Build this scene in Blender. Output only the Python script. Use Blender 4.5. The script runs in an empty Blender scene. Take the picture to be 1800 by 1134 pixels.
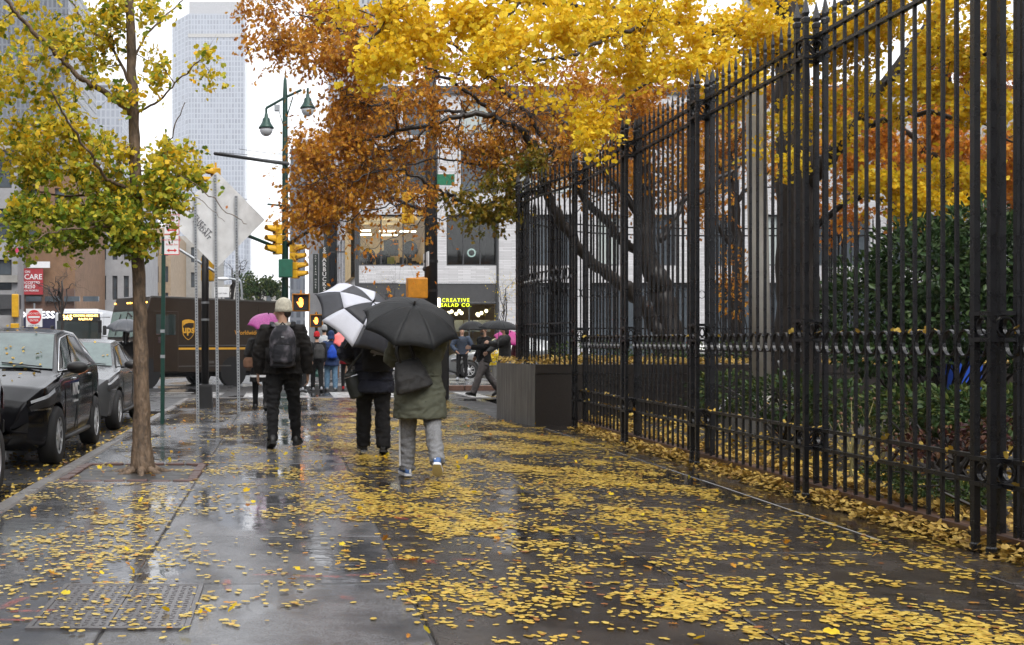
import bpy, bmesh, math, random
import numpy as np
from mathutils import Vector, Matrix, noise

R = math.radians
random.seed(11)
rng = np.random.default_rng(7)
S = bpy.context.scene
COL = S.collection

# ------------------------------------------------------------------ camera, sky, sun, exposure
EYE = 1.3                                   # eye height above the pavement, metres
cam_d = bpy.data.cameras.new('camera')
cam_d.sensor_width = 36.0
cam_d.lens = 40.0
cam_d.shift_x = 400 / 1800
cam_d.shift_y = 33 / 1800
cam_d.clip_end = 4000
cam = bpy.data.objects.new('camera', cam_d)
cam.location = (0, 0, EYE)
cam.rotation_euler = (R(90), 0, 0)
COL.objects.link(cam)
S.camera = cam

SUN_EL, SUN_AZ = 52, 200                    # overcast noon, brighter behind the viewer
world = bpy.data.worlds.new('World')
S.world = world
world.use_nodes = True
wn, wl = world.node_tree.nodes, world.node_tree.links
wn.clear()
w_out = wn.new('ShaderNodeOutputWorld')
w_bg = wn.new('ShaderNodeBackground')
w_sky = wn.new('ShaderNodeTexSky')
w_sky.sky_type = 'NISHITA'
w_sky.sun_disc = False
w_sky.sun_elevation = R(SUN_EL)
w_sky.sun_rotation = R(SUN_AZ)
w_sky.air_density = 1.5
w_sky.dust_density = 6.0
w_mix = wn.new('ShaderNodeMixRGB')          # an even cloud deck over the clear sky
w_mix.inputs[0].default_value = 0.9
w_mix.inputs[2].default_value = (9.5, 9.62, 9.95, 1)
wl.new(w_sky.outputs[0], w_mix.inputs[1])
wl.new(w_mix.outputs[0], w_bg.inputs[0])
w_bg.inputs[1].default_value = 0.09
wl.new(w_bg.outputs[0], w_out.inputs[0])

sun_d = bpy.data.lights.new('sun', 'SUN')
sun_d.energy = 1.4
sun_d.angle = R(35)
sun_d.color = (1.0, 0.97, 0.93)
sun = bpy.data.objects.new('sun', sun_d)
sun.rotation_euler = (R(90 - SUN_EL), 0, R(SUN_AZ - 180))
sun.location = (0, -20, 60)
COL.objects.link(sun)

S.view_settings.view_transform = 'Standard'
S.view_settings.look = 'None'
S.view_settings.gamma = 1.0
S.view_settings.use_curve_mapping = False
S.view_settings.exposure = 1.05

S.render.engine = 'CYCLES'
cy = S.cycles
cy.use_denoising = True
cy.max_bounces = 6
cy.diffuse_bounces = 3
cy.glossy_bounces = 3
cy.transmission_bounces = 4
cy.transparent_max_bounces = 12
cy.volume_bounces = 1
cy.caustics_reflective = False
cy.caustics_refractive = False
cy.sample_clamp_indirect = 4.0


def at(px, py, Y):
    """World point at depth Y that a reading (px, py) of the 1800-wide survey photo refers to."""
    return Vector(((px - 500) * Y / 2000, Y, EYE - (py - 600) * Y / 2000))


# ------------------------------------------------------------------ materials
MATS = {}


def nd(nt, t, **kw):
    n = nt.nodes.new(t)
    for k, v in kw.items():
        setattr(n, k, v)
    return n


def mat(name, col=(.5, .5, .5), rough=.6, metal=0., var=.18, scale=6., bump=0., bscale=80., spec=.5, coat=0.,
        emit=None, estr=0., stretch=None, rvar=0., alpha=None, trans=0., space='Object', detail=5.):
    if name in MATS:
        return MATS[name]
    m = bpy.data.materials.new(name)
    m.use_nodes = True
    nt = m.node_tree
    b = nt.nodes['Principled BSDF']
    L = nt.links
    b.inputs['Roughness'].default_value = rough
    b.inputs['Metallic'].default_value = metal
    b.inputs['Specular IOR Level'].default_value = spec
    b.inputs['Coat Weight'].default_value = coat
    b.inputs['Coat Roughness'].default_value = .08
    b.inputs['Transmission Weight'].default_value = trans
    if alpha is not None:
        b.inputs['Alpha'].default_value = alpha
    tc = nd(nt, 'ShaderNodeTexCoord')
    src = tc.outputs['Object']
    if space == 'World':
        src = nd(nt, 'ShaderNodeNewGeometry').outputs['Position']
    mp = nd(nt, 'ShaderNodeMapping')
    if stretch:
        mp.inputs['Scale'].default_value = stretch
    L.new(src, mp.inputs[0])
    nz = nd(nt, 'ShaderNodeTexNoise')
    nz.inputs['Scale'].default_value = scale
    nz.inputs['Detail'].default_value = detail
    nz.inputs['Roughness'].default_value = .65
    L.new(mp.outputs[0], nz.inputs['Vector'])
    mr = nd(nt, 'ShaderNodeMapRange')
    mr.inputs[1].default_value = .3
    mr.inputs[2].default_value = .7
    mr.inputs[3].default_value = 1 - var
    mr.inputs[4].default_value = 1 + var
    L.new(nz.outputs['Fac'], mr.inputs[0])
    mx = nd(nt, 'ShaderNodeVectorMath', operation='SCALE')
    mx.inputs[0].default_value = col[:3]
    L.new(mr.outputs[0], mx.inputs['Scale'])
    L.new(mx.outputs[0], b.inputs['Base Color'])
    if rvar:
        rr = nd(nt, 'ShaderNodeMapRange')
        rr.inputs[1].default_value = .3
        rr.inputs[2].default_value = .7
        rr.inputs[3].default_value = max(.02, rough - rvar)
        rr.inputs[4].default_value = min(1, rough + rvar)
        L.new(nz.outputs['Fac'], rr.inputs[0])
        L.new(rr.outputs[0], b.inputs['Roughness'])
    if bump:
        n2 = nd(nt, 'ShaderNodeTexNoise')
        n2.inputs['Scale'].default_value = bscale
        n2.inputs['Detail'].default_value = 4
        L.new(mp.outputs[0], n2.inputs['Vector'])
        bp = nd(nt, 'ShaderNodeBump')
        bp.inputs['Strength'].default_value = bump
        bp.inputs['Distance'].default_value = .02
        L.new(n2.outputs['Fac'], bp.inputs['Height'])
        L.new(bp.outputs[0], b.inputs['Normal'])
    if emit:
        b.inputs['Emission Color'].default_value = (*emit, 1)
        b.inputs['Emission Strength'].default_value = estr
    MATS[name] = m
    return m


def leaf_mat(name, stops, rough=.45, trans=.35):
    """Every leaf is an island of its mesh and takes its own colour from the ramp."""
    m = bpy.data.materials.new(name)
    m.use_nodes = True
    nt = m.node_tree
    L = nt.links
    b = nt.nodes['Principled BSDF']
    out = nt.nodes['Material Output']
    g = nd(nt, 'ShaderNodeNewGeometry')
    rp = nd(nt, 'ShaderNodeValToRGB')
    e = rp.color_ramp.elements
    while len(e) < len(stops):
        e.new(.5)
    for k, (p, c) in enumerate(stops):
        e[k].position = p
        e[k].color = (*c, 1)
    L.new(g.outputs['Random Per Island'], rp.inputs[0])
    nz = nd(nt, 'ShaderNodeTexNoise')
    nz.inputs['Scale'].default_value = 35
    L.new(g.outputs['Position'], nz.inputs['Vector'])
    mr = nd(nt, 'ShaderNodeMapRange')
    mr.inputs[3].default_value = .7
    mr.inputs[4].default_value = 1.3
    L.new(nz.outputs['Fac'], mr.inputs[0])
    sc = nd(nt, 'ShaderNodeVectorMath', operation='SCALE')
    L.new(rp.outputs[0], sc.inputs[0])
    L.new(mr.outputs[0], sc.inputs['Scale'])
    L.new(sc.outputs[0], b.inputs['Base Color'])
    b.inputs['Roughness'].default_value = rough
    b.inputs['Specular IOR Level'].default_value = .18
    if trans:
        t = nd(nt, 'ShaderNodeBsdfTranslucent')
        L.new(sc.outputs[0], t.inputs[0])
        mx = nd(nt, 'ShaderNodeMixShader')
        mx.inputs[0].default_value = trans
        L.new(b.outputs[0], mx.inputs[1])
        L.new(t.outputs[0], mx.inputs[2])
        L.new(mx.outputs[0], out.inputs[0])
    MATS[name] = m
    return m


# ------------------------------------------------------------------ mesh building
_boxcache = {}


def bevel_box(sx, sy, sz, bev, seg=1):
    k = (round(sx, 4), round(sy, 4), round(sz, 4), bev, seg)
    if k not in _boxcache:
        bm = bmesh.new()
        bmesh.ops.create_cube(bm, size=1)
        for v in bm.verts:
            v.co = Vector((v.co.x * sx, v.co.y * sy, v.co.z * sz))
        bmesh.ops.bevel(bm, geom=bm.edges[:], offset=bev, segments=seg, affect='EDGES', profile=.6)
        bm.verts.index_update()
        _boxcache[k] = ([v.co.copy() for v in bm.verts], [[v.index for v in f.verts] for f in bm.faces])
        bm.free()
    return _boxcache[k]


def frame_from(d, up=Vector((0, 0, 1))):
    d = Vector(d).normalized()
    if abs(d.dot(up)) > .98:
        up = Vector((0, 1, 0)) if abs(d.y) < .9 else Vector((1, 0, 0))
    a = up.cross(d).normalized()
    return a, d.cross(a).normalized()


class MB:
    def __init__(self):
        self.v, self.f, self.m, self.cur = [], [], [], 0

    def add(self, vs, fs, M=None, m=None):
        o = len(self.v)
        self.v += [tuple(M @ Vector(p)) for p in vs] if M is not None else [tuple(p) for p in vs]
        self.f += [[i + o for i in f] for f in fs]
        self.m += [self.cur if m is None else m] * len(fs)
        return self

    def box(self, c, s, rz=0., bev=0., M=None, m=None, seg=1):
        if bev:
            vs, fs = bevel_box(*s, bev, seg)
        else:
            x, y, z = s[0] / 2, s[1] / 2, s[2] / 2
            vs = [(-x, -y, -z), (x, -y, -z), (x, y, -z), (-x, y, -z), (-x, -y, z), (x, -y, z), (x, y, z), (-x, y, z)]
            fs = [(0, 3, 2, 1), (4, 5, 6, 7), (0, 1, 5, 4), (1, 2, 6, 5), (2, 3, 7, 6), (3, 0, 4, 7)]
        T = Matrix.Translation(c) @ Matrix.Rotation(rz, 4, 'Z')
        return self.add(vs, fs, M @ T if M is not None else T, m)

    def lohi(self, a, b, m=None, bev=0.):
        return self.box([(a[i] + b[i]) / 2 for i in range(3)], [abs(b[i] - a[i]) for i in range(3)], m=m, bev=bev)

    def bar(self, p, q, w, h=None, up=Vector((0, 0, 1)), m=None):
        p, q = Vector(p), Vector(q)
        h = h or w
        a, b = frame_from(q - p, up)
        a, b = a * w / 2, b * h / 2
        vs = [p - a - b, p + a - b, p + a + b, p - a + b, q - a - b, q + a - b, q + a + b, q - a + b]
        return self.add(vs, [(0, 3, 2, 1), (4, 5, 6, 7), (0, 1, 5, 4), (1, 2, 6, 5), (2, 3, 7, 6), (3, 0, 4, 7)], m=m)

    def tube(self, path, rad, seg=8, cap=True, m=None, flat=1.):
        path = [Vector(p) for p in path]
        n = len(path)
        if not hasattr(rad, '__len__'):
            rad = [rad] * n
        vs, fs = [], []
        a = None
        for i, p in enumerate(path):
            d = (path[min(i + 1, n - 1)] - path[max(i - 1, 0)])
            if d.length < 1e-9:
                d = Vector((0, 0, 1))
            d.normalize()
            if a is None:
                a, b = frame_from(d)
            else:
                a = (a - d * a.dot(d))
                if a.length < 1e-6:
                    a, b = frame_from(d)
                a.normalize()
                b = d.cross(a)
            for k in range(seg):
                t = 2 * math.pi * k / seg
                vs.append(p + a * (rad[i] * math.cos(t)) + b * (rad[i] * flat * math.sin(t)))
        for i in range(n - 1):
            for k in range(seg):
                k2 = (k + 1) % seg
                fs.append((i * seg + k, i * seg + k2, (i + 1) * seg + k2, (i + 1) * seg + k))
        if cap:
            fs.append(tuple(range(seg))[::-1])
            fs.append(tuple((n - 1) * seg + k for k in range(seg)))
        return self.add(vs, fs, m=m)

    def lathe(self, prof, seg=16, M=None, m=None, cap=True):
        vs, fs = [], []
        for r, z in prof:
            for k in range(seg):
                t = 2 * math.pi * k / seg
                vs.append((r * math.cos(t), r * math.sin(t), z))
        for i in range(len(prof) - 1):
            for k in range(seg):
                k2 = (k + 1) % seg
                fs.append((i * seg + k, i * seg + k2, (i + 1) * seg + k2, (i + 1) * seg + k))
        if cap:
            fs.append(tuple(range(seg))[::-1])
            fs.append(tuple((len(prof) - 1) * seg + k for k in range(seg)))
        return self.add(vs, fs, M, m)

    def loft(self, secs, closed=True, cap=True, m=None, M=None):
        n = len(secs[0])
        vs = [p for s in secs for p in s]
        fs = []
        for i in range(len(secs) - 1):
            for k in range(n if closed else n - 1):
                k2 = (k + 1) % n
                fs.append((i * n + k, i * n + k2, (i + 1) * n + k2, (i + 1) * n + k))
        if cap and closed:
            fs.append(tuple(range(n))[::-1])
            fs.append(tuple((len(secs) - 1) * n + k for k in range(n)))
        return self.add(vs, fs, M, m)

    def prism(self, poly, d, M=None, m=None):
        """2-D polygon in local XZ, thickness d along local Y (front face at y = 0)."""
        n = len(poly)
        vs = [(x, 0, z) for x, z in poly] + [(x, d, z) for x, z in poly]
        fs = [tuple(range(n)), tuple(range(2 * n - 1, n - 1, -1))]
        fs += [(i, i + n, (i + 1) % n + n, (i + 1) % n) for i in range(n)]
        return self.add(vs, fs, M, m)

    def ball(self, c, r, seg=12, rings=8, m=None, M=None):
        r = r if hasattr(r, '__len__') else (r, r, r)
        vs, fs = [], []
        for i in range(rings + 1):
            ph = math.pi * (i / rings) * .998 + .001 * math.pi
            for k in range(seg):
                t = 2 * math.pi * k / seg
                vs.append((c[0] + r[0] * math.sin(ph) * math.cos(t), c[1] + r[1] * math.sin(ph) * math.sin(t), c[2] - r[2] * math.cos(ph)))
        for i in range(rings):
            for k in range(seg):
                k2 = (k + 1) % seg
                fs.append((i * seg + k, i * seg + k2, (i + 1) * seg + k2, (i + 1) * seg + k))
        fs.append(tuple(range(seg))[::-1])
        fs.append(tuple(rings * seg + k for k in range(seg)))
        return self.add(vs, fs, M, m)

    def grid(self, fn, nu, nv, m=None):
        vs = [fn(i / nu, j / nv) for i in range(nu + 1) for j in range(nv + 1)]
        fs = [(i * (nv + 1) + j, (i + 1) * (nv + 1) + j, (i + 1) * (nv + 1) + j + 1, i * (nv + 1) + j + 1) for i in range(nu) for j in range(nv)]
        return self.add(vs, fs, m=m)

    def text(self, body, size, M, ext=.003, m=None, spacing=1., bold=0., shear=0., align='CENTER'):
        vs, fs = text_data(body, ext / size, spacing, bold, shear, align)
        return self.add([(x * size, y * size, z * size) for x, y, z in vs], fs, M, m)

    def mesh(self, name, mats=None, smooth=False):
        me = bpy.data.meshes.new(name)
        me.from_pydata(self.v, [], self.f)
        for mt in (mats if isinstance(mats, (list, tuple)) else [mats]) if mats else []:
            me.materials.append(MATS[mt] if isinstance(mt, str) else mt)
        if mats and max(self.m, default=0) > 0:
            me.polygons.foreach_set('material_index', self.m)
        if smooth:
            me.polygons.foreach_set('use_smooth', [True] * len(me.polygons))
        me.update()
        return me

    def build(self, name, mats, parent=None, smooth=False, auto=None):
        me = self.mesh(name, mats, smooth)
        if auto:
            me.polygons.foreach_set('use_smooth', [True] * len(me.polygons))
            me.set_sharp_from_angle(angle=R(auto))
        return link(name, me, parent)


_textcache = {}


WORK = bpy.data.scenes.new('work')            # scratch scene for evaluating modifiers, removed at the end


def evaluated(o):
    """mesh of an object with its modifiers applied"""
    WORK.collection.objects.link(o)
    vl = WORK.view_layers[0]
    vl.update()
    me = bpy.data.meshes.new_from_object(o.evaluated_get(vl.depsgraph))
    WORK.collection.objects.unlink(o)
    return me


def text_data(body, ext, spacing, bold, shear, align):
    k = (body, round(ext, 4), spacing, bold, shear, align)
    if k not in _textcache:
        c = bpy.data.curves.new('tmp', 'FONT')
        c.body = body
        c.size = 1
        c.extrude = ext
        c.offset = bold
        c.shear = shear
        c.space_character = spacing
        c.align_x = align
        c.align_y = 'CENTER'
        c.resolution_u = 2
        o = bpy.data.objects.new('tmp', c)
        me = evaluated(o)
        _textcache[k] = ([tuple(v.co) for v in me.vertices], [list(p.vertices) for p in me.polygons])
        bpy.data.objects.remove(o)
        bpy.data.meshes.remove(me)
        bpy.data.curves.remove(c)
    return _textcache[k]


def face_to(loc, rz=0.):
    """Matrix for writing: local x to the right, local y up, readable from -Y when rz = 0."""
    return Matrix.Translation(loc) @ Matrix.Rotation(rz, 4, 'Z') @ Matrix.Rotation(R(90), 4, 'X')


def link(name, me, parent=None):
    o = bpy.data.objects.new(name, me)
    COL.objects.link(o)
    if parent is not None:
        o.parent = parent
    return o


def empty(name, loc=(0, 0, 0), rz=0.):
    o = bpy.data.objects.new(name, None)
    o.empty_display_size = .2
    COL.objects.link(o)
    o.location = loc
    o.rotation_euler = (0, 0, rz)
    return o


def tag(o, label=None, cat=None, group=None, kind=None):
    for k, v in (('label', label), ('category', cat), ('group', group), ('kind', kind)):
        if v:
            o[k] = v
    return o


def thing(name, label, cat, loc=(0, 0, 0), rz=0., group=None):
    return tag(empty(name, loc, rz), label, cat, group)


def copy_tree(o, parent=None):
    c = o.copy()
    COL.objects.link(c)
    c.parent = parent
    for ch in list(o.children):
        copy_tree(ch, c)
    return c


def voxel(mb, vs, it=4, fac=.5, disp=0., dscale=6.):
    me = mb.mesh('tmp')
    o = bpy.data.objects.new('tmp', me)
    m = o.modifiers.new('r', 'REMESH')
    m.mode = 'VOXEL'
    m.voxel_size = vs
    m.use_smooth_shade = True
    s = o.modifiers.new('s', 'SMOOTH')
    s.iterations = it
    s.factor = fac
    me2 = evaluated(o)
    bpy.data.objects.remove(o)
    bpy.data.meshes.remove(me)
    me2.materials.clear()
    if disp:                                  # cloth folds: real relief, mostly crosswise creases
        nv = len(me2.vertices)
        co, nr = np.empty(nv * 3, np.float32), np.empty(nv * 3, np.float32)
        me2.vertices.foreach_get('co', co)
        me2.vertex_normals.foreach_get('vector', nr)
        co, nr = co.reshape(-1, 3), nr.reshape(-1, 3)
        am = np.empty(nv, np.float32)
        for i in range(nv):
            x, y, z = co[i].tolist()
            q = Vector((x * dscale, y * dscale, z * dscale * 1.7 + 2.2 * noise.noise(Vector((x * 3, y * 3, z * 3)))))
            a1 = noise.noise(q)
            am[i] = disp * ((.5 - abs(a1)) * 1.6 - .3 + .6 * noise.noise(q * 2.3))
        me2.vertices.foreach_set('co', (co + nr * am[:, None]).ravel())
        me2.update()
    me2.polygons.foreach_set('use_smooth', [True] * len(me2.polygons))
    return me2


def catmull(pts, n=6):
    pts = [Vector(p) for p in pts]
    P = [pts[0] * 2 - pts[1]] + pts + [pts[-1] * 2 - pts[-2]]
    out = []
    for i in range(1, len(P) - 2):
        a, b, c, d = P[i - 1:i + 3]
        for k in range(n):
            t = k / n
            out.append(.5 * ((2 * b) + (c - a) * t + (2 * a - 5 * b + 4 * c - d) * t * t + (3 * b - a - 3 * c + d) * t ** 3))
    out.append(pts[-1])
    return out


def fast_mesh(name, V, Fs, mats, smooth=False):
    """V (n,3) array, Fs (m,k) array of equal-sized faces."""
    me = bpy.data.meshes.new(name)
    n, k = Fs.shape
    me.vertices.add(len(V))
    me.vertices.foreach_set('co', V.astype(np.float32).ravel())
    me.loops.add(n * k)
    me.loops.foreach_set('vertex_index', Fs.astype(np.int32).ravel())
    me.polygons.add(n)
    me.polygons.foreach_set('loop_start', np.arange(0, n * k, k, dtype=np.int32))
    me.polygons.foreach_set('use_smooth', np.full(n, smooth))
    for mt in mats if isinstance(mats, (list, tuple)) else [mats]:
        me.materials.append(MATS[mt])
    me.update(calc_edges=True)
    me.validate()
    return me


# leaf templates: (verts, triangles); leaf grows from the origin along +Y, normal +Z
def ginkgo_tpl():
    v = [(0, 0, 0)]
    angs = [-62, -38, -14, 0, 14, 38, 62]
    rad = [.80, .98, 1.0, .78, 1.0, .98, .80]
    for a, r in zip(angs, rad):
        v.append((math.sin(R(a)) * r, math.cos(R(a)) * r, .10 * math.cos(R(a) * 2.6)))
    v += [(-.02, -.55, .02), (.02, -.55, .02)]
    t = [(0, i + 1, i) for i in range(1, 7)] + [(0, 8, 9)]
    return np.array(v, float), np.array(t)


def oak_tpl():
    half = [(0.05, .12), (.28, .30), (.12, .42), (.46, .58), (.16, .68), (.30, .88), (.06, .88)]
    v = [(0, 0, 0)] + [(x, y, .18 * x * (1 if i % 2 else -.4)) for i, (x, y) in enumerate(half)] + [(0, 1.12, -.1)]
    v += [(-x, y, .18 * x * (1 if i % 2 else -.4)) for i, (x, y) in enumerate(half)] + [(0, .5, 0.03)]
    c = 16
    ring = list(range(0, 9)) + list(range(15, 8, -1))
    t = [(c, ring[i], ring[(i + 1) % 16]) for i in range(16)]
    return np.array(v, float), np.array(t)


def oval_tpl():
    v = [(0, 0, 0), (.22, .3, .05), (.26, .6, .05), (0, 1, -.08), (-.26, .6, .05), (-.22, .3, .05), (0, .5, -.02)]
    t = [(6, 0, 1), (6, 1, 2), (6, 2, 3), (6, 3, 4), (6, 4, 5), (6, 5, 0)]
    return np.array(v, float), np.array(t)


TPL = {'ginkgo': ginkgo_tpl(), 'oak': oak_tpl(), 'oval': oval_tpl()}


def leaf_cloud(name, tpl, pos, ydir, ndir, size, mats, parent=None, curl=None, flat=1.):
    """One mesh of many leaves. pos, ydir (blade direction) and ndir (face normal) are (N,3); size (N,)."""
    tv, tt = TPL[tpl]
    y = ydir / np.linalg.norm(ydir, axis=1, keepdims=True)
    n = ndir - (ndir * y).sum(1, keepdims=True) * y
    n /= np.linalg.norm(n, axis=1, keepdims=True) + 1e-9
    x = np.cross(y, n)
    N, k = len(pos), len(tv)
    T = np.broadcast_to(tv, (N, k, 3)).copy()
    T[:, :, 2] *= flat
    if curl is not None:
        T[:, :, 2] += curl[:, None] * (T[:, :, 1] ** 2 + .7 * T[:, :, 0] ** 2)
    T[:, :, 0] *= rng.uniform(.8, 1.15, (N, 1))
    V = pos[:, None, :] + size[:, None, None] * (T[:, :, 0:1] * x[:, None] + T[:, :, 1:2] * y[:, None] + T[:, :, 2:3] * n[:, None])
    Fs = (tt[None] + (np.arange(N) * k)[:, None, None]).reshape(-1, 3)
    return link(name, fast_mesh(name, V.reshape(-1, 3), Fs, mats), parent)

# ------------------------------------------------------------------ surfaces
def wet_mat(name, ca, cb, dry=.32, pud=(.50, .60), speck=.35, sscale=170., bump=.25, pscale=(.9, .42, 1), rand=.12, prough=.04, spec=.6):
    m = bpy.data.materials.new(name)
    m.use_nodes = True
    nt = m.node_tree
    L = nt.links
    b = nt.nodes['Principled BSDF']
    pos = nd(nt, 'ShaderNodeNewGeometry').outputs['Position']

    def nz(scale, det=4, sc=None, rough=.55):
        t = nd(nt, 'ShaderNodeTexNoise')
        t.inputs['Scale'].default_value = scale
        t.inputs['Detail'].default_value = det
        t.inputs['Roughness'].default_value = rough
        if sc:
            mp = nd(nt, 'ShaderNodeMapping')
            mp.inputs['Scale'].default_value = sc
            L.new(pos, mp.inputs[0])
            L.new(mp.outputs[0], t.inputs['Vector'])
        else:
            L.new(pos, t.inputs['Vector'])
        return t.outputs['Fac']

    def rng_(src, a, b_, c, d):
        t = nd(nt, 'ShaderNodeMapRange', interpolation_type='SMOOTHSTEP')
        for i, v in enumerate((a, b_, c, d)):
            t.inputs[i + 1].default_value = v
        L.new(src, t.inputs[0])
        return t.outputs[0]

    def mul(a, b_):
        t = nd(nt, 'ShaderNodeMath', operation='MULTIPLY')
        L.new(a, t.inputs[0])
        L.new(b_, t.inputs[1])
        return t.outputs[0]
    puddle = rng_(nz(1.0, 4, pscale), pud[0], pud[1], 0, 1)
    stain = rng_(nz(2.2, 6, None, .7), .35, .65, 0, 1)
    sp = nz(sscale, 2)
    mx = nd(nt, 'ShaderNodeMixRGB')
    mx.inputs[1].default_value = (*ca, 1)
    mx.inputs[2].default_value = (*cb, 1)
    L.new(stain, mx.inputs[0])
    oi = nd(nt, 'ShaderNodeObjectInfo')
    tone = mul(rng_(sp, .38, .68, 1 - speck, 1 + speck), rng_(oi.outputs['Random'], 0, 1, 1 - rand, 1 + rand))
    wetd = rng_(puddle, 0, 1, 1, .7)                    # soaked stone is darker than damp stone
    sc = nd(nt, 'ShaderNodeVectorMath', operation='SCALE')
    L.new(mx.outputs[0], sc.inputs[0])
    L.new(mul(tone, wetd), sc.inputs['Scale'])
    L.new(sc.outputs[0], b.inputs['Base Color'])
    rr = nd(nt, 'ShaderNodeMapRange')
    rr.inputs[3].default_value = dry
    rr.inputs[4].default_value = prough
    L.new(puddle, rr.inputs[0])
    fr = nd(nt, 'ShaderNodeMath', operation='ADD')
    L.new(rr.outputs[0], fr.inputs[0])
    L.new(rng_(nz(5., 5), .3, .7, -.07, .09), fr.inputs[1])
    fr.use_clamp = True
    fm = nd(nt, 'ShaderNodeMath', operation='MAXIMUM')
    fm.inputs[1].default_value = .02
    L.new(fr.outputs[0], fm.inputs[0])
    L.new(fm.outputs[0], b.inputs['Roughness'])
    b.inputs['IOR'].default_value = 1.45
    b.inputs['Specular IOR Level'].default_value = spec
    hs = mul(sp, rng_(puddle, 0, 1, 1, .06))
    bp = nd(nt, 'ShaderNodeBump')
    bp.inputs['Strength'].default_value = bump
    bp.inputs['Distance'].default_value = .004
    L.new(hs, bp.inputs['Height'])
    b2 = nd(nt, 'ShaderNodeBump')                        # gentle unevenness that stretches the mirrored lights
    b2.inputs['Strength'].default_value = .10
    b2.inputs['Distance'].default_value = .02
    L.new(nz(9., 3), b2.inputs['Height'])
    L.new(bp.outputs[0], b2.inputs['Normal'])
    L.new(b2.outputs[0], b.inputs['Normal'])
    MATS[name] = m


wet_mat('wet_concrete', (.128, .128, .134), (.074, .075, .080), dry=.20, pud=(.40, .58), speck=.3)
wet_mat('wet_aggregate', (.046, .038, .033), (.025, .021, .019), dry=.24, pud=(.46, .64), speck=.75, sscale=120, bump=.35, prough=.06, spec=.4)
wet_mat('wet_asphalt', (.05, .05, .053), (.03, .03, .032), dry=.34, pud=(.46, .62), speck=.4, bump=.5, pscale=(.5, .25, 1))
wet_mat('wet_plaza', (.20, .20, .205), (.14, .14, .145), dry=.3, pud=(.46, .6), speck=.2)
wet_mat('kerb_stone', (.17, .155, .145), (.10, .09, .085), dry=.35, pud=(.5, .65), speck=.4)
wet_mat('joint_dirt', (.02, .018, .016), (.012, .011, .01), dry=.5, pud=(.5, .6), speck=.3)
wet_mat('road_paint', (.5, .5, .5), (.3, .3, .3), dry=.3, pud=(.5, .65), speck=.3)
wet_mat('wet_soil', (.022, .016, .012), (.012, .009, .008), dry=.7, pud=(.6, .75), speck=.6, bump=1.)
mat('red_paint', (.62, .07, .035), .3, var=.3)
mat('highlight_line', (.30, .305, .31), .3, var=.2)
mat('brick_red', (.07, .035, .028), .5, var=.35, scale=12)
mat('brown_kerb', (.085, .045, .032), .4, var=.3, scale=5)
mat('cover_iron', (.085, .08, .083), .25, metal=.1, var=.3, scale=30)
mat('concrete_board', (.115, .112, .106), .6, var=.55, scale=3.2, stretch=(4, 4, .35), bump=.4, bscale=30)
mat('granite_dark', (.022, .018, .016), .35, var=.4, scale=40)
mat('frame_dark', (.045, .047, .05), .45, var=.1)
mat('fascia', (.055, .056, .06), .5, var=.12)
mat('stone_pale', (.32, .31, .29), .75, var=.15, scale=1.5)
mat('stone_grey', (.30, .30, .31), .75, var=.15, scale=1.2)
mat('brick_brown', (.20, .115, .065), .8, var=.2, scale=2)
mat('brick_tan', (.33, .25, .17), .8, var=.2, scale=2)
mat('clad_brown', (.12, .065, .045), .6, var=.2, scale=2)
mat('banner_red', (.36, .035, .045), .5, var=.12)
mat('paper_white', (.72, .73, .75), .55, var=.06)
mat('shop_blue', (.02, .022, .06), .4, var=.1)
mat('letter_glow', (.8, .8, .8), .5, emit=(.95, .96, 1.), estr=.6)
mat('yellow_neon', (.8, .9, .05), .5, emit=(.80, .95, .02), estr=.75)
mat('lamp_warm', (.9, .8, .6), .5, emit=(1., .82, .52), estr=3.)
mat('tube_cool', (.9, .9, .9), .5, emit=(1., .9, .72), estr=5.)
mat('ring_glow', (.9, .9, .9), .5, emit=(1., .99, .97), estr=3.)
mat('room_warm', (.62, .46, .24), .8, var=.12, scale=.6)
mat('room_dim', (.25, .25, .24), .8, var=.2, scale=.6)
mat('clutter', (.03, .03, .03), .8, var=.5)
mat('blind', (.42, .47, .46), .8, var=.05)
mat('wood_orange', (.38, .17, .06), .7)
mat('tower_dark', (.03, .035, .045), .4, var=.15, scale=.3)
mat('dark_glass', (.018, .022, .028), .08, var=.3, scale=.4)
mat('mid_glass', (.07, .085, .1), .12, var=.4, scale=.5)


def glass_mat(name, tint, fac):
    m = bpy.data.materials.new(name)
    m.use_nodes = True
    nt = m.node_tree
    nt.nodes.remove(nt.nodes['Principled BSDF'])
    t = nd(nt, 'ShaderNodeBsdfTransparent')
    t.inputs[0].default_value = (*tint, 1)
    g = nd(nt, 'ShaderNodeBsdfGlossy')
    g.inputs[1].default_value = .04
    fr = nd(nt, 'ShaderNodeFresnel')
    fr.inputs[0].default_value = fac
    x = nd(nt, 'ShaderNodeMixShader')
    nt.links.new(fr.outputs[0], x.inputs[0])
    nt.links.new(t.outputs[0], x.inputs[1])
    nt.links.new(g.outputs[0], x.inputs[2])
    nt.links.new(x.outputs[0], nt.nodes['Material Output'].inputs[0])
    MATS[name] = m


glass_mat('clear_glass', (.82, .86, .84), 1.6)
glass_mat('smoked_glass', (.25, .30, .29), 1.75)


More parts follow.
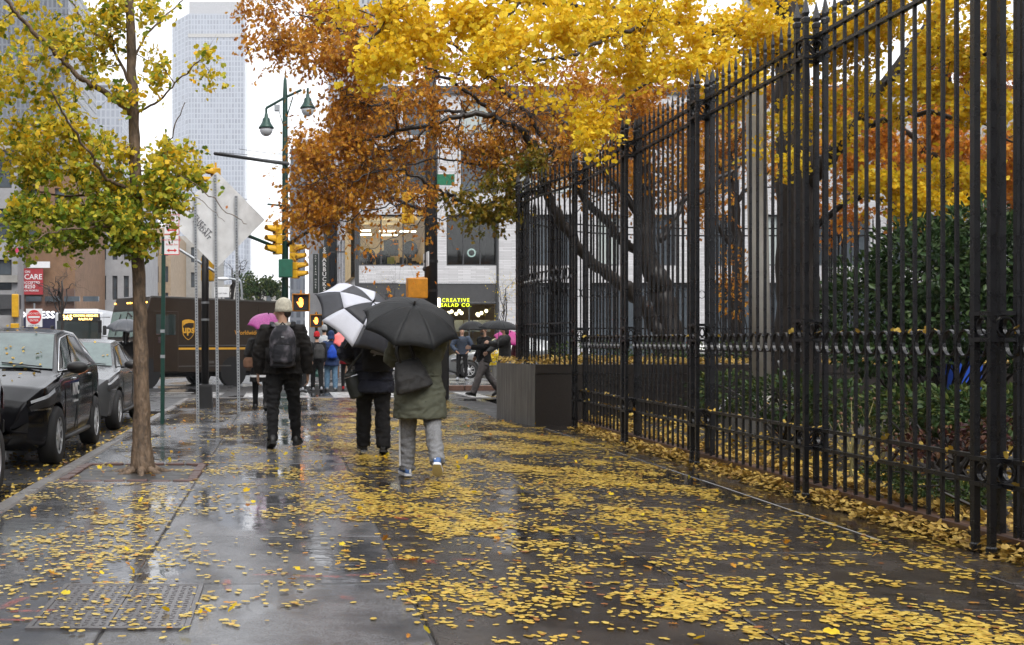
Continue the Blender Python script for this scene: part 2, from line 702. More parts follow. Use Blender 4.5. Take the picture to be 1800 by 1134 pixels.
def grid_mat(name, wall, pane, cw, ch, mortar, rough=.6, off=0., var=.2, prough=.2):
    """Masonry or curtain-wall grid for surfaces too far off for the pieces to be told apart."""
    m = bpy.data.materials.new(name)
    m.use_nodes = True
    nt = m.node_tree
    L = nt.links
    b = nt.nodes['Principled BSDF']
    pos = nd(nt, 'ShaderNodeNewGeometry').outputs['Position']
    sx = nd(nt, 'ShaderNodeSeparateXYZ')
    L.new(pos, sx.inputs[0])
    ad = nd(nt, 'ShaderNodeMath', operation='ADD')
    L.new(sx.outputs[0], ad.inputs[0])
    L.new(sx.outputs[1], ad.inputs[1])
    cb = nd(nt, 'ShaderNodeCombineXYZ')
    L.new(ad.outputs[0], cb.inputs[0])
    L.new(sx.outputs[2], cb.inputs[1])
    br = nd(nt, 'ShaderNodeTexBrick')
    br.offset = off
    br.inputs['Scale'].default_value = 1
    br.inputs['Brick Width'].default_value = cw
    br.inputs['Row Height'].default_value = ch
    br.inputs['Mortar Size'].default_value = mortar
    br.inputs['Mortar Smooth'].default_value = .1
    br.inputs['Color1'].default_value = (*[c * (1 - var) for c in pane], 1)
    br.inputs['Color2'].default_value = (*[c * (1 + var) for c in pane], 1)
    br.inputs['Mortar'].default_value = (*wall, 1)
    L.new(cb.outputs[0], br.inputs['Vector'])
    L.new(br.outputs['Color'], b.inputs['Base Color'])
    mr = nd(nt, 'ShaderNodeMapRange')
    mr.inputs[3].default_value = prough
    mr.inputs[4].default_value = rough
    L.new(br.outputs['Fac'], mr.inputs[0])
    L.new(mr.outputs[0], b.inputs['Roughness'])
    bp = nd(nt, 'ShaderNodeBump')
    bp.invert = True
    bp.inputs['Strength'].default_value = .5
    bp.inputs['Distance'].default_value = .02
    L.new(br.outputs['Fac'], bp.inputs['Height'])
    L.new(bp.outputs[0], b.inputs['Normal'])
    MATS[name] = m


grid_mat('white_brick', (.40, .40, .41), (.58, .58, .60), .62, .075, .008, off=.37, var=.13, prough=.7)
grid_mat('tower_grid', (.29, .31, .35), (.20, .22, .26), 2.6, 4.4, .5, var=.2)  # pale, close tones carry part of the rain haze in the colour
grid_mat('tower_slate', (.10, .11, .13), (.05, .058, .075), 1.6, 3.2, .35, var=.4)
grid_mat('tower_grey', (.30, .31, .33), (.13, .14, .16), 2.0, 3.3, .6, var=.3)

# ------------------------------------------------------------------ ground, roads, pavements
tag(MB().grid(lambda u, v: (-700 + 1400 * u, -60 + 900 * v, -.16), 4, 4).build('ground', 'wet_asphalt'), kind='structure')
tag(MB().grid(lambda u, v: (-13.5 + 11.2 * u, -20 + 200 * v, -.125), 6, 40).build('road', 'wet_asphalt'), kind='structure')
tag(MB().grid(lambda u, v: (-2.299 + 72 * u, 26.3 + 22.0 * v, -.1251), 20, 8).build('cross_street', 'wet_asphalt'), kind='structure')

pave = MB()
pave.lohi((-2.16, -12, -.3), (4.45, 26.2, -.012))
pave.lohi((4.45, 25.72, -.3), (60, 26.2, -.012))
pave = tag(pave.build('pavement', 'joint_dirt'), kind='structure')
XC = [-2.14, -.82, .65, 2.15, 3.90, 4.42]
slab_cache = {}


def slab(x0, x1, y0, y1, mt, z=None, name='paving_slab'):
    g = .007
    k = (round(x1 - x0, 3), round(y1 - y0, 3), mt)
    if k not in slab_cache:
        w, d = x1 - x0 - 2 * g, y1 - y0 - 2 * g
        e = .006
        vs = []
        for zz, s in ((-.05, 0), (-e, 0), (0, e)):
            vs += [(-w / 2 + s, -d / 2 + s, zz), (w / 2 - s, -d / 2 + s, zz), (w / 2 - s, d / 2 - s, zz), (-w / 2 + s, d / 2 - s, zz)]
        fs = [(8, 9, 10, 11)] + [(l + i, l + (i + 1) % 4, l + 4 + (i + 1) % 4, l + 4 + i) for l in (0, 4) for i in range(4)]
        slab_cache[k] = MB().add(vs, fs).mesh(name, mt)
    o = link(name, slab_cache[k], pave)
    o.location = ((x0 + x1) / 2, (y0 + y1) / 2, random.uniform(-.003, .002) if z is None else z)
    o.rotation_euler = (random.gauss(0, .0013), random.gauss(0, .0013), 0)
    return o


PIT = (-2.14, -.82, 10.6, 12.1)
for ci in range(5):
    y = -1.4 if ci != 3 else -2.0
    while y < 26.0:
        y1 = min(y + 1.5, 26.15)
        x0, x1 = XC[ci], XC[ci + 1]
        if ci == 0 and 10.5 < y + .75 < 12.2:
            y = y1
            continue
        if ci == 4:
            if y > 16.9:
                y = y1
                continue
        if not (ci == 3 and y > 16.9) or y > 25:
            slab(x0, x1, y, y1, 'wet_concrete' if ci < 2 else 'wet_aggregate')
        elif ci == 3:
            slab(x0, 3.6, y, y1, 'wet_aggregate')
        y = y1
# kerb of the left street: long stones with open joints
kerb = tag(MB().lohi((-2.29, -12, -.3), (-2.17, 26.25, -.04)).build('kerb', 'joint_dirt'), kind='structure')
km = {}
y = -2.0
kst = MB().box((0, 0, 0), (.145, 1.99, .24), bev=.015).mesh('kerb_stone', 'kerb_stone')
while y < 26:
    o = link('kerb_stone', kst, kerb)
    o.location = (-2.225, y + 1, -.118 + random.uniform(-.004, .004))
    o.rotation_euler = (0, random.gauss(0, .01), random.gauss(0, .001))
    y += 2.0
k2 = MB().box((0, 0, 0), (1.99, .16, .24), bev=.015).mesh('kerb_stone', 'kerb_stone')
x = -2.15
while x < 14:
    o = link('kerb_stone', k2, kerb)
    o.location = (x + 1, 26.28, -.118)
    x += 2.0
# tree pit with soil and a brick edge
pit = tag(MB().grid(lambda u, v: (-2.14 + 1.32 * u, 10.55 + 1.6 * v, -.035 + .03 * noise.noise(Vector((u * 5, v * 5, 2)))), 14, 14).build('tree_pit', 'wet_soil'), kind='structure')
bmsh = MB().box((0, 0, 0), (.19, .09, .06), bev=.008).mesh('brick', 'brick_red')
for i in range(6):
    for yy in (10.62, 12.08):
        o = link('brick', bmsh, pit)
        o.location = (-2.02 + i * .215, yy, -.022 + random.uniform(-.006, .004))
        o.rotation_euler = (0, 0, random.gauss(0, .05))
for i in range(6):
    for xx in (-2.08, -.87):
        o = link('brick', bmsh, pit)
        o.location = (xx, 10.82 + i * .22, -.022 + random.uniform(-.006, .004))
        o.rotation_euler = (0, 0, R(90) + random.gauss(0, .05))
# crosswalk bars and stop line on the cross street
cw = 0
for i in range(9):
    x0 = -2.2 + i * 1.15
    tag(MB().grid(lambda u, v: (x0 + .55 * u, 27.2 + 4.6 * v, -.1205), 1, 4).build('crosswalk_bar', 'road_paint'), kind='structure')
for yy in (29.3, 30.4, 31.3):
    tag(MB().grid(lambda u, v: (-13 + 10.5 * u, yy + .28 * v, -.1165), 6, 1).build('lane_line', 'road_paint'), kind='structure')
# refuge island in the cross street
isl = MB()
isl.prism([(-.3, -.16), (9.5, -.16), (9.5, .0), (-.3, .0)], 2.6, Matrix.Translation((0, 33.0, 0)))
isl = tag(isl.build('traffic_island', 'wet_plaza'), kind='structure')
tag(MB().lohi((2.5, 35.6, -.16), (22, 40.2, .0)).build('island_pavement', 'wet_plaza'), kind='structure')
for i in range(5):
    o = MB().box((4.2 + i * 2.0, 32.93, -.07), (1.98, .18, .2), bev=.02).build('kerb_stone', 'brown_kerb', isl)
for i in range(14):
    for j in range(3):
        pass
tag(MB().lohi((-40, 48.3, -.16), (60, 90, .0)).build('far_pavement', 'wet_plaza'), kind='structure')
tag(MB().lohi((-30, -20, -.16), (-13.5, 60, .0)).build('opposite_pavement', 'wet_plaza'), kind='structure')

# sprayed survey marks, worn through
def worn_paint():
    m = bpy.data.materials.new('worn_red')
    m.use_nodes = True
    nt = m.node_tree
    b = nt.nodes['Principled BSDF']
    b.inputs['Base Color'].default_value = (.55, .075, .04, 1)
    b.inputs['Roughness'].default_value = .3
    p = nd(nt, 'ShaderNodeNewGeometry')
    n = nd(nt, 'ShaderNodeTexNoise')
    n.inputs['Scale'].default_value = 16
    n.inputs['Detail'].default_value = 8
    n.inputs['Roughness'].default_value = .75
    nt.links.new(p.outputs['Position'], n.inputs['Vector'])
    tc = nd(nt, 'ShaderNodeTexCoord')
    sp = nd(nt, 'ShaderNodeSeparateXYZ')
    nt.links.new(tc.outputs['Generated'], sp.inputs[0])
    prev = n.outputs['Fac']
    for k in (0, 1):                                     # sprayed edges thin out
        a = nd(nt, 'ShaderNodeMath', operation='PINGPONG')
        a.inputs[1].default_value = .5
        nt.links.new(sp.outputs[k], a.inputs[0])
        q = nd(nt, 'ShaderNodeMapRange')
        q.inputs[1].default_value = 0
        q.inputs[2].default_value = .3
        q.inputs[3].default_value = -.3
        q.inputs[4].default_value = 0
        nt.links.new(a.outputs[0], q.inputs[0])
        s = nd(nt, 'ShaderNodeMath', operation='ADD')
        nt.links.new(prev, s.inputs[0])
        nt.links.new(q.outputs[0], s.inputs[1])
        prev = s.outputs[0]
    r = nd(nt, 'ShaderNodeMapRange')
    r.inputs[1].default_value = .40
    r.inputs[2].default_value = .62
    r.inputs[4].default_value = .42
    nt.links.new(prev, r.inputs[0])
    nt.links.new(r.outputs[0], b.inputs['Alpha'])
    MATS['worn_red'] = m


worn_paint()
for px, py, w, d, rz in ((20, 1062, .10, .55, -.3), (60, 1076, .42, .07, .1), (30, 1092, .4, .06, -.1), (400, 1030, .08, .5, .1), (470, 1012, .34, .07, .12), (560, 1015, .42, .09, -.1),
                         (640, 1012, .36, .07, .2), (610, 1052, .12, .18, 0), (755, 988, .12, .3, .1), (700, 985, .4, .06, 0), (820, 985, .3, .06, .1), (705, 912, .16, .3, .1), (760, 910, .5, .06, 0), (590, 792, .14, .3, 0)):
    g = at(px, py, 2600 / (py - 600))
    c, s = math.cos(rz), math.sin(rz)
    o = MB().add([(-w / 2, -d / 2, 0), (w / 2, -d / 2, 0), (w / 2, d / 2, 0), (-w / 2, d / 2, 0)], [(0, 1, 2, 3)]).build('paint_marking', 'worn_red')
    o.location = (g.x, g.y, .0065)
    o.rotation_euler = (0, 0, rz)
    tag(o, kind='structure')
tag(MB().grid(lambda u, v: (3.865 + .02 * v + .02 * u, 7.4 + 3.2 * u, .006), 8, 1).build('joint_highlight', 'highlight_line'), kind='structure')  # pale strip paints the highlight along the paving joint edge

# cast-iron cover set in the pavement
cov = thing('utility_cover', 'rectangular cast iron utility cover with raised tread, set in the pavement among leaves', 'cover', (-.80, 5.6, 0))
cf = MB()
cf.lohi((-.37, -.47, -.02), (.37, -.44, .008)).lohi((-.37, .44, -.02), (.37, .47, .008)).lohi((-.37, -.439, -.02), (-.345, .439, .0081)).lohi((.345, -.439, -.02), (.37, .439, .0081))
cf.build('frame', 'cover_iron', cov)
for k in (0, 1):
    lid = MB()
    x0 = -.342 + k * .345
    lid.lohi((x0, -.436, -.02), (x0 + .339, .436, .006))
    lid.build('lid', 'cover_iron', cov)
    st = MB()
    for i in range(8):
        for j in range(20):
            st.box((x0 + .03 + i * .04, -.41 + j * .043, .007), (.024, .008, .002), rz=R(45 if (i + j) % 2 else -45))
    tag(st.build('tread', 'cover_iron', cov), kind='stuff')

# ------------------------------------------------------------------ raised planter at the park corner
PLO = [(22, 17.57), (3.87, 17.57), (3.72, 18.3), (3.64, 19.4), (3.88, 20.6), (4.3, 22.0), (4.95, 23.3), (5.9, 24.5), (7.2, 25.3), (8.8, 25.62), (22, 25.62)]
PTOP = .94
pl = thing('planter', 'raised concrete planter with curved board-marked side and dark granite front', 'planter', (0, 0, 0))
mb = MB()
n = len(PLO)
cr = [PLO[0], PLO[1]] + [(p.x, p.y) for p in catmull([Vector((*p, 0)) for p in PLO[1:]], 5)][1:]
mb.add([(x, y, -.1) for x, y in cr] + [(x, y, PTOP) for x, y in cr], [(i, i + 1, i + 1 + len(cr), i + len(cr)) for i in range(1, len(cr) - 1)])
mb.f = [f[::-1] for f in mb.f]
mb.add([(x, y, PTOP - .04) for x, y in cr], [tuple(range(len(cr)))[::-1]])
mb.build('side_wall', 'concrete_board', pl, auto=30)
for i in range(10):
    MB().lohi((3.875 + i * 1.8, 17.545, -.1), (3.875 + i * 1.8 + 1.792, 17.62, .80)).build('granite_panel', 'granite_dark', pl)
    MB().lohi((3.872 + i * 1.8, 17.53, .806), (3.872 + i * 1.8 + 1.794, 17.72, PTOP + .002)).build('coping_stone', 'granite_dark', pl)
rim = MB()
inner = [(x + .12, y + (.0 if i > 1 else .1)) for i, (x, y) in enumerate(cr)]
tag(MB().grid(lambda u, v: (3.8 + 18 * u, 17.7 + 7.8 * v, -.2), 2, 2).build('planter_subsoil', 'wet_soil'), kind='structure')

# ------------------------------------------------------------------ park ground behind the fence
def park_z(x, y):
    return .10 + .06 * noise.noise(Vector((x * .7, y * .7, 0))) + .10 * min(1, max(0, (x - 5) / 4))


tag(MB().grid(lambda u, v: (4.47 + 20 * u, -2 + 19.53 * v, park_z(4.47 + 20 * u, -2 + 19.5 * v)), 50, 40).build('park_ground', 'wet_soil', smooth=True), kind='structure')
ck = tag(MB().lohi((4.40, -2, -.05), (4.46, 16.9, .075)).build('park_kerb', 'joint_dirt'), kind='structure')
kb = MB().box((0, 0, 0), (.11, 1.17, .17), bev=.012).mesh('kerb_stone', 'brown_kerb')
for i in range(16):
    o = link('kerb_stone', kb, ck)
    o.location = (4.46, -1.2 + i * 1.18, .035 + random.uniform(-.005, .005))


# ------------------------------------------------------------------ buildings
def wall_with_openings(mb, x0, x1, z0, z1, y, ops, dep, m=0):
    xs = sorted({x0, x1, *[v for o in ops for v in (o[0], o[1])]})
    zs = sorted({z0, z1, *[v for o in ops for v in (o[2], o[3])]})
    for i in range(len(xs) - 1):
        for j in range(len(zs) - 1):
            cx, cz = (xs[i] + xs[i + 1]) / 2, (zs[j] + zs[j + 1]) / 2
            if not any(o[0] < cx < o[1] and o[2] < cz < o[3] for o in ops):
                mb.add([(xs[i], y, zs[j]), (xs[i + 1], y, zs[j]), (xs[i + 1], y, zs[j + 1]), (xs[i], y, zs[j + 1])], [(0, 1, 2, 3)], m=m)
    for a, b, c, d in ops:
        q = [(a, c), (b, c), (b, d), (a, d)]
        for k in range(4):
            p, r = q[k], q[(k + 1) % 4]
            mb.add([(p[0], y, p[1]), (p[0], y + dep, p[1]), (r[0], y + dep, r[1]), (r[0], y, r[1])], [(0, 1, 2, 3)], m=m)


def window(parent, o, y, cols, rows=1, fr=.07, pane='dark_glass', frm='frame_dark', M=None, splits=None):
    a, b, c, d = o
    f = MB()
    f.lohi((a, y, c), (b, y + .1, c + fr)).lohi((a, y, d - fr), (b, y + .1, d)).lohi((a, y + .002, c + fr), (a + fr, y + .098, d - fr)).lohi((b - fr, y + .002, c + fr), (b, y + .098, d - fr))
    sp = splits or [k / cols for k in range(1, cols)]
    for t in sp:
        x = a + (b - a) * t
        f.lohi((x - fr * .4, y + .004, c + fr), (x + fr * .4, y + .096, d - fr))
    for k in range(1, rows):
        z = c + (d - c) * k / rows
        f.lohi((a + fr, y + .006, z - fr * .4), (b - fr, y + .094, z + fr * .4))
    if M is not None:
        f.v = [tuple(M @ Vector(p)) for p in f.v]
    w = f.build('window', frm, parent)
    ed = [0] + sp + [1]
    for i in range(len(ed) - 1):
        g = MB()
        g.lohi((a + (b - a) * ed[i] + fr * .4, y + .045, c + fr * .5), (a + (b - a) * ed[i + 1] - fr * .4, y + .055, d - fr * .5))
        if M is not None:
            g.v = [tuple(M @ Vector(p)) for p in g.v]
        g.build('pane', pane, w)
    return w


def room(parent, o, y, depth, mt, lamps=True, hgt=None):
    a, b, c, d = o
    d2 = hgt or d
    q = MB()
    a2, b2, c2 = a - .3, b + .3, c - .5
    q.add([(a2, y + depth, c2), (b2, y + depth, c2), (b2, y + depth, d2), (a2, y + depth, d2)], [(0, 1, 2, 3)])
    q.add([(a2, y, c2), (a2, y + depth, c2), (a2, y + depth, d2), (a2, y, d2)], [(0, 1, 2, 3)])
    q.add([(b2, y, c2), (b2, y + depth, c2), (b2, y + depth, d2), (b2, y, d2)], [(3, 2, 1, 0)])
    q.add([(a2, y, c2), (b2, y, c2), (b2, y + depth, c2), (a2, y + depth, c2)], [(0, 1, 2, 3)])
    q.add([(a2, y, d2), (b2, y, d2), (b2, y + depth, d2), (a2, y + depth, d2)], [(3, 2, 1, 0)])
    q.build('interior', mt, parent)


YB = 52.0
SC = YB / 2000


def fx(px):
    return (px - 500) * SC


def fz(py):
    return EYE - (py - 600) * SC


wb = thing('white_brick_building', 'white brick corner building with wide dark framed windows and lit shopfront', 'building', (0, 0, 0))
ops = []
W2 = [(629, 751), (785, 875), (912, 1012), (1052, 1090), (1128, 1190), (1238, 1292), (1340, 1400), (1440, 1530), (1570, 1680), (1720, 1800)]
for a, b in W2:
    ops.append((fx(a), fx(b), fz(467), fz(377)))
W3 = [(629, 700), (708, 770), (810, 875), (912, 1012), (1060, 1130), (1262, 1300), (1360, 1440), (1480, 1560), (1620, 1700)]
for a, b in W3:
    ops.append((fx(a), fx(b), fz(340), fz(262)))
for a, b in W3:
    ops.append((fx(a), fx(b), fz(238), fz(176)))
GF = [(631, 874), (908, 1010), (1040, 1220), (1250, 1420), (1460, 1640), (1680, 1800)]
for a, b in GF:
    ops.append((fx(a), fx(b), .25, fz(497)))
ops = [tuple(round(v, 4) for v in o) for o in ops]
mb = MB()
BX0, BX1, BZ = fx(625), 46.0, 12.6
wall_with_openings(mb, BX0, BX1, 0, BZ, YB, ops, .3)
# west side, receding, with its own window bands
so = [(YB + 1.2 + i * 3.6, YB + 3.9 + i * 3.6, z0, z1) for i in range(7) for z0, z1 in ((fz(497) + .6, fz(377)), (8.1, 10.2), (10.8, 12.1), (.3, 3.4))]
m2 = MB()
wall_with_openings(m2, YB, YB + 28, 0, BZ, 0, so, .3)
T = Matrix.Translation((BX0, 0, 0)) @ Matrix(((0, 1, 0, 0), (1, 0, 0, 0), (0, 0, 1, 0), (0, 0, 0, 1)))
mb.add(m2.v, [f[::-1] for f in m2.f], T)
mb.add([(BX0, YB, BZ), (BX1, YB, BZ), (BX1, YB + 28, BZ), (BX0, YB + 28, BZ)], [(0, 1, 2, 3)])
mb.build('wall', 'white_brick', wb)
mbp = MB()
mbp.lohi((BX0 - .12, YB - .12, BZ), (BX1, YB + .25, BZ + .35))
mbp.build('parapet', 'fascia', wb)
for i, o in enumerate(ops[:len(W2)]):
    if i == 0:
        window(wb, o, YB + .2, 3, pane='clear_glass', splits=[.34, .66])
        room(wb, o, YB + .32, 5, 'room_warm')
        for (lx, ly) in ((3.7, 2.0), (4.9, 2.2), (5.9, 2.4), (3.9, 4.0), (5.2, 4.2)):
            MB().box((lx, YB + ly, o[3] - .55), (.75, .3, .05)).build('ceiling_lamp', 'tube_cool', wb)
        cl = MB()
        for k in range(16):
            hh = random.uniform(.2, .75)
            cl.box((o[0] + .2 + k * .19, YB + .7 + random.uniform(0, .5), o[2] + hh / 2 - .1), (random.uniform(.08, .22), .2, hh), bev=.03)
        for bx, bz in ((3.9, .45), (4.6, .35), (5.85, .8)):
            cl.ball((bx, YB + .9, o[2] + bz), (.36, .25, .42), 10, 6)
        cl.box((5.1, YB + 2.4, o[2] + 1.0), (.7, .1, .75))
        cl.build('window_clutter', 'clutter', wb)
        MB().box((4.92, YB + .62, o[2] + .28), (.34, .05, .3)).build('yellow_box', mat('box_yellow', (.75, .6, .05), .5), wb)
    elif i == 1:
        window(wb, o, YB + .2, 3, pane='smoked_glass', splits=[.34, .67])
        room(wb, o, YB + .32, 4.5, 'room_dim')
        MB().lohi((o[0] + .05, YB + .36, o[2] + 1.35), (o[0] + .8, YB + .40, o[3] - .06)).build('blind', 'blind', wb)
        MB().lohi((o[0] + .05, YB + .37, o[2] + .05), (o[0] + .55, YB + .41, o[2] + 1.34)).build('blind', 'blind', wb)
        MB().lohi((o[0] + .85, YB + .37, o[3] - .45), (o[1] - .05, YB + .41, o[3] - .06)).build('blind', 'blind', wb)
        MB().lohi((o[0] + .56, YB + 1.2, o[2] - .3), (o[0] + .85, YB + 1.3, o[2] + .85)).build('cabinet', 'wood_orange', wb)
        rg = MB()
        cx, cz = fx(832), fz(443)
        rg.tube([(cx + .17 * math.cos(t), YB + .5, cz + .17 * math.sin(t)) for t in np.linspace(0, 2 * math.pi, 25)], .033, 8, cap=False)
        rg.build('ring_light', 'ring_glow', wb)
        cl = MB()
        for k in range(12):
            hh = random.uniform(.1, .28)
            cl.box((o[0] + .7 + k * .13, YB + .6, o[2] + hh / 2), (.07, .07, hh), bev=.015)
        cl.build('window_clutter', mat('clutter_pale', (.35, .35, .33), .7, var=.5), wb)
    else:
        window(wb, o, YB + .2, 2, pane='mid_glass' if i % 3 else 'blind')
for i, o in enumerate(ops[len(W2):len(W2) + 2 * len(W3)]):
    window(wb, o, YB + .2, 2, pane=('mid_glass', 'dark_glass', 'mid_glass', 'blind')[i % 4])
for o in ops[len(W2) + 2 * len(W3):][1:]:
    window(wb, o, YB + .2, 4, rows=1, pane='mid_glass', fr=.09)
for a, b, c, d in so:
    window(wb, (a, b, c, d), .2, 2, pane='mid_glass', M=T)
# shopfront: dark fascia, glass, lit interior, globe lamps, neon sign
o = ops[len(W2) + 2 * len(W3)]
MB().lohi((o[0] + .01, YB + .06, fz(531)), (o[1] - .01, YB + .3, fz(498))).build('fascia', 'fascia', wb)
so2 = (o[0], o[1], o[2], fz(531) - .01)
window(wb, so2, YB + .1, 5, pane='clear_glass', fr=.08)
room(wb, so2, YB + .25, 4.5, 'room_warm')
for k in range(3):
    MB().lohi((o[0] + 2.5 + k * 1.28, YB + 1.6, 1.75), (o[0] + 3.74 + k * 1.28, YB + 1.65, 2.3)).build('menu_board', 'paper_white', wb)
for cxp in (792, 808, 816, 822, 800, 852, 860, 845, 856):
    b = MB().ball((fx(cxp + random.uniform(-3, 3)), YB + 1.1 + random.uniform(0, .4), fz(549 + random.uniform(-4, 4))), .085, 12, 8)
    b.build('globe_lamp', 'lamp_warm', wb, smooth=True)
for cxp in (679, 697, 720, 741, 763):
    MB().lohi((fx(cxp) - .22, YB + .9, fz(526.5)), (fx(cxp) + .22, YB + 1.1, fz(523.5))).build('strip_lamp', 'lamp_warm', wb)
MB().text('CREATIVE', .23, face_to((fx(801), YB + .02, fz(528))), m=0, spacing=1.3, bold=.005, ext=.02).build('neon_word', 'yellow_neon', wb)
MB().text('SALAD CO.', .23, face_to((fx(802), YB + .02, fz(536.5))), m=0, spacing=1.26, bold=.005, ext=.02).build('neon_word', 'yellow_neon', wb)
MB().lohi((fx(764), YB + .03, fz(540)), (fx(774), YB + .06, fz(524))).build('lit_sign', 'lamp_warm', wb)
for pxx in (625.5, 629, 874.5, 909):
    MB().lohi((fx(pxx) - .05, YB - .05, 0), (fx(pxx) + .05, YB + .02, fz(360))).build('channel', 'frame_dark', wb)

# concrete-framed building beyond, with the hanging vertical shop sign
cb = thing('concrete_pier_building', 'pale concrete pier of the building behind the vertical coffee shop sign', 'building', (0, 0, 0))
YP = 70.0
mb = MB()
a, b = at(545, 600, YP).x, at(585, 600, YP).x
mb.lohi((a, YP, 0), (a + .85, YP + 8, at(0, 385, YP).z)).lohi((a, YP, at(0, 385, YP).z), (b + 3, YP + 8, at(0, 300, YP).z))
mb.build('wall', 'stone_grey', cb)
MB().lohi((a + .851, YP + .4, 0), (b + .2, YP + 7, at(0, 385.5, YP).z)).build('glazing', 'dark_glass', cb)
hs = thing('hanging_shop_sign', 'black vertical blade sign with white lettering on the building corner', 'sign', (0, 0, 0))
YS = 58.0
c = at(570, 474, YS)
MB().box(c, (.52, .16, 2.35), bev=.02).build('panel', mat('sign_black', (.012, .02, .018), .35), hs)
MB().box(c + Vector((-.44, .05, -.2)), (.26, .1, 2.0), bev=.02).build('side_panel', 'sign_black', hs)
tx = MB()
for k, ch in enumerate('STARBUCKS'):
    tx.text(ch, .30, face_to((c.x, c.y - .085, c.z + 1.0 - k * .25)), bold=.02)
tx.build('lettering', 'paper_white', hs)
tx = MB()
for k in range(14):
    if k % 5 != 3:
        tx.text('COFFEEANDMORE8'[k], .12, face_to((c.x - .44, c.y - .003, c.z + .7 - k * .135)))
tx.build('small_lettering', 'paper_white', hs)
MB().bar(c + Vector((.2, 0, .9)), c + Vector((1.1, .0, .9)), .06).bar(c + Vector((.2, 0, -.9)), c + Vector((1.1, 0, -.9)), .06).build('bracket', 'frame_dark', hs)
MB().lohi((at(536, 0, 75).x, 74, 1.2), (at(543, 0, 75).x, 74.3, at(0, 440, 75).z)).build('light_strip', 'letter_glow', cb)


def block(name, label, px0, px1, ytop, Y, depth, mt, rows=None, cols=None, zbase=3.6, pane='mid_glass', ww=.55, wh=.6, ztop=None):
    t = thing(name, label, 'building', (0, 0, 0))
    x0, x1 = (px0 - 500) * Y / 2000, (px1 - 500) * Y / 2000
    z1 = ztop or EYE - (ytop - 600) * Y / 2000
    ops = []
    if rows:
        for i in range(cols):
            for j in range(rows):
                cw_, ch_ = (x1 - x0) / cols, (z1 - zbase - .6) / rows
                cx, cz = x0 + (i + .5) * cw_, zbase + (j + .5) * ch_
                ops.append((round(cx - cw_ * ww / 2, 3), round(cx + cw_ * ww / 2, 3), round(cz - ch_ * wh / 2, 3), round(cz + ch_ * wh / 2, 3)))
    m = MB()
    wall_with_openings(m, x0, x1, 0, z1, Y, ops, .25)
    m.add([(x0, Y, 0), (x0, Y + depth, 0), (x1, Y + depth, 0), (x1, Y, 0), (x0, Y, z1), (x0, Y + depth, z1), (x1, Y + depth, z1), (x1, Y, z1)], [(0, 4, 5, 1), (3, 2, 6, 7), (1, 5, 6, 2), (4, 7, 6, 5)])
    m.build('wall', mt, t)
    for o in ops:
        window(t, o, Y + .15, 1, rows=2, pane=pane, fr=.08)
    return t, x0, x1, z1


t, x0, x1, z1 = block('stone_building', 'grey stone building with dark canopy at the left end of the street', -110, 31, 240, 64, 2.2, 'stone_grey', 3, 3)
MB().lohi((x0, 63.2, 3.1), (x1 + .2, 64, 3.9)).build('canopy', 'fascia', t)
MB().lohi((x0, 63.6, z1 - .8), (x1 + .1, 63.99, z1 - .2)).build('cornice', 'stone_pale', t)
MB().lohi((x0, 63.7, 4.6), (x1 + .05, 63.99, 5.0)).build('string_course', 'stone_pale', t)
t, x0, x1, z1 = block('brick_shop_building', 'brown brick building carrying a red banner above a shop with white letters', 30, 132, 300, 66, 11, 'brick_brown', 2, 2, zbase=6.4, ww=.4)
MB().lohi((x0, 65.7, 3.0), (x1, 65.99, 4.35)).build('shop_cladding', 'clad_brown', t)
MB().lohi((x0, 65.5, 1.9), (x1, 65.69, 2.98)).build('shop_fascia', 'shop_blue', t)
MB().text('EXPRESS', .56, face_to((at(63, 0, 65.5).x, 65.48, at(0, 554, 65.5).z)), bold=.03, spacing=1.06, ext=.02).build('lettering', 'letter_glow', t)
bn = MB().lohi((at(36, 0, 65.6).x, 65.55, at(0, 518, 65.6).z), (at(76, 0, 65.6).x, 65.6, at(0, 472, 65.6).z)).build('banner', 'banner_red', t)
tx = MB()
for s, px, py, sz in (('CARE', 58, 487, .42), ('ACCEPTED', 55, 497, .2), ('-8250', 51, 504, .3), ('ON', 48, 478, .2), ('ON PREMISES', 55, 511, .14)):
    tx.text(s, sz, face_to((at(px, 0, 65.5).x, 65.54, at(0, py, 65.5).z)), bold=.015)
tx.build('banner_lettering', 'paper_white', bn)
MB().lohi((at(48, 0, 65.6).x, 65.5, at(0, 471, 65.6).z), (at(88, 0, 65.6).x, 65.6, at(0, 460, 65.6).z)).build('signboard', 'paper_white', t)
MB().lohi((at(16, 0, 63.2).x, 62.9, at(0, 445, 63).z), (at(45, 0, 63.2).x, 63.0, at(0, 436, 63).z)).build('sign_pink', mat('sign_pink', (.6, .05, .14), .5), t)
for k in range(4):
    MB().lohi((at(42, 0, 65).x + k * 1.1, 65.45, at(0, 530, 65.5).z), (at(42, 0, 65).x + k * 1.1 + .9, 65.6, at(0, 521, 65.5).z)).build('shop_window', 'mid_glass', t)
block('grey_row_house', 'pale grey terrace building with tall windows behind the bus', 132, 232, 385, 78, 16, 'stone_grey', 2, 5, ww=.45)
block('purple_brick_house', 'narrow brown brick building beside the pale terrace', 118, 140, 410, 77.6, 14, 'clad_brown', 2, 1, ww=.5)
block('tan_building', 'tan brick building seen between the trunk and the green pole', 232, 300, 400, 95, 20, 'brick_tan', 3, 4, ww=.5)
block('scaffolded_building', 'low grey building behind the back of the diamond sign', 290, 372, 415, 110, 22, 'stone_pale', 3, 4, ww=.55)
block('long_low_building', 'low pale block in the haze above the delivery truck', 372, 500, 500, 150, 20, 'stone_pale', 2, 7, ww=.5)
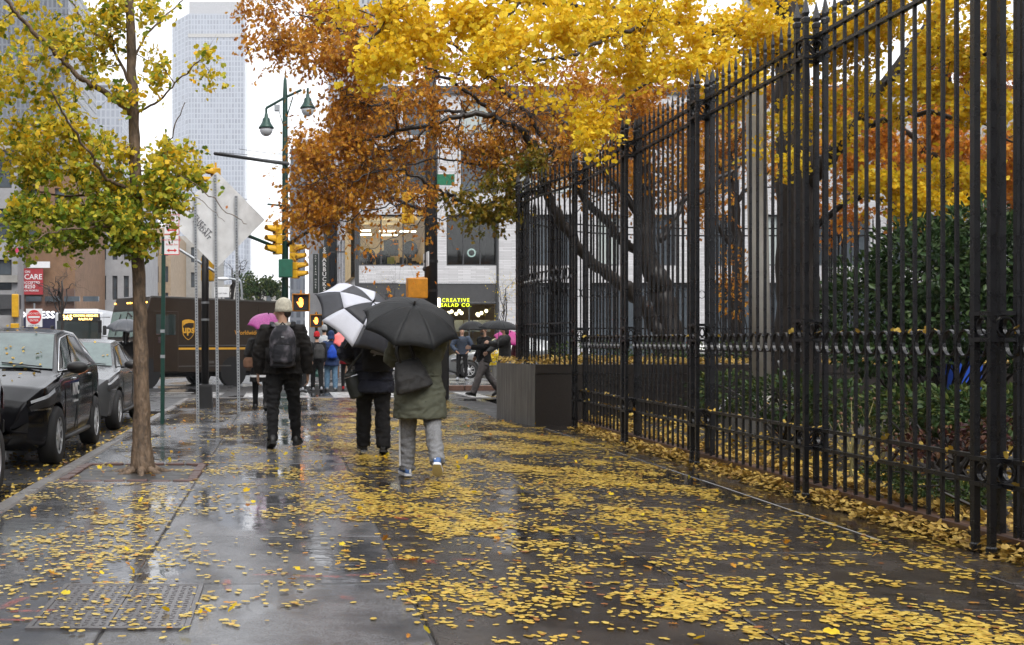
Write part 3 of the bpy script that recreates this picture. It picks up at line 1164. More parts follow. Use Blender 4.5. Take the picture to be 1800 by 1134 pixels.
# unseen terraces added to block low sky: left street, behind, beyond the park
for x0, x1, y0, y1, z1, mt in ((-30, -17.5, -60, 20, 15, 'brick_brown'), (-30, -17.8, 20, 58, 14, 'stone_grey'), (-30, 12, -75, -55, 11, 'brick_tan'), (12, 60, -75, -50, 13, 'stone_grey'), (34, 60, -40, 10, 22, 'brick_brown'), (36, 60, 10, 48, 26, 'stone_pale')):
    ops = []
    f = MB()
    f.lohi((x0, y0, -.1), (x1, y1, z1))
    wl_ = tag(f.build('unseen_terrace', mt), kind='structure')
    g = MB()
    for j in range(int((z1 - 3) / 3.6)):
        for k in range(int((y1 - y0) / 3.2)):
            yy, zz = y0 + 1 + k * 3.2, 4.2 + j * 3.6
            if x1 < 0:
                g.lohi((x1 - .2, yy, zz), (x1 + .02, yy + 1.5, zz + 2.1))
            elif x0 > 30:
                g.lohi((x0 - .02, yy, zz), (x0 + .2, yy + 1.5, zz + 2.1))
        if y1 < -30:
            for k in range(int((x1 - x0) / 3.2)):
                xx, zz = x0 + 1 + k * 3.2, 4.2 + j * 3.6
                g.lohi((xx, y1 - .2, zz), (xx + 1.5, y1 + .02, zz + 2.1))
    tag(g.build('terrace_window', 'dark_glass', wl_), kind='stuff')
# towers in the rain haze: windows too small to pick apart
tw = thing('hazy_skyscraper', 'tall pale office tower fading into the rain haze', 'skyscraper', (0, 0, 0))
Yt = 960
x0, x1 = (331 - 500) * Yt / 2000, (430 - 500) * Yt / 2000
zt = EYE + (600 - 24) * Yt / 2000
xl = (297 - 500) * Yt / 2000
m = MB()
m.add([(x0, Yt, 0), (x1, Yt, 0), (x1, Yt, zt), (x0, Yt, zt), (xl, Yt + 28, 0), (xl, Yt + 28, zt), (x1, Yt + 64, 0), (x1, Yt + 64, zt), (xl, Yt + 64, 0), (xl, Yt + 64, zt)],
      [(0, 1, 2, 3), (4, 0, 3, 5), (1, 6, 7, 2), (3, 2, 7, 9, 5), (8, 4, 5, 9)])
m.build('shaft', 'tower_grid', tw)
m = MB()
m.lohi((x0 + .4, Yt + 3, zt - .1), (x1 - .6, Yt + 56, zt + 11))
m.build('crown', 'stone_grey', tw)
MB().lohi((x0 - .2, Yt - .5, zt - 20), (x1 + .2, Yt - .05, zt - 17)).build('band', 'stone_pale', tw)
MB().lohi((x1 - .01, Yt + 6, 0), (x1 + 4.4, Yt + 60, EYE + (600 - 400) * Yt / 2000)).build('low_wing', 'tower_grid', tw)


def tower(name, label, px0, px1, ytop, Y, mt, depth=30):
    t = thing(name, label, 'skyscraper', (0, 0, 0))
    x0, x1, z = (px0 - 500) * Y / 2000, (px1 - 500) * Y / 2000, EYE - (ytop - 600) * Y / 2000
    MB().lohi((x0, Y, -.1), (x1, Y + depth, z)).build('shaft', mt, t)
    MB().lohi((x0 + 1, Y + 2, z), (x1 - 1, Y + depth - 2, z + 2.5)).build('roof_plant', 'stone_grey', t)
    MB().lohi((x0 - .15, Y - .15, z - 1.2), (x1 + .15, Y - .01, z)).build('cornice', 'fascia', t)


tower('slate_tower', 'dark slate tower behind the crown of the street ginkgo', -60, 120, -40, 400, 'tower_slate', 60)
tower('pale_midrise', 'pale hazy midrise between the tree trunk and the dark tower', 150, 214, 150, 620, 'tower_grid', 60)
tower('dark_tower', 'dark glass tower behind the street lamp and traffic signals', 511, 585, 262, 260, 'tower_slate', 60)
tower('grey_tower', 'grey tower half hidden by the orange oak', 588, 700, -60, 420, 'tower_grey', 60)
tower('hazy_slab', 'distant hazy slab block beside the left tower', 214, 260, 330, 800, 'tower_grid', 60)

# ------------------------------------------------------------------ iron fence
mat('iron', (.0095, .0102, .0125), .30, metal=.1, var=.3, scale=9, bump=.12, bscale=110, spec=.4, rvar=.12)
mat('bark_ginkgo', (.115, .078, .05), .7, var=.75, scale=22, stretch=(1, 1, .35), bump=1., bscale=40)
mat('bark_dark', (.021, .015, .011), .7, var=.45, scale=12, stretch=(1, 1, .3), bump=1., bscale=30)
mat('bark_wet', (.013, .0095, .0075), .5, var=.4, scale=20)
mat('pole_grey', (.40, .39, .365), .55, var=.12, scale=6)
mat('steel_pale', (.38, .40, .42), .45, metal=.3, var=.15)
leaf_mat('leaf_gold', [(0, (.70, .42, .012)), (.35, (.80, .54, .02)), (.7, (.9, .68, .05)), (1, (.76, .62, .05))], trans=.45)
leaf_mat('leaf_green', [(0, (.09, .15, .02)), (.3, (.22, .29, .03)), (.6, (.48, .48, .05)), (.85, (.72, .62, .07)), (1, (.20, .28, .04))], trans=.42)
leaf_mat('leaf_yellow', [(0, (.48, .40, .02)), (.4, (.74, .54, .03)), (.75, (.70, .60, .08)), (1, (.82, .46, .015))], trans=.45)
leaf_mat('leaf_oak', [(0, (.30, .11, .014)), (.3, (.50, .205, .022)), (.6, (.64, .30, .03)), (.85, (.46, .24, .03)), (1, (.72, .42, .05))])
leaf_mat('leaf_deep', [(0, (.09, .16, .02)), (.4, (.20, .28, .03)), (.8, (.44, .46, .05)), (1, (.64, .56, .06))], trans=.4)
leaf_mat('leaf_oak_green', [(0, (.10, .12, .015)), (.5, (.25, .19, .02)), (1, (.36, .22, .03))])
leaf_mat('leaf_orange', [(0, (.45, .14, .015)), (.5, (.62, .24, .025)), (1, (.55, .32, .04))])
leaf_mat('leaf_dark', [(0, (.018, .04, .016)), (.5, (.032, .065, .022)), (.9, (.055, .09, .03)), (1, (.08, .11, .035))], rough=.35, trans=.15)
leaf_mat('leaf_ivy', [(0, (.02, .045, .015)), (.6, (.04, .075, .02)), (1, (.09, .10, .02))], trans=.2)
leaf_mat('leaf_red', [(0, (.035, .010, .012)), (.6, (.06, .022, .016)), (1, (.14, .07, .025))], trans=.2)
leaf_mat('leaf_fallen', [(0, (.26, .15, .018)), (.3, (.43, .285, .04)), (.7, (.54, .39, .085)), (.93, (.55, .34, .05)), (.97, (.28, .10, .025)), (1, (.16, .06, .02))], rough=.4, trans=.1)
leaf_mat('leaf_pale', [(0, (.38, .25, .04)), (.5, (.50, .36, .08)), (.92, (.56, .43, .13)), (.96, (.5, .22, .03)), (1, (.2, .08, .02))], rough=.4, trans=.1)
leaf_mat('leaf_pile', [(0, (.22, .13, .03)), (.4, (.42, .27, .06)), (.8, (.54, .38, .10)), (1, (.2, .10, .03))], rough=.5, trans=.15)

Z_TOP = (3.79, 3.63)
Z_LOW = (.58, .426)
S4 = .16


def spear(mb, w, z0, z1, zt, bulge=1.5):
    h = w / 2
    q = []
    for z, s in ((z0, 1), (z1 - .02, 1), (z1 - .02, bulge), (z1 + .015, bulge * 1.05), (z1 + .03, .8), (z1 + .06, 1.25), (zt, .08)):
        q.append([(-h * s, -h * s, z), (h * s, -h * s, z), (h * s, h * s, z), (-h * s, h * s, z)])
    mb.loft(q)


def ring_mesh(name, ry, rz, dep=.024, th=.0085, seg=18):
    m = MB()
    secs = []
    for k in range(seg + 1):
        t = 2 * math.pi * k / seg
        c, s = math.cos(t), math.sin(t)
        secs.append([(-dep / 2, ry * c, rz * s), (dep / 2, ry * c, rz * s), (dep / 2, (ry - th) * c, (rz - th) * s), (-dep / 2, (ry - th) * c, (rz - th) * s)])
    m.loft(secs, cap=False)
    return m.mesh(name, 'iron', smooth=False)


class Fence:
    def __init__(self, label, base, zlow, zscroll, zmid):
        self.t = thing('iron_fence', label, 'fence')
        self.base, self.zlow, self.zs, self.zm = base, zlow, zscroll, zmid
        m = MB()
        spear(m, .0215, base + .13 if base == 0 else base - .02, 3.88, 4.06, 1.15)
        for z in (zscroll,):
            m.box((0, 0, z), (.03, .03, .03))
        self.picket = m.mesh('picket', 'iron')
        m = MB()
        spear(m, .037, base - .02, 3.93, 4.13, 1.35)
        m.box((0, 0, base + .03), (.054, .054, .06), bev=.01)
        self.post = m.mesh('post', 'iron')
        self.scroll = ring_mesh('scroll', .074, .088)
        self.ring = ring_mesh('ring', .058, .062)

    def put(self, name, me, p, rz=0.):
        o = link(name, me, self.t)
        o.location = p
        o.rotation_euler = (0, 0, rz)
        return o

    def cluster(self, c, d):
        """four posts on a square, tied by collars with rings between them; d = fence direction"""
        d = Vector(d).normalized()
        a = Vector((-d.y, d.x, 0))
        ang = math.atan2(d.y, d.x) - math.pi / 2
        h = S4 / 2
        for i in (-1, 1):
            for j in (-1, 1):
                self.put('post', self.post, c + d * (h * i) + a * (h * j), ang)
        for z0, z1 in ((Z_TOP[1], Z_TOP[0]), (self.zlow[1], self.zlow[0]), self.zm):
            for z in (z0, z1):
                m = MB()
                for j in (-1, 1):
                    m.bar(Vector((j * h, -h - .027, 0)), Vector((j * h, h + .027, 0)), .05, .026)
                    m.bar(Vector((-h + .026, j * h, 0)), Vector((h - .026, j * h, 0)), .046, .024)
                o = m.build('collar', 'iron', self.t)
                o.location = c + Vector((0, 0, z))
                o.rotation_euler = (0, 0, ang)
            for k in range(4):
                aa = ang + k * math.pi / 2
                off = Vector((math.cos(aa), math.sin(aa), 0)) * h
                self.put('ring', self.ring, c + off + Vector((0, 0, (z0 + z1) / 2)), aa)

    def bay(self, pts, n, scroll=True):
        """pickets at equal spacing along the polyline pts, four rails and the scroll band"""
        pts = [Vector(p) for p in pts]
        seg = [(pts[i + 1] - pts[i]).length for i in range(len(pts) - 1)]
        tot = sum(seg)

        def where(s):
            for i, l in enumerate(seg):
                if s <= l or i == len(seg) - 1:
                    return pts[i].lerp(pts[i + 1], s / l), (pts[i + 1] - pts[i]).normalized()
                s -= l
        for k in range(n):
            p, d = where(tot * (k + 1) / (n + 1))
            self.put('picket', self.picket, p, math.atan2(d.y, d.x) - math.pi / 2 + random.gauss(0, .01)).rotation_euler.x = random.gauss(0, .0012)
        for z in (*Z_TOP, *self.zlow):
            m = MB()
            for i in range(len(pts) - 1):
                m.bar(pts[i] + Vector((0, 0, z)), pts[i + 1] + Vector((0, 0, z)), .046, .026)
            m.build('rail', 'iron', self.t)
        if scroll:
            for k in range(n + 1):
                p, d = where(tot * (k + .5) / (n + 1))
                self.put('scroll', self.scroll, p + Vector((0, 0, self.zs)), math.atan2(d.y, d.x) - math.pi / 2)


XF = 4.35
fence = Fence('tall black iron picket fence with spear tips and scrollwork along the pavement', 0., Z_LOW, 1.29, (1.31, 1.47))
CY = [4.50, 6.95, 9.40, 11.85, 14.29, 16.74]
for y in CY[1:]:
    fence.cluster(Vector((XF, y, 0)), (0, 1, 0))
for a, b in zip(CY[:-1], CY[1:]):
    fence.bay([(XF, a + S4 / 2, 0), (XF, b - S4 / 2, 0)], 13)
f2 = Fence('black iron fence curving along the top of the raised planter', PTOP, (1.58, 1.42), 2.33, (2.36, 2.52))
path = catmull([(4.33, 16.95, 0), (4.10, 18.1, 0), (4.04, 19.3, 0), (4.25, 20.6, 0), (4.62, 21.9, 0), (5.2, 23.0, 0), (6.1, 24.1, 0), (7.3, 24.8, 0), (8.7, 25.1, 0), (11, 25.12, 0)], 6)
acc, cur, brk = 0., [path[0]], []
for a, b in zip(path[:-1], path[1:]):
    cur.append(b)
    acc += (b - a).length
    if acc > 2.2:
        brk.append((cur, acc))
        cur, acc = [b], 0.
for k, (pts, L_) in enumerate(brk):
    f2.bay(pts, max(4, int(L_ / .16) - 1))
    d = (pts[-1] - pts[-2])
    if k % 2 == 0:
        f2.cluster(pts[-1], d)
e = brk[-1][0][-1]
for i in range(4):
    f2.bay([e + Vector((2.4 * i, 0, 0)), e + Vector((2.4 * (i + 1), 0, 0))], 14)
    f2.cluster(e + Vector((2.4 * (i + 1), 0, 0)), (1, 0, 0))


# ------------------------------------------------------------------ trees
def rdir():
    v = Vector((random.gauss(0, 1), random.gauss(0, 1), random.gauss(0, 1)))
    return v.normalized()


class Tree:
    def __init__(self, name, label, bark, loc):
        self.t = thing(name, label, 'tree', loc)
        self.loc = Vector(loc)
        self.bark = bark
        self.pts = []
        self.tw = MB()
        self.anch = []

    def limb(self, pts, r0, r1, name='limb', seg=9, wob=.02, flare=0.):
        c = catmull(pts, 6)
        n = len(c)
        rs = []
        for i, p in enumerate(c):
            t = i / (n - 1)
            w = wob * (1 if 0 < i < n - 1 else 0)
            c[i] = p + Vector((random.gauss(0, w), random.gauss(0, w), random.gauss(0, w)))
            r = r0 + (r1 - r0) * t
            if flare:
                r *= 1 + flare * math.exp(-t * n * .35)
            rs.append(r * random.uniform(.95, 1.06))
            self.pts.append((c[i].copy(), r))
        m = MB().tube([p - self.loc for p in c], rs, seg)
        m.build(name, self.bark, self.t, smooth=True)
        return c

    def near(self, p, back=None):
        best = min(self.pts, key=lambda q: (q[0] - p).length + (.6 if q[0].z > p.z + .3 else 0))
        return best

    def blob(self, c, rad, subs=3, twigs=5, tl=.35, r=.010, anchors=6, droop=.12, bare=0.):
        """branchlets from the nearest limb into an ellipsoid of foliage, twigs with leaf anchors along them"""
        c = Vector(c)
        for s in range(subs):
            q = rdir()
            f = random.random() ** .5
            e = c + Vector((q.x * rad[0], q.y * rad[1], q.z * rad[2])) * f * .85
            s0, sr = self.near(e)
            mid = s0.lerp(e, .55) + Vector((random.gauss(0, .1), random.gauss(0, .1), random.uniform(.0, .25))) * (e - s0).length * .5
            path = catmull([s0, mid, e], 5)
            rr = min(sr * .7, r)
            self.tw.tube([p - self.loc for p in path], [rr * (1 - .65 * i / (len(path) - 1)) for i in range(len(path))], 5, cap=False)
            self.pts += [(p.copy(), rr * .5) for p in path[2:]]
            for k in range(twigs):
                b = path[random.randint(len(path) // 3, len(path) - 1)]
                d = (rdir() + (e - s0).normalized() * .6).normalized()
                L_ = tl * random.uniform(.5, 1.3)
                t1 = b + d * L_ * .5 + Vector((0, 0, random.uniform(-.02, .05)))
                t2 = b + d * L_ + Vector((0, 0, -droop * random.random() * L_ * 3))
                self.tw.tube([b - self.loc, t1 - self.loc, t2 - self.loc], [rr * .5, rr * .38, rr * .2], 3, cap=False)
                if random.random() < bare:
                    continue
                for a in range(anchors):
                    t = (a + random.random()) / anchors
                    p = b.lerp(t1, t * 2) if t < .5 else t1.lerp(t2, t * 2 - 1)
                    self.anch.append((p, d))

    def leaves(self, n, tpl, size, mt, name='crown', jitter=.03, down=.6, up=.4, sel=None, sizevar=.38):
        A = [a for a in self.anch if sel is None or sel(a[0])]
        if not A:
            return
        idx = rng.integers(0, len(A), n)
        P0 = np.array([a[0] - self.loc for a in A])[idx] + rng.normal(0, jitter, (n, 3))
        D = np.array([a[1] for a in A])[idx]
        y = rng.normal(0, .7, (n, 3)) + D * .4 + np.array([0, 0, -down])
        nn = rng.normal(0, .8, (n, 3)) + np.array([0, -.15, up])
        o = leaf_cloud(name, tpl, P0, y, nn, size * rng.uniform(1 - sizevar, 1 + sizevar, n), mt, self.t, curl=rng.normal(0, .25, n))
        tag(o, kind='stuff')

    def done(self):
        o = self.tw.build('twigs', self.bark, self.t)
        tag(o, kind='stuff')


# young street ginkgo on the left
YG = 11.42
base = Vector((-1.43, YG, -.03))
g = Tree('street_ginkgo', 'young ginkgo street tree with green and yellow leaves in a pavement pit', 'bark_ginkgo', base)
W = lambda l, Y, dy=0.: [at(x, y, Y + dy * i / max(1, len(l) - 1)) for i, (x, y) in enumerate(l)]
g.limb([base] + W([(249, 720), (247, 600), (243, 460), (239, 330), (235, 200), (230, 80), (226, -60)], YG), .086, .04, 'trunk', 16, .004, .55)
for k in range(7):                                       # root flare running out into the soil
    a_ = k * .9 + .3
    u_ = Vector((math.cos(a_), math.sin(a_), 0))
    L_ = random.uniform(.2, .34)
    g.limb([base + u_ * .02 + Vector((0, 0, .22)), base + u_ * .08 + Vector((0, 0, .07)), base + u_ * (.10 + L_ * .5) + Vector((0, 0, .012)), base + u_ * (.1 + L_) + Vector((0, 0, -.02))], .062, .015, 'root', 8, .006)
for l, r0, r1, dy in (([(233, 200), (190, 165), (145, 140), (100, 95), (50, 45), (10, 0), (-40, -60)], .034, .014, -.7), ([(240, 202), (285, 170), (320, 135), (368, 88)], .013, .005, -.3),
                      ([(236, 335), (195, 320), (165, 280), (120, 215), (90, 160)], .022, .008, -.9), ([(238, 350), (205, 335), (150, 345), (80, 340), (30, 320)], .02, .006, .5),
                      ([(240, 380), (215, 395), (150, 400), (90, 410), (50, 430)], .016, .005, -.8), ([(245, 350), (275, 300), (300, 240), (325, 180)], .012, .004, -.5),
                      ([(243, 335), (275, 318), (310, 310), (350, 328), (400, 372), (434, 394)], .010, .003, -.4), ([(243, 300), (290, 300), (330, 298), (356, 312)], .011, .004, .3),
                      ([(236, 160), (200, 90), (150, 40), (110, -20)], .018, .008, .6), ([(232, 110), (260, 60), (300, 20), (330, -10)], .014, .006, .4), ([(310, 312), (345, 345), (365, 362), (395, 390)], .005, .002, 0),
                      ([(240, 390), (262, 370), (285, 345), (300, 320)], .011, .004, -.6)):
    g.limb(W(l, YG, dy), r0, r1, 'limb', 7, .008)
k = YG / 2000
for px, py, rx, ry, s, tw in ((50, 130, 95, 90, 8, 7), (110, 235, 105, 70, 9, 8), (50, 300, 80, 60, 7, 8), (150, 325, 95, 55, 9, 8), (120, 395, 95, 42, 10, 8), (205, 385, 62, 50, 9, 8), (272, 350, 45, 55, 7, 8),
                              (285, 285, 45, 50, 6, 7), (165, 80, 75, 60, 7, 7), (70, 40, 85, 55, 8, 7), (15, 210, 50, 70, 6, 7), (345, 292, 26, 32, 3, 5), (355, 115, 24, 34, 3, 4), (190, 15, 70, 35, 6, 6),
                              (285, 130, 50, 60, 4, 4), (265, 25, 30, 25, 3, 5), (195, 260, 50, 45, 5, 6), (60, 430, 50, 14, 3, 5), (60, 375, 60, 35, 6, 7), (240, 420, 45, 22, 6, 7), (170, 170, 70, 30, 4, 5), (-40, 120, 70, 150, 8, 7), (100, -70, 160, 60, 8, 7)):
    g.blob(at(px, py, YG + random.uniform(-.4, .3)), (rx * k, .75, ry * k), int(s * 1.7), tw + 1, .22, .006, 6)
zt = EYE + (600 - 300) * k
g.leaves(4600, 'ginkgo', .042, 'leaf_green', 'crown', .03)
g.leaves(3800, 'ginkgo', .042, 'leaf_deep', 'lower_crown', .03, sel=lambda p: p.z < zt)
g.leaves(6800, 'ginkgo', .042, 'leaf_yellow', 'yellow_leaves', .03, sel=lambda p: p.z > zt - .45 or p.x > -1.5)
g.done()

# old ginkgo in the park, branches reaching over the fence
YK = 15.6
base = Vector((6.98, YK, .12))
g = Tree('park_ginkgo', 'old ginkgo behind the fence, golden branches hanging over the pavement', 'bark_dark', base)
g.limb([base] + W([(1402, 560), (1400, 430), (1398, 300), (1394, 150), (1388, 0), (1380, -160)], YK), .30, .17, 'trunk', 14, .012, .4)
for l, Y0, Y1, r0, r1 in (([(1392, 110), (1310, 58), (1240, 52), (1160, 32), (1035, 15), (960, 0), (880, -15), (790, -10), (700, 20), (650, 70)], YK, 10.6, .075, .012),
                          ([(1412, 335), (1450, 285), (1500, 225), (1560, 145), (1640, 40), (1700, -40)], YK, 14.0, .12, .06),
                          ([(1394, 120), (1300, 90), (1230, 110), (1150, 140), (1080, 180), (1040, 240), (1028, 290)], YK, 12.0, .04, .006),
                          ([(1160, 32), (1080, 60), (1000, 95), (930, 110), (850, 140)], 12.6, 9.6, .025, .006),
                          ([(1388, 20), (1250, -30), (1100, -40), (950, -20), (860, 60)], YK, 9.8, .06, .01),
                          ([(1240, 52), (1230, 110), (1260, 160), (1310, 180)], 14.2, 13.2, .02, .006),
                          ([(1500, 225), (1600, 200), (1700, 210), (1780, 250)], 14.9, 13.0, .05, .01),
                          ([(1412, 420), (1480, 360), (1560, 330), (1650, 320)], YK, 13.5, .05, .01),
                          ([(1560, 145), (1650, 110), (1750, 90), (1850, 100)], 14.4, 12.0, .05, .015),
                          ([(1390, 60), (1480, 10), (1600, -30)], YK, 12.5, .06, .02)):
    g.limb([at(x, y, Y0 + (Y1 - Y0) * i / (len(l) - 1)) for i, (x, y) in enumerate(l)], r0, r1, 'limb', 8, .015)
for px, py, rx, ry, Y, s, tw in ((600, 10, 45, 22, 11, 4, 6), (690, 30, 60, 38, 10.8, 9, 8), (680, 105, 42, 35, 10.7, 7, 8), (640, 125, 20, 18, 10.7, 3, 6), (760, 40, 60, 38, 10.8, 8, 8), (745, 95, 38, 26, 10.8, 5, 7), (840, 30, 60, 32, 10.8, 8, 8), (900, 70, 55, 36, 9.8, 8, 8), (850, 118, 24, 20, 9.7, 4, 7),
                                 (980, 40, 50, 40, 9.9, 8, 8), (960, 110, 26, 26, 12, 3, 6), (1040, 55, 45, 36, 11.8, 7, 7), (1110, 60, 55, 42, 12.4, 7, 7), (1190, 70, 55, 38, 13.2, 7, 7), (1130, 125, 62, 28, 12.6, 6, 7), (1040, 185, 28, 40, 12.2, 4, 6), (1030, 245, 20, 42, 12, 4, 6), (1060, 200, 22, 22, 12, 3, 6), (960, 170, 16, 26, 12, 2, 5),
                                 (1250, 150, 40, 34, 13.2, 5, 6), (1310, 160, 22, 50, 13.2, 4, 6), (1270, 40, 60, 42, 14, 7, 7), (1360, 60, 50, 70, 14, 7, 7), (1440, 60, 60, 60, 14, 8, 7), (1540, 60, 70, 60, 13.6, 9, 7), (1640, 70, 70, 70, 13.4, 9, 7), (1740, 70, 70, 80, 13, 9, 7), (1480, 150, 40, 40, 14, 5, 6), (1600, 170, 70, 50, 13.6, 8, 7), (1720, 180, 70, 60, 13, 8, 7),
                                 (1400, 220, 30, 80, 14.6, 4, 6), (1340, 260, 14, 60, 14, 2, 5), (1385, 300, 12, 40, 14, 2, 5), (1680, 300, 60, 50, 13.4, 6, 7), (1540, 320, 55, 50, 13.6, 6, 7), (1610, 350, 50, 40, 13.4, 6, 7), (1480, 250, 30, 40, 14, 3, 6), (1200, 15, 60, 30, 13, 6, 7), (1130, 20, 50, 30, 12.6, 6, 7), (1250, 100, 40, 30, 13.4, 5, 7), (1320, 20, 50, 30, 14, 5, 7), (1090, 110, 40, 28, 12.4, 4, 7), (1060, 20, 50, 30, 12, 5, 7), (1340, 110, 40, 40, 14, 4, 7), (1290, 75, 36, 30, 13.8, 5, 7), (1330, 55, 36, 34, 13.8, 5, 7), (1210, 115, 40, 24, 13, 4, 7), (1280, 120, 30, 24, 13.4, 4, 7), (1560, 20, 60, 40, 13.4, 5, 7), (1480, 60, 40, 40, 13.8, 4, 7), (950, -30, 200, 30, 10.4, 9, 7), (1300, -30, 250, 40, 13, 9, 7), (1650, -30, 200, 50, 12.6, 9, 7), (1700, 380, 40, 40, 13, 3, 5)):
    kk = Y / 2000
    g.blob(at(px, py, Y), (rx * kk, .5, ry * kk), int(s * 1.25), tw + 1, .28, .009, 6)
g.leaves(24500, 'ginkgo', .043, 'leaf_gold', 'crown', .035, down=.9)
g.leaves(8000, 'ginkgo', .044, 'leaf_yellow', 'inner_crown', .05, sel=lambda p: p.x > 6)
g.done()

# pin oak leaning out of the planter, russet leaves and a mass of bare twigs
YO = 21.0
base = at(1178, 640, YO)
base.z = PTOP - .1
g = Tree('pin_oak', 'russet pin oak with dark leaning limbs and twigs spreading over the corner', 'bark_wet', base)
g.limb([base] + W([(1172, 565), (1160, 500), (1136, 448), (1132, 380), (1130, 300), (1120, 200), (1105, 60), (1090, -60)], YO), .24, .09, 'trunk', 12, .02, .3)
g.limb(W([(1160, 590), (1134, 541), (1094, 501), (1043, 461), (988, 395), (962, 335), (945, 270), (915, 228), (870, 208), (820, 200), (770, 215), (700, 230), (630, 250)], YO - .3, -1.5), .125, .022, 'limb', 9, .02)
for l, r0, r1, Y0, dy in (([(1136, 448), (1097, 424), (1067, 394), (1030, 350), (990, 290), (940, 220), (860, 130), (760, 60), (640, 10)], .09, .02, YO, -1.5), ([(1161, 424), (1176, 404), (1207, 354), (1288, 300), (1340, 250)], .07, .03, YO, 1),
                      ([(958, 335), (911, 344), (848, 361), (807, 352), (774, 333), (733, 311), (680, 300), (620, 320)], .06, .012, YO - .6, -1.5), ([(1132, 380), (1060, 300), (960, 180), (900, 80), (850, -20)], .07, .02, YO, .6),
                      ([(870, 208), (820, 160), (750, 120), (680, 90), (600, 50), (520, 20)], .035, .008, YO - .9, -1.2), ([(820, 200), (740, 190), (660, 185), (610, 165), (585, 130)], .03, .007, YO - 1, -1), ([(770, 215), (700, 260), (630, 290), (570, 310), (520, 330)], .026, .006, YO - 1.2, -1),
                      ([(774, 333), (720, 350), (650, 370), (590, 390), (545, 400)], .018, .005, YO - 1.6, -.6), ([(945, 270), (900, 290), (840, 290), (770, 280), (700, 300), (650, 330)], .03, .006, YO - .5, -1), ([(760, 60), (690, 40), (600, 60), (530, 80), (460, 60)], .025, .006, YO - 1, -1),
                      ([(600, 50), (540, 30), (490, 10), (440, 0)], .012, .004, YO - 1.8, -.5), ([(915, 228), (880, 270), (840, 320), (790, 350), (740, 400)], .02, .004, YO - .7, -1), ([(848, 361), (800, 380), (740, 390), (690, 420), (640, 440)], .015, .003, YO - 1, -1), ([(1105, 60), (1000, 20), (900, -20)], .05, .02, YO, -1)):
    g.limb(W(l, Y0, dy), r0, r1, 'limb', 7, .03)
ko = YO / 2000
nb = 0
A0 = None
for px, py, rx, ry, s, tw in ((460, 10, 40, 25, 4, 6), (500, 70, 50, 45, 6, 7), (560, 40, 55, 50, 7, 7), (565, 100, 35, 30, 5, 7), (612, 120, 45, 50, 6, 7), (612, 180, 38, 30, 5, 7), (640, 60, 40, 50, 5, 6), (548, 268, 40, 36, 6, 7), (600, 240, 48, 40, 7, 7), (560, 320, 60, 35, 7, 7), (545, 380, 40, 22, 5, 7), (600, 370, 40, 30, 5, 6),
                              (650, 200, 60, 60, 7, 7), (640, 290, 60, 40, 7, 7), (720, 170, 60, 60, 7, 7), (710, 270, 60, 50, 7, 7), (790, 240, 60, 60, 7, 7), (780, 150, 60, 50, 6, 7), (860, 160, 60, 60, 6, 7), (930, 170, 60, 60, 6, 6), (860, 280, 70, 40, 7, 7), (1010, 130, 60, 50, 5, 6), (700, 350, 60, 35, 5, 6), (1000, 260, 50, 50, 4, 5), (640, 345, 50, 40, 4, 6),
                              (1090, 230, 60, 80, 6, 7), (1180, 260, 60, 60, 6, 7), (1050, 150, 70, 60, 6, 7), (1000, 200, 60, 60, 6, 7), (1140, 180, 60, 60, 6, 7), (1230, 210, 50, 50, 5, 7), (960, 260, 50, 50, 5, 7), (900, 210, 60, 50, 6, 7), (1260, 260, 50, 40, 3, 5), (900, 60, 120, 50, 6, 6), (1150, 130, 100, 60, 6, 6), (750, 60, 80, 50, 4, 5)):
    g.blob(at(px, py, YO - 1.2 + random.uniform(-.8, 1.2)), (rx * ko, .9, ry * ko), int(s * 1.5), tw + 2, .6, .017, 7, bare=.3)
split = lambda p: p.x < (660 - 500) * ko
g.leaves(13000, 'oak', .085, 'leaf_oak', 'crown', .06, sel=split, sizevar=.3)
g.leaves(15000, 'oak', .078, 'leaf_oak', 'sparse_crown', .06, sel=lambda p: not split(p), sizevar=.3)
# bare twigs trailing down in front of the building, and greener leaves by the fence
n0 = len(g.anch)
for px, py, rx, ry in ((640, 250, 90, 60), (700, 200, 90, 60), (760, 260, 90, 60), (820, 200, 90, 60), (880, 150, 80, 60), (860, 260, 90, 50), (940, 200, 70, 60), (1000, 180, 70, 60), (720, 330, 90, 40), (640, 330, 80, 40), (800, 310, 80, 40), (570, 300, 60, 50), (1080, 260, 60, 60), (960, 300, 50, 40), (980, 300, 60, 60), (1040, 320, 60, 60), (1100, 330, 60, 60), (1060, 240, 70, 60), (1180, 370, 70, 50), (1240, 330, 60, 50), (1000, 360, 50, 50), (1140, 280, 60, 50)):
    g.blob(at(px, py, YO - 2.2 + random.uniform(-.6, .6)), (rx * ko, .5, ry * ko), 9, 8, .75, .02, 0, droop=.25)
for px, py, rx, ry, s, tw in ((640, 430, 50, 45, 7, 7), (700, 420, 55, 45, 7, 7), (600, 420, 35, 30, 4, 6), (480, 290, 40, 40, 4, 4), (470, 340, 40, 30, 3, 4), (750, 390, 50, 35, 5, 6)):
    g.blob(at(px, py, YO - 2 + random.uniform(-.5, .5)), (rx * ko, .5, ry * ko), s, tw, .7, .012, 2, droop=.3)
g.anch = g.anch[n0:]
g.leaves(150, 'oak', .07, 'leaf_orange', 'hanging_leaves', .05)
g.anch = []
for px, py, rx, ry in ((980, 290, 60, 60), (1040, 310, 60, 60), (1100, 320, 60, 60), (1050, 230, 70, 60), (1160, 330, 70, 60), (930, 240, 60, 50), (1120, 230, 60, 60), (1230, 310, 60, 60)):
    g.blob(at(px, py, YO + random.uniform(-.3, 1.6)), (rx * ko, .8, ry * ko), 7, 8, .6, .016, 6, bare=.4)
g.leaves(4200, 'oak', .078, 'leaf_oak', 'fence_side_crown', .07)
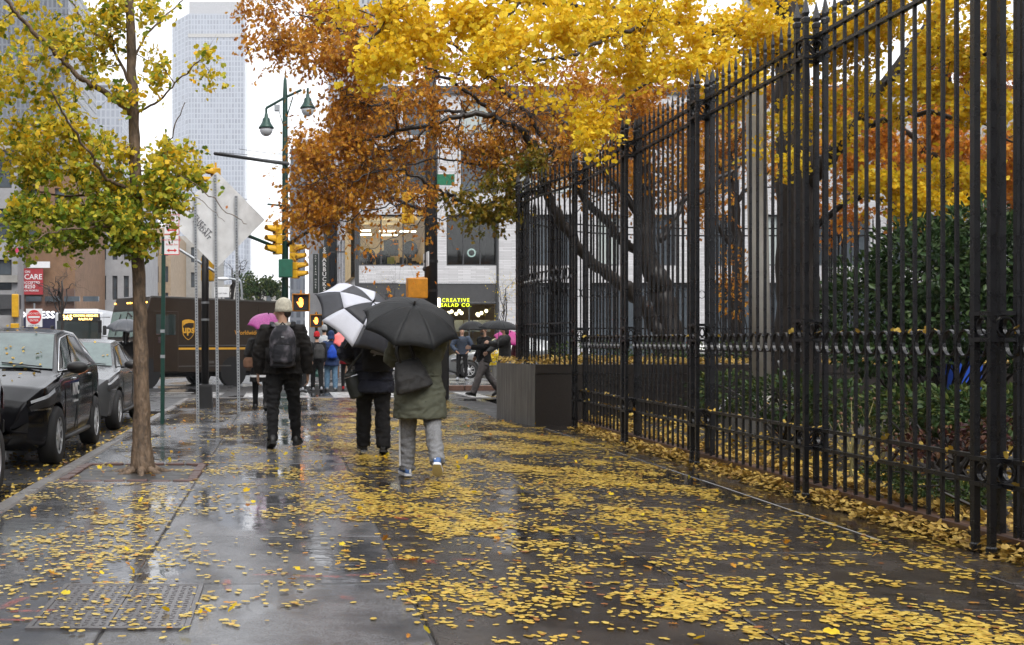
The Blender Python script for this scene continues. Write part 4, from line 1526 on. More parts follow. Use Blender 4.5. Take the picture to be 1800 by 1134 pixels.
g.anch = []
for px, py, rx, ry, s, tw in ((890, 320, 45, 30, 5, 7), (850, 370, 40, 18, 5, 7), (800, 350, 30, 20, 3, 6), (900, 370, 25, 14, 4, 7), (930, 290, 40, 30, 4, 6)):
    g.blob(at(px, py, YO - 1.3), (rx * ko, .5, ry * ko), s, tw, .4, .006, 6)
g.leaves(2200, 'oak', .085, 'leaf_oak_green', 'green_leaves', .05)
g.done()

# orange maple deeper in the park
YM = 22.0
base = at(1650, 620, YM)
base.z = PTOP - .1
g = Tree('orange_maple', 'orange leaved tree standing deeper in the park on the right', 'bark_wet', base)
g.limb([base] + W([(1655, 540), (1660, 450), (1665, 380), (1670, 300), (1660, 150), (1650, 0)], YM), .2, .1, 'trunk', 10, .02, .3)
for l in ([(1665, 380), (1720, 300), (1790, 230), (1850, 170)], [(1662, 420), (1600, 380), (1540, 350), (1480, 340)], [(1665, 300), (1590, 230), (1520, 190)], [(1660, 200), (1720, 120), (1800, 80)]):
    g.limb(W(l, YM, -1), .08, .02, 'limb', 7, .03)
for px, py, rx, ry, s, tw in ((1480, 300, 50, 60, 5, 7), (1500, 200, 60, 60, 5, 7), (1540, 260, 60, 60, 5, 7), (1600, 260, 60, 60, 5, 7), (1660, 220, 60, 60, 5, 7), (1720, 260, 60, 60, 6, 7), (1780, 240, 60, 80, 6, 7), (1720, 330, 60, 40, 5, 7), (1780, 340, 50, 40, 5, 7), (1600, 340, 60, 40, 4, 7), (1700, 130, 80, 60, 5, 7), (1450, 380, 50, 40, 3, 6), (1800, 120, 60, 80, 4, 6)):
    g.blob(at(px, py, YM + random.uniform(-1, 1)), (rx * YM / 2000, .8, ry * YM / 2000), s, tw, .5, .01, 6)
g.leaves(14000, 'oak', .095, 'leaf_orange', 'crown', .07, sizevar=.3)
g.done()

# russet tree on the far side of the planter, behind the fence
YN = 24.2
base = at(1290, 620, YN)
base.z = PTOP - .1
g = Tree('russet_tree', 'slender russet leaved tree on the planter behind the grey pole', 'bark_wet', base)
g.limb([base] + W([(1292, 520), (1296, 420), (1290, 320), (1280, 200), (1270, 60)], YN), .14, .05, 'trunk', 10, .02, .2)
for l in ([(1294, 440), (1240, 370), (1180, 330), (1120, 310)], [(1292, 360), (1350, 300), (1400, 270), (1450, 260)], [(1290, 320), (1220, 250), (1160, 200)], [(1285, 260), (1340, 190), (1400, 150)]):
    g.limb(W(l, YN, -1), .05, .012, 'limb', 7, .03)
for px, py, rx, ry, s, tw in ((1130, 300, 50, 50, 5, 7), (1200, 330, 50, 45, 5, 7), (1240, 270, 50, 50, 6, 7), (1300, 250, 50, 60, 6, 7), (1370, 280, 50, 50, 5, 7), (1430, 270, 50, 50, 5, 7), (1180, 220, 50, 50, 5, 7), (1260, 170, 50, 50, 5, 7), (1350, 180, 50, 50, 5, 7), (1430, 180, 50, 60, 5, 7), (1250, 380, 40, 30, 3, 6), (1440, 340, 40, 40, 4, 6)):
    g.blob(at(px, py, YN + random.uniform(-1, 1)), (rx * YN / 2000, .8, ry * YN / 2000), s, tw, .6, .02, 6, bare=.3)
g.leaves(5200, 'oak', .085, 'leaf_oak', 'crown', .07)
g.leaves(1600, 'oak', .085, 'leaf_orange', 'orange_leaves', .07)
g.done()

# far street trees across the cross street
for nm, lab, px, py, Y, rx, ry, lm, nleaf, lsz in (('far_tree', 'hazy green and yellow tree above the delivery truck', 455, 505, 85, 42, 28, 'leaf_ivy', 2600, .22), ('bare_tree', 'leafless street tree left of the signal pole', 405, 480, 70, 34, 50, None, 0, 0),
                                                   ('bare_tree', 'leafless street tree beside the red banner', 105, 505, 56, 45, 50, None, 0, 0), ('sapling', 'thin yellow sapling in front of the salad shop window', 885, 520, 49.2, 26, 45, 'leaf_yellow', 160, .07),
                                                   ('sapling', 'thin bare sapling outside the white building, left of the black pole', 690, 515, 49.2, 30, 40, 'leaf_yellow', 40, .07)):
    b = at(px, 600, Y)
    b.z = 0
    g = Tree(nm, lab, 'bark_wet', b)
    top = at(px, py, Y)
    g.limb([b, b.lerp(top, .5) + Vector((.1, 0, 0)), top + Vector((.1, 0, .3))], .12 if nm != 'sapling' else .05, .04 if nm != 'sapling' else .015, 'trunk', 7, .02)
    kk = Y / 2000
    for j in range(7):
        q = top + Vector((random.uniform(-1, 1) * rx * kk, random.uniform(-1, 1), random.uniform(-.3, .8) * ry * kk))
        g.limb([b.lerp(top, random.uniform(.5, .9)), (top + q) / 2 + Vector((0, 0, -.2)), q], .04 if nm != 'sapling' else .015, .012 if nm != 'sapling' else .005, 'limb', 5, .05)
    for j in range(10):
        g.blob(top + Vector((random.uniform(-.8, .8) * rx * kk, random.uniform(-.8, .8), random.uniform(-.6, .7) * ry * kk)), (rx * kk * .45, .8, ry * kk * .4), 3, 5, .7, .014 if nm != 'sapling' else .008, 5)
    if lm:
        g.leaves(nleaf, 'oval', lsz, lm, 'crown', .15)
    g.done()


# ------------------------------------------------------------------ shrubs and planting behind the fence
def shrub(name, label, blobs, n, size, mt, base, tpl='oval', stems=10, jit=1., up=.5):
    t = thing(name, label, 'shrub', base)
    B = Vector(base)
    st = MB()
    P_, Y_, N_ = [], [], []
    tot = sum(r[0] * r[1] * r[2] for _, r in blobs)
    for c, r in blobs:
        c = Vector(c)
        m = int(n * r[0] * r[1] * r[2] / tot)
        u = rng.normal(0, 1, (m, 3))
        u /= np.linalg.norm(u, axis=1, keepdims=True)
        rad = rng.uniform(.35, 1., (m, 1)) ** .5
        bump_ = np.array([1 + .3 * noise.noise(Vector(q) * 2.2 + c) for q in u])[:, None]
        P_.append(np.array(c - B) + u * rad * bump_ * np.array(r))
        Y_.append(u + rng.normal(0, .6, (m, 3)))
        N_.append(u * .6 + rng.normal(0, .5, (m, 3)) + np.array([0, 0, up]))
        for k in range(stems):
            q = rdir()
            e = c + Vector((q.x * r[0], q.y * r[1], abs(q.z) * r[2])) * .85 - B
            s = Vector((random.gauss(0, .15), random.gauss(0, .15), 0))
            st.tube(catmull([s, s.lerp(e, .5) + Vector((random.gauss(0, .1), random.gauss(0, .1), .1)), e], 4), [.016 * (1 - .1 * i) for i in range(9)], 4, cap=False)
    tag(leaf_cloud('foliage', tpl, np.concatenate(P_), np.concatenate(Y_), np.concatenate(N_), size * rng.uniform(.7, 1.25, sum(map(len, P_))), mt, t, curl=rng.normal(0, .2, sum(map(len, P_)))), kind='stuff')
    tag(st.build('stems', 'bark_wet', t), kind='stuff')
    return t


def blobs_px(l):
    return [(at(px, py, Y), (rx * Y / 2000, d, ry * Y / 2000)) for px, py, Y, rx, ry, d in l]


shrub('evergreen_shrub', 'large dark evergreen shrub filling the right side behind the fence', blobs_px([(1530, 540, 12.4, 85, 90, .6), (1620, 480, 12.2, 90, 95, .7), (1720, 450, 12.2, 90, 90, .7), (1800, 480, 12, 90, 110, .7), (1690, 560, 12, 110, 70, .7), (1560, 620, 12.2, 90, 45, .6), (1840, 600, 11.5, 90, 60, .6)]),
      16000, .075, 'leaf_dark', at(1650, 600 + 1150 * 2 / 12.2, 12.2), stems=8)
shrub('low_shrub', 'low dark leafy shrub under the fence rails, right end', blobs_px([(1700, 720, 9.6, 90, 40, .5), (1600, 720, 10.2, 80, 45, .5), (1790, 730, 9.2, 70, 50, .5)]), 3200, .06, 'leaf_ivy', (5.6, 9.7, .15), stems=5)
shrub('low_shrub', 'low dark leafy shrub between the grey pole and ginkgo trunk', blobs_px([(1270, 690, 13.6, 60, 40, .5), (1380, 700, 12.6, 70, 45, .5), (1470, 710, 11.4, 70, 45, .5)]), 3600, .06, 'leaf_ivy', (5.6, 12.6, .15), stems=5)
shrub('red_foliage_plant', 'dark red foliage plants among fallen leaves by the fence base', blobs_px([(1650, 775, 8.2, 50, 25, .3), (1590, 790, 8.6, 40, 18, .3), (1750, 760, 8, 60, 25, .3)]), 650, .045, 'leaf_red', (4.9, 8.2, .12), stems=4)
shrub('spiky_groundcover', 'grey green groundcover just inside the fence near the end post', blobs_px([(1630, 855, 8.2, 60, 16, .2), (1710, 868, 7.8, 60, 18, .2), (1560, 830, 8.8, 40, 14, .2)]), 2600, .03, 'leaf_ivy', (4.8, 7.7, .12), stems=3)
shrub('box_hedge', 'low clipped hedge on top of the planter behind the fence', [((5.2 + i * 1.1, 19.4, PTOP + .18), (.7, .5, .22)) for i in range(9)], 4200, .055, 'leaf_ivy', (9, 19.4, PTOP - .04), stems=2)
shrub('amber_shrub', 'small amber leaved shrub on the planter behind the grey pole', [(at(1290, 470, 23.5), (.5, .4, .45)), (at(1290, 520, 23.5), (.4, .4, .5))], 420, .075, 'leaf_oak', (9.3, 23.5, PTOP - .04), tpl='oak', stems=6)
mat('straw', (.30, .27, .12), .7, var=.3)
mat('seed_head', (.16, .09, .05), .8, var=.3)
for i, (px, Y, lab) in enumerate(((1500, 10.0, 'clump of pale stems with seed heads, nearest the middle fence posts'), (1548, 10.4, 'clump of pale stems with seed heads beside reddish stalks'), (1602, 9.8, 'clump of pale stems with seed heads, nearer the right end post'))):
    x = (px - 500) * Y / 2000
    t = thing('seed_head_plant', lab, 'plant', (x, Y, .12), group='seed head clumps behind the fence')
    st, hd = MB(), MB()
    for k in range(14):
        e = Vector((random.gauss(0, .1), random.gauss(0, .1), random.uniform(.35, .68)))
        st.tube([(random.gauss(0, .02), random.gauss(0, .02), 0), e * .5 + Vector((0, 0, .05)), e], [.006, .005, .003], 4)
        hd.ball(e, (.016, .016, .014), 6, 4)
    tag(st.build('stem', 'straw', t), kind='stuff')
    tag(hd.build('seed_head', 'seed_head', t), kind='stuff')

# grey pole on a round footing, with conduit
px_, py_ = 6.22, 15.0
t = thing('grey_pole', 'thick grey steel pole on a round concrete footing behind the fence', 'pole', (px_, py_, 0))
MB().lathe([(.62, -.02), (.62, .44), (.56, .50)], 28).build('footing', 'concrete_board', t, auto=30)
MB().tube([(.06, 0, .48), (.03, 0, 2.5), (-.02, 0, 4.8), (-.1, 0, 7.2)], [.135, .128, .12, .105], 20).build('shaft', 'pole_grey', t, smooth=True)
MB().lathe([(.24, .50), (.24, .53), (.17, .56), (.15, .62)], 20, Matrix.Translation((.06, 0, 0))).build('base_flange', 'pole_grey', t, auto=30)
cd = MB()
cd.tube(catmull([(.24, -.12, 1.05), (.3, -.16, .85), (.42, -.2, .62), (.44, -.26, .3), (.46, -.28, .05)], 5), .018, 7)
cd.tube(catmull([(-.1, -.14, .62), (-.3, -.18, .60), (-.5, -.2, .52), (-.62, -.28, .30)], 5), .016, 7)
cd.build('conduit', 'steel_pale', t, smooth=True)
# the blue container glimpsed behind the evergreen shrub
bl = mat('plastic_blue', (.012, .06, .36), .4, var=.1)
t = thing('blue_bin', 'bright blue plastic bin glimpsed through the evergreen shrub', 'bin', (at(1690, 640, 17.2).x, 17.2, .16))
m = MB()
m.loft([[(s * x, s * y, z) for x, y in ((-.22, -.18), (.22, -.18), (.22, .18), (-.22, .18))] for s, z in ((.85, 0), (1, .95))])
m.build('body', bl, t)
MB().box((0, 0, .98), (.50, .42, .06), bev=.015).build('lid', bl, t)
# garden lamp post in the park

# ------------------------------------------------------------------ vehicles
mat('paint_black', (.004, .004, .005), .05, var=.2, spec=.36, coat=0., bump=.012, bscale=260, scale=3)
mat('paint_grey', (.09, .094, .10), .25, metal=.5, var=.1, coat=.3, bump=.05, bscale=260)
mat('paint_silver', (.20, .21, .215), .3, metal=.4, var=.1, coat=.6)
mat('car_glass', (.025, .034, .033), .05, var=.2, spec=.9, coat=1., scale=2)
mat('windscreen', (.085, .125, .12), .07, var=.25, spec=.6, coat=.35, scale=5, bump=.05, bscale=300)
mat('tyre', (.012, .012, .013), .75, var=.2)
mat('rim', (.62, .63, .65), .35, metal=.6, var=.1)
mat('plastic_black', (.012, .012, .013), .45, var=.15)
mat('chrome', (.55, .56, .58), .18, metal=1., var=.05)
mat('headlamp', (.45, .47, .5), .08, var=.2, coat=1.)
mat('decal_white', (.55, .55, .56), .5, var=.05)
mat('tail_red', (.3, .01, .012), .2, coat=1.)

HATCH = dict(L=(-2.08, 2.07),
             zt=[(-2.08, .5), (-2.05, .85), (-1.95, 1.15), (-1.75, 1.46), (-1.2, 1.57), (-.4, 1.60), (.1, 1.545), (.95, 1.10), (1.2, 1.04), (1.75, .93), (2.0, .80), (2.07, .55)],
             zbelt=[(-2.08, .47), (-2.05, .82), (-1.95, 1.08), (-1.7, 1.13), (.2, 1.04), (.95, 1.03), (1.2, 1.0), (1.75, .89), (2.0, .76), (2.07, .52)],
             w=[(-2.08, .62), (-1.95, .79), (-1.5, .87), (0, .885), (1.2, .875), (1.7, .83), (2.0, .68), (2.07, .50)],
             wr=[(-2.08, .58), (-1.95, .66), (-1.7, .60), (-.3, .62), (.1, .62), (.95, .78), (1.4, .76), (1.8, .68), (2.0, .56), (2.07, .42)],
             zb=[(-2.08, .34), (-1.9, .24), (1.8, .2), (2.07, .3)], wheels=(-1.30, 1.30), wr_=.335,
             side=[(-1.02, .16, -.88, -.42, .0), (.22, .84, -.33, .15, .0)], ws=(.93, .14), rw=(-1.76, -1.92), belt=lambda x: 1.105 - .03 * x)
SEDAN = dict(HATCH, L=(-2.3, 2.25),
             zt=[(-2.3, .5), (-2.25, .9), (-1.9, 1.06), (-1.4, 1.10), (-.75, 1.42), (-.2, 1.47), (.3, 1.42), (1.05, 1.02), (1.4, .96), (1.95, .86), (2.18, .74), (2.25, .5)],
             zbelt=[(-2.3, .47), (-2.25, .86), (-1.9, 1.02), (-1.4, 1.02), (.3, .96), (1.05, .96), (1.4, .92), (1.95, .82), (2.18, .7), (2.25, .46)],
             w=[(-2.3, .62), (-2.1, .8), (-1.5, .88), (0, .90), (1.3, .89), (1.9, .82), (2.15, .66), (2.25, .5)],
             wr=[(-2.3, .55), (-1.9, .74), (-1.4, .76), (-.75, .60), (-.2, .61), (.3, .60), (1.05, .76), (1.5, .76), (1.95, .68), (2.25, .4)],
             zb=[(-2.3, .34), (-2.1, .24), (2.0, .2), (2.25, .3)], wheels=(-1.38, 1.36), wr_=.32,
             side=[(-1.12, -.08, -.72, -.25, .0), (-.02, .92, -.18, .26, .0)], ws=(1.02, .34), rw=(-.78, -1.36), belt=lambda x: 1.03 - .02 * x)


def outward(me):
    bm = bmesh.new()
    bm.from_mesh(me)
    bmesh.ops.recalc_face_normals(bm, faces=bm.faces[:])
    bm.to_mesh(me)
    bm.free()
    return me


def car(name, label, spec, paint, loc, rz, decal=None, leaves=0, group=None):
    I = {k: (lambda x, t=np.array(spec[k]): float(np.interp(x, t[:, 0], t[:, 1]))) for k in ('zt', 'zbelt', 'w', 'wr', 'zb')}
    x0, x1 = spec['L']
    xs = sorted(set(list(np.linspace(x0, x1, 44)) + [p[0] for p in spec['zt']]))
    secs = []
    for x in xs:
        zt, zb, w, wr, zbt = I['zt'](x), I['zb'](x), I['w'](x), I['wr'](x), I['zbelt'](x)
        zbt = min(zbt, zt - .02)
        zh = zb + (zbt - zb) * .55
        half = [(0, zb), (w * .84, zb), (w * .955, zb + .05), (w * .985, zb + .16), (w, zh), (w * .992, zbt - .10), (w * .975, zbt - .03), (w * .955, zbt)]
        ze = max(zbt + .005, zt - .07)
        for t in (.33, .66, 1.):
            half.append((w * .955 + (wr - w * .955) * t, zbt + (ze - zbt) * t))
        half += [(wr * .95, zt - .028), (wr * .6, zt - .006), (0, zt)]
        secs.append([(x, y, z) for y, z in half] + [(x, -y, z) for y, z in half[-2:0:-1]])
    body = MB().loft(secs)
    t = thing(name, label, 'car', loc, rz, group)
    o = bpy.data.objects.new('body', outward(body.mesh('body', paint)))
    o.parent = t
    r = spec['wr_']
    cut = MB()
    for wx in spec['wheels']:
        for s in (-1, 1):
            cut.lathe([(r + .055, -.17), (r + .055, .17)], 28, Matrix.Translation((wx, s * .82, r)) @ Matrix.Rotation(R(90), 4, 'X'))
    co = bpy.data.objects.new('cut', outward(cut.mesh('cut', 'tyre')))
    WORK.collection.objects.link(co)
    o.parent = None
    md = o.modifiers.new('b', 'BOOLEAN')
    md.object = co
    md.operation = 'DIFFERENCE'
    md.solver = 'EXACT'
    for sv, us in (('EXACT', False), ('EXACT', True), ('FAST', False)):
        md.solver, md.use_self = sv, us
        me = evaluated(o)
        bm = bmesh.new()
        bm.from_mesh(me)
        vol = bm.calc_volume(signed=True)
        bm.free()
        if 0 < vol < 7.25 and len(me.polygons) > 500:
            break
    o.modifiers.clear()
    COL.objects.link(o)
    o.parent = t
    if len(me.polygons) > 50:
        o.data = me
    bpy.data.objects.remove(co)
    me = o.data
    me.polygons.foreach_set('use_smooth', [True] * len(me.polygons))
    me.set_sharp_from_angle(angle=R(32))

    def ys(x, z):
        zt, w, wr, zbt, zb = I['zt'](x), I['w'](x), I['wr'](x), I['zbelt'](x), I['zb'](x)
        zbt = min(zbt, zt - .02)
        if z >= zbt:
            f = min(1, (z - zbt) / max(.01, zt - .07 - zbt))
            return w * .955 + (wr - w * .955) * f
        return w * (.955 + .045 * min(1, (zbt - z) / .15))

    def patch(fn_b, fn_t, xb0, xb1, xt0, xt1, s, nm, mt, off=.006, nu=8, nv=5, par=None):
        m = MB()

        def f(u, v):
            x = (xb0 + (xb1 - xb0) * u) * (1 - v) + (xt0 + (xt1 - xt0) * u) * v
            za, zb_ = fn_b(x), fn_t(x)
            z = za + (zb_ - za) * v
            return (x, s * (ys(x, z) + off), z)
        m.grid(f, nu, nv)
        return m.build(nm, mt, par or t, smooth=True)
    for s in (-1, 1):
        for xb0, xb1, xt0, xt1, _ in spec['side']:
            patch(lambda x: spec['belt'](x) + .005, lambda x: I['zt'](x) - .10, xb0, xb1, xt0, xt1, s, 'side_window', 'car_glass', .007)
        # chrome line under and over the windows
        a, b = spec['side'][0], spec['side'][-1]
        tr = MB()
        p1 = [(x, s * (ys(x, spec['belt'](x) - .012) + .008), spec['belt'](x) - .012) for x in np.linspace(a[0] - .04, b[1] + .03, 10)]
        tr.tube(p1, .012, 5)
        zz = lambda x: I['zt'](x) - .09
        p2 = [(x, s * (ys(x, zz(x)) + .008), zz(x)) for x in np.linspace(a[2] - .05, b[3] + .02, 10)] + [(b[1] + .03, p1[-1][1], p1[-1][2])]
        tr.tube(p2, .010, 5)
        tr.build('window_trim', 'chrome' if spec is HATCH else 'plastic_black', t, smooth=True)
        # mirror, handles, sill
        m = MB()
        bx = b[1] - .03
        m.ball((bx, s * (I['w'](bx) + .12), spec['belt'](bx) + .03), (.09, .13, .075), 12, 8)
        m.bar((bx, s * (I['w'](bx) - .06), spec['belt'](bx) - .02), (bx, s * (I['w'](bx) + .06), spec['belt'](bx)), .05, .03)
        m.build('mirror', 'plastic_black', t, smooth=True)
        for hx in (a[0] + .28, b[0] + .12):
            zz2 = spec['belt'](hx) - .13
            MB().box((hx, s * (ys(hx, zz2) + .014), zz2), (.19, .028, .03), bev=.01).build('door_handle', 'chrome' if spec is HATCH else paint, t)
        m = MB()
        zs = lambda x: I['zb'](x) + .05
        m.tube([(x, s * (I['w'](x) * .965), zs(x)) for x in np.linspace(spec['wheels'][0] + .45, spec['wheels'][1] - .45, 6)], .03, 6)
        m.build('sill', 'plastic_black', t, smooth=True)
        for gx in (b[1] + .06, (a[1] + b[0]) / 2, a[0] - .02):      # shut lines
            m = MB()
            m.tube([(gx, s * (ys(gx, z) + .0005), z) for z in np.linspace(I['zb'](gx) + .12, spec['belt'](gx) - .04, 7)], .006, 4)
            m.build('shut_line', 'tyre', t)
        h = patch(lambda x: .66 + .10 * (2.0 - x), lambda x: .70 + .24 * (2.05 - x), 1.97, 1.45, 1.98, 1.30, s, 'headlight', 'plastic_black', .006)
        patch(lambda x: .725 + .20 * (2.0 - x), lambda x: .755 + .22 * (2.0 - x), 1.95, 1.42, 1.95, 1.40, s, 'light_strip', 'headlamp', .012, nv=2, par=h)
        patch(lambda x: .655, lambda x: .672, 1.97, 1.62, 1.97, 1.62, s, 'light_strip', 'chrome', .012, nv=2, par=h)
        patch(lambda x: .78, lambda x: 1.02, x0 + .06, x0 + .32, x0 + .12, x0 + .25, s, 'tail_light', 'tail_red', .008)
    m = MB()
    wa, wb_ = spec['ws']
    m.grid(lambda u, v: (wa + (wb_ - wa) * u, (v * 2 - 1) * I['wr'](wa + (wb_ - wa) * u) * .93, I['zt'](wa + (wb_ - wa) * u) - .020 * abs(v * 2 - 1) ** 2.5 + .007), 10, 10)
    ws = m.build('windscreen', 'windscreen', t, smooth=True)
    for s in (-.05, .6):
        xa = wa + .015
        MB().bar((xa, s, I['zt'](xa) + .02), (xa - .09, s - .5, I['zt'](xa - .09) + .022), .018, .012).build('wiper', 'plastic_black', ws)
    m = MB()
    ra, rb = spec['rw']
    m.grid(lambda u, v: (ra + (rb - ra) * u, (v * 2 - 1) * I['wr'](ra + (rb - ra) * u) * .9, I['zt'](ra + (rb - ra) * u) + .008), 8, 8)
    m.build('rear_window', 'car_glass', t, smooth=True)
    MB().box((x1 - .005, 0, .50), (.05, .86, .16), bev=.02).build('grille', 'plastic_black', t)
    MB().box((x1 + .012, 0, .40), (.02, .52, .12), bev=.006).build('number_plate', 'decal_white', t)
    MB().tube([(x1 - .10, y_, .335 + .02) for y_ in (-.45, 0, .45)], .02, 6).build('bumper_trim', 'chrome', t)
    for wx in spec['wheels']:
        for s in (-1, 1):
            M = Matrix.Translation((wx, s * .785, r)) @ Matrix.Rotation(R(-90 * s), 4, 'X')
            wh = MB().lathe([(r * .64, -.10), (r * .93, -.105), (r, -.075), (r, .075), (r * .93, .105), (r * .64, .10)], 30, M, cap=False)
            w_ = wh.build('wheel', 'tyre', t, smooth=True)
            rm = MB().lathe([(r * .66, -.08), (r * .66, .085), (r * .60, .08), (r * .57, .03), (r * .12, .02), (.0001, .02)], 30, M, cap=False)
            rm.build('rim', 'plastic_black', w_, auto=30)
            sp = MB()
            for k in range(10):
                a_ = 2 * math.pi * (k // 2) / 5 + (.16 if k % 2 else -.16)
                p = Vector((math.cos(a_), math.sin(a_), 0))
                a2 = 2 * math.pi * (k // 2) / 5 + (.24 if k % 2 else -.24)
                q = Vector((math.cos(a2), math.sin(a2), 0))
                sp.bar(M @ (p * r * .16 + Vector((0, 0, .075))), M @ (q * r * .62 + Vector((0, 0, .075))), .035, .022, up=M.to_3x3() @ Vector((0, 0, 1)))
            sp.lathe([(r * .2, .03), (r * .2, .09), (r * .1, .1)], 16, M)
            sp.lathe([(r * .665, .07), (r * .665, .095), (r * .61, .092), (r * .61, .07)], 30, M, cap=False)
            sp.build('spokes', 'rim', w_)
    if decal:
        for s in (-1, 1):
            dx = .30
            m = MB()
            M = Matrix.Translation((dx, s * (ys(dx, .86) + .006), .83)) @ Matrix.Rotation(R(180 if s > 0 else 0), 4, 'Z') @ Matrix.Rotation(R(90), 4, 'X')
            m.text('NYC', .20, M, bold=.035, ext=.002)
            m.build('emblem', 'decal_white', t)
            MB().text('Taxi & Limousine', .045, Matrix.Translation((0, 0, -.14)) @ M, ext=.002).build('small_lettering', 'decal_white', t)
    if leaves:
        # leaves stuck on the wet roof, glass and bonnet
        P_, N_ = [], []
        for k in range(leaves):
            x = random.uniform(-.4, 1.9) if random.random() < .75 else random.uniform(.5, 1.1)
            y_ = random.uniform(-.8, .85) * I['wr'](x)
            P_.append((x, y_, I['zt'](x) - .022 * abs(y_ / I['wr'](x)) ** 2.5 + .022))
            N_.append(((I['zt'](x - .02) - I['zt'](x + .02)) / .04, 0, 1))
        P_, N_ = np.array(P_), np.array(N_)
        lv = leaf_cloud('fallen_leaves', 'ginkgo', P_, rng.normal(0, 1, P_.shape), N_ + rng.normal(0, .08, N_.shape), .036 * rng.uniform(.8, 1.2, leaves), 'leaf_fallen', None)
        lv.location = loc
        lv.rotation_euler = (0, 0, rz)
        tag(lv, 'yellow leaves stuck to the wet ' + ('black hatchback' if decal else 'grey sedan'), 'leaves', kind='stuff')
    return t


ZR = -.125
car('parked_car', 'black hatchback with white letters on its door and yellow leaves on the bonnet', HATCH, 'paint_black', (-3.49, 14.5, ZR), R(-90), decal=True, leaves=46)
car('parked_car', 'grey sedan parked behind the black hatchback by the kerb', SEDAN, 'paint_grey', (-3.54, 19.75, ZR), R(-90), leaves=10)
car('parked_car', 'dark car of which only the tail shows at the left edge', HATCH, 'paint_black', (-3.49, 8.98, ZR), R(-90))
car('passing_car', 'grey car in the far lane behind the man in the blue puffer jacket', HATCH, 'paint_silver', (8.3, 44.0, ZR), R(180))
car('passing_car', 'dark car further up the far lane, behind the oak twigs', SEDAN, 'paint_black', (17.0, 46.3, ZR), R(180))

# delivery truck turning out of the side street
mat('truck_brown', (.024, .0155, .010), .3, var=.15, coat=.5, bump=.03, bscale=120)
mat('truck_lip', (.10, .095, .09), .4, metal=.4, var=.1)
mat('gold', (.55, .29, .03), .45, var=.06)
mat('gold_text', (.50, .24, .03), .5, var=.05)
mat('amber_lamp', (.8, .4, .05), .4, emit=(1., .5, .08), estr=3.)
mat('truck_glass', (.16, .22, .20), .06, var=.3, coat=1., scale=1.5)
t = thing('delivery_truck', 'brown boxy delivery truck with gold shield emblem and stripe, turning', 'truck', (-4.79, 35.88, ZR), math.atan2(-.6, -.8))
HW = 1.1
m = MB()
prof = [(-4.95, .42), (-4.95, 2.66), (-4.86, 2.76), (-.12, 2.84), (.0, 2.80), (.13, 2.42), (.34, 1.50), (.30, .42)]
n = len(prof)
e = .07
vs = []
for y, s in ((-HW, 0), (-HW + e, 1), (HW - e, 1), (HW, 0)):
    cx, cz = -2.4, 1.6
    for x, z in prof:
        q = 1 if s else 1 - e / 1.4
        vs.append((cx + (x - cx) * (1 if s else .985), y, cz + (z - cz) * (1 if s else .965)))
fs = [tuple(range(n))[::-1], tuple(3 * n + k for k in range(n))]
for l in range(3):
    fs += [(l * n + k, l * n + (k + 1) % n, (l + 1) * n + (k + 1) % n, (l + 1) * n + k) for k in range(n)]
m.add(vs, fs)
m.build('body', 'truck_brown', t)
m = MB()
hood = [(.30, .5), (.30, 1.50), (.62, 1.42), (.86, 1.26), (.92, .95), (.92, .5)]
m.loft([[(x, y, z) for x, z in hood] for y in (-.98, .98)])
m.build('hood', 'truck_brown', t)
MB().box((.97, 0, .62), (.12, 2.1, .22), bev=.03).build('bumper', 'plastic_black', t)
MB().box((.935, 0, .98), (.03, 1.1, .34), bev=.01).build('grille', 'plastic_black', t)
for s in (-1, 1):
    MB().lathe([(.11, 0), (.12, .03), (.09, .05)], 16, Matrix.Translation((.92, s * .78, .98)) @ Matrix.Rotation(R(90), 4, 'Y')).build('headlight', 'headlamp', t)
    MB().box((.9, s * .97, 1.12), (.08, .06, .08), bev=.01).build('turn_signal', 'amber_lamp', t)
    MB().bar((-4.9, s * (HW - .02), 2.735), (-.05, s * (HW - .02), 2.80), .07, .05).build('roof_lip', 'truck_lip', t)
    # mirrors
    mm = MB()
    mm.tube([(.2, s * HW, 2.2), (.45, s * (HW + .22), 2.2), (.45, s * (HW + .22), 1.6), (.2, s * HW, 1.55)], .014, 5)
    mm.box((.46, s * (HW + .22), 1.9), (.06, .2, .42), bev=.02)
    mm.build('mirror', 'plastic_black', t)


def wpt(u, v):
    x = .145 + (.335 - .145) * u + .012
    z = 2.36 + (1.56 - 2.36) * u
    return (x + .004, v, z)


for a_, b_ in ((-1.0, -.03), (.03, 1.0)):
    MB().grid(lambda u, v: wpt(u, a_ + (b_ - a_) * v), 4, 4).build('windscreen', 'truck_glass', t)
MB().bar(Vector(wpt(.2, .35)) + Vector((.02, 0, 0)), Vector(wpt(.05, .05)) + Vector((.02, 0, 0)), .03).build('wiper', 'plastic_black', t)
MB().bar(Vector(wpt(.1, -.4)) + Vector((.02, 0, 0)), Vector(wpt(.95, -.5)) + Vector((.02, 0, 0)), .025).build('wiper', 'plastic_black', t)
MB().box((.08, .75, 2.66), (.1, .34, .12), bev=.02).build('marker_box', 'truck_lip', t)
for y_ in (-1.0, -.18, 0, .18, 1.0):
    MB().box((.075, y_, 2.63), (.04, .07, .05), bev=.01).build('marker_lamp', 'amber_lamp', t)
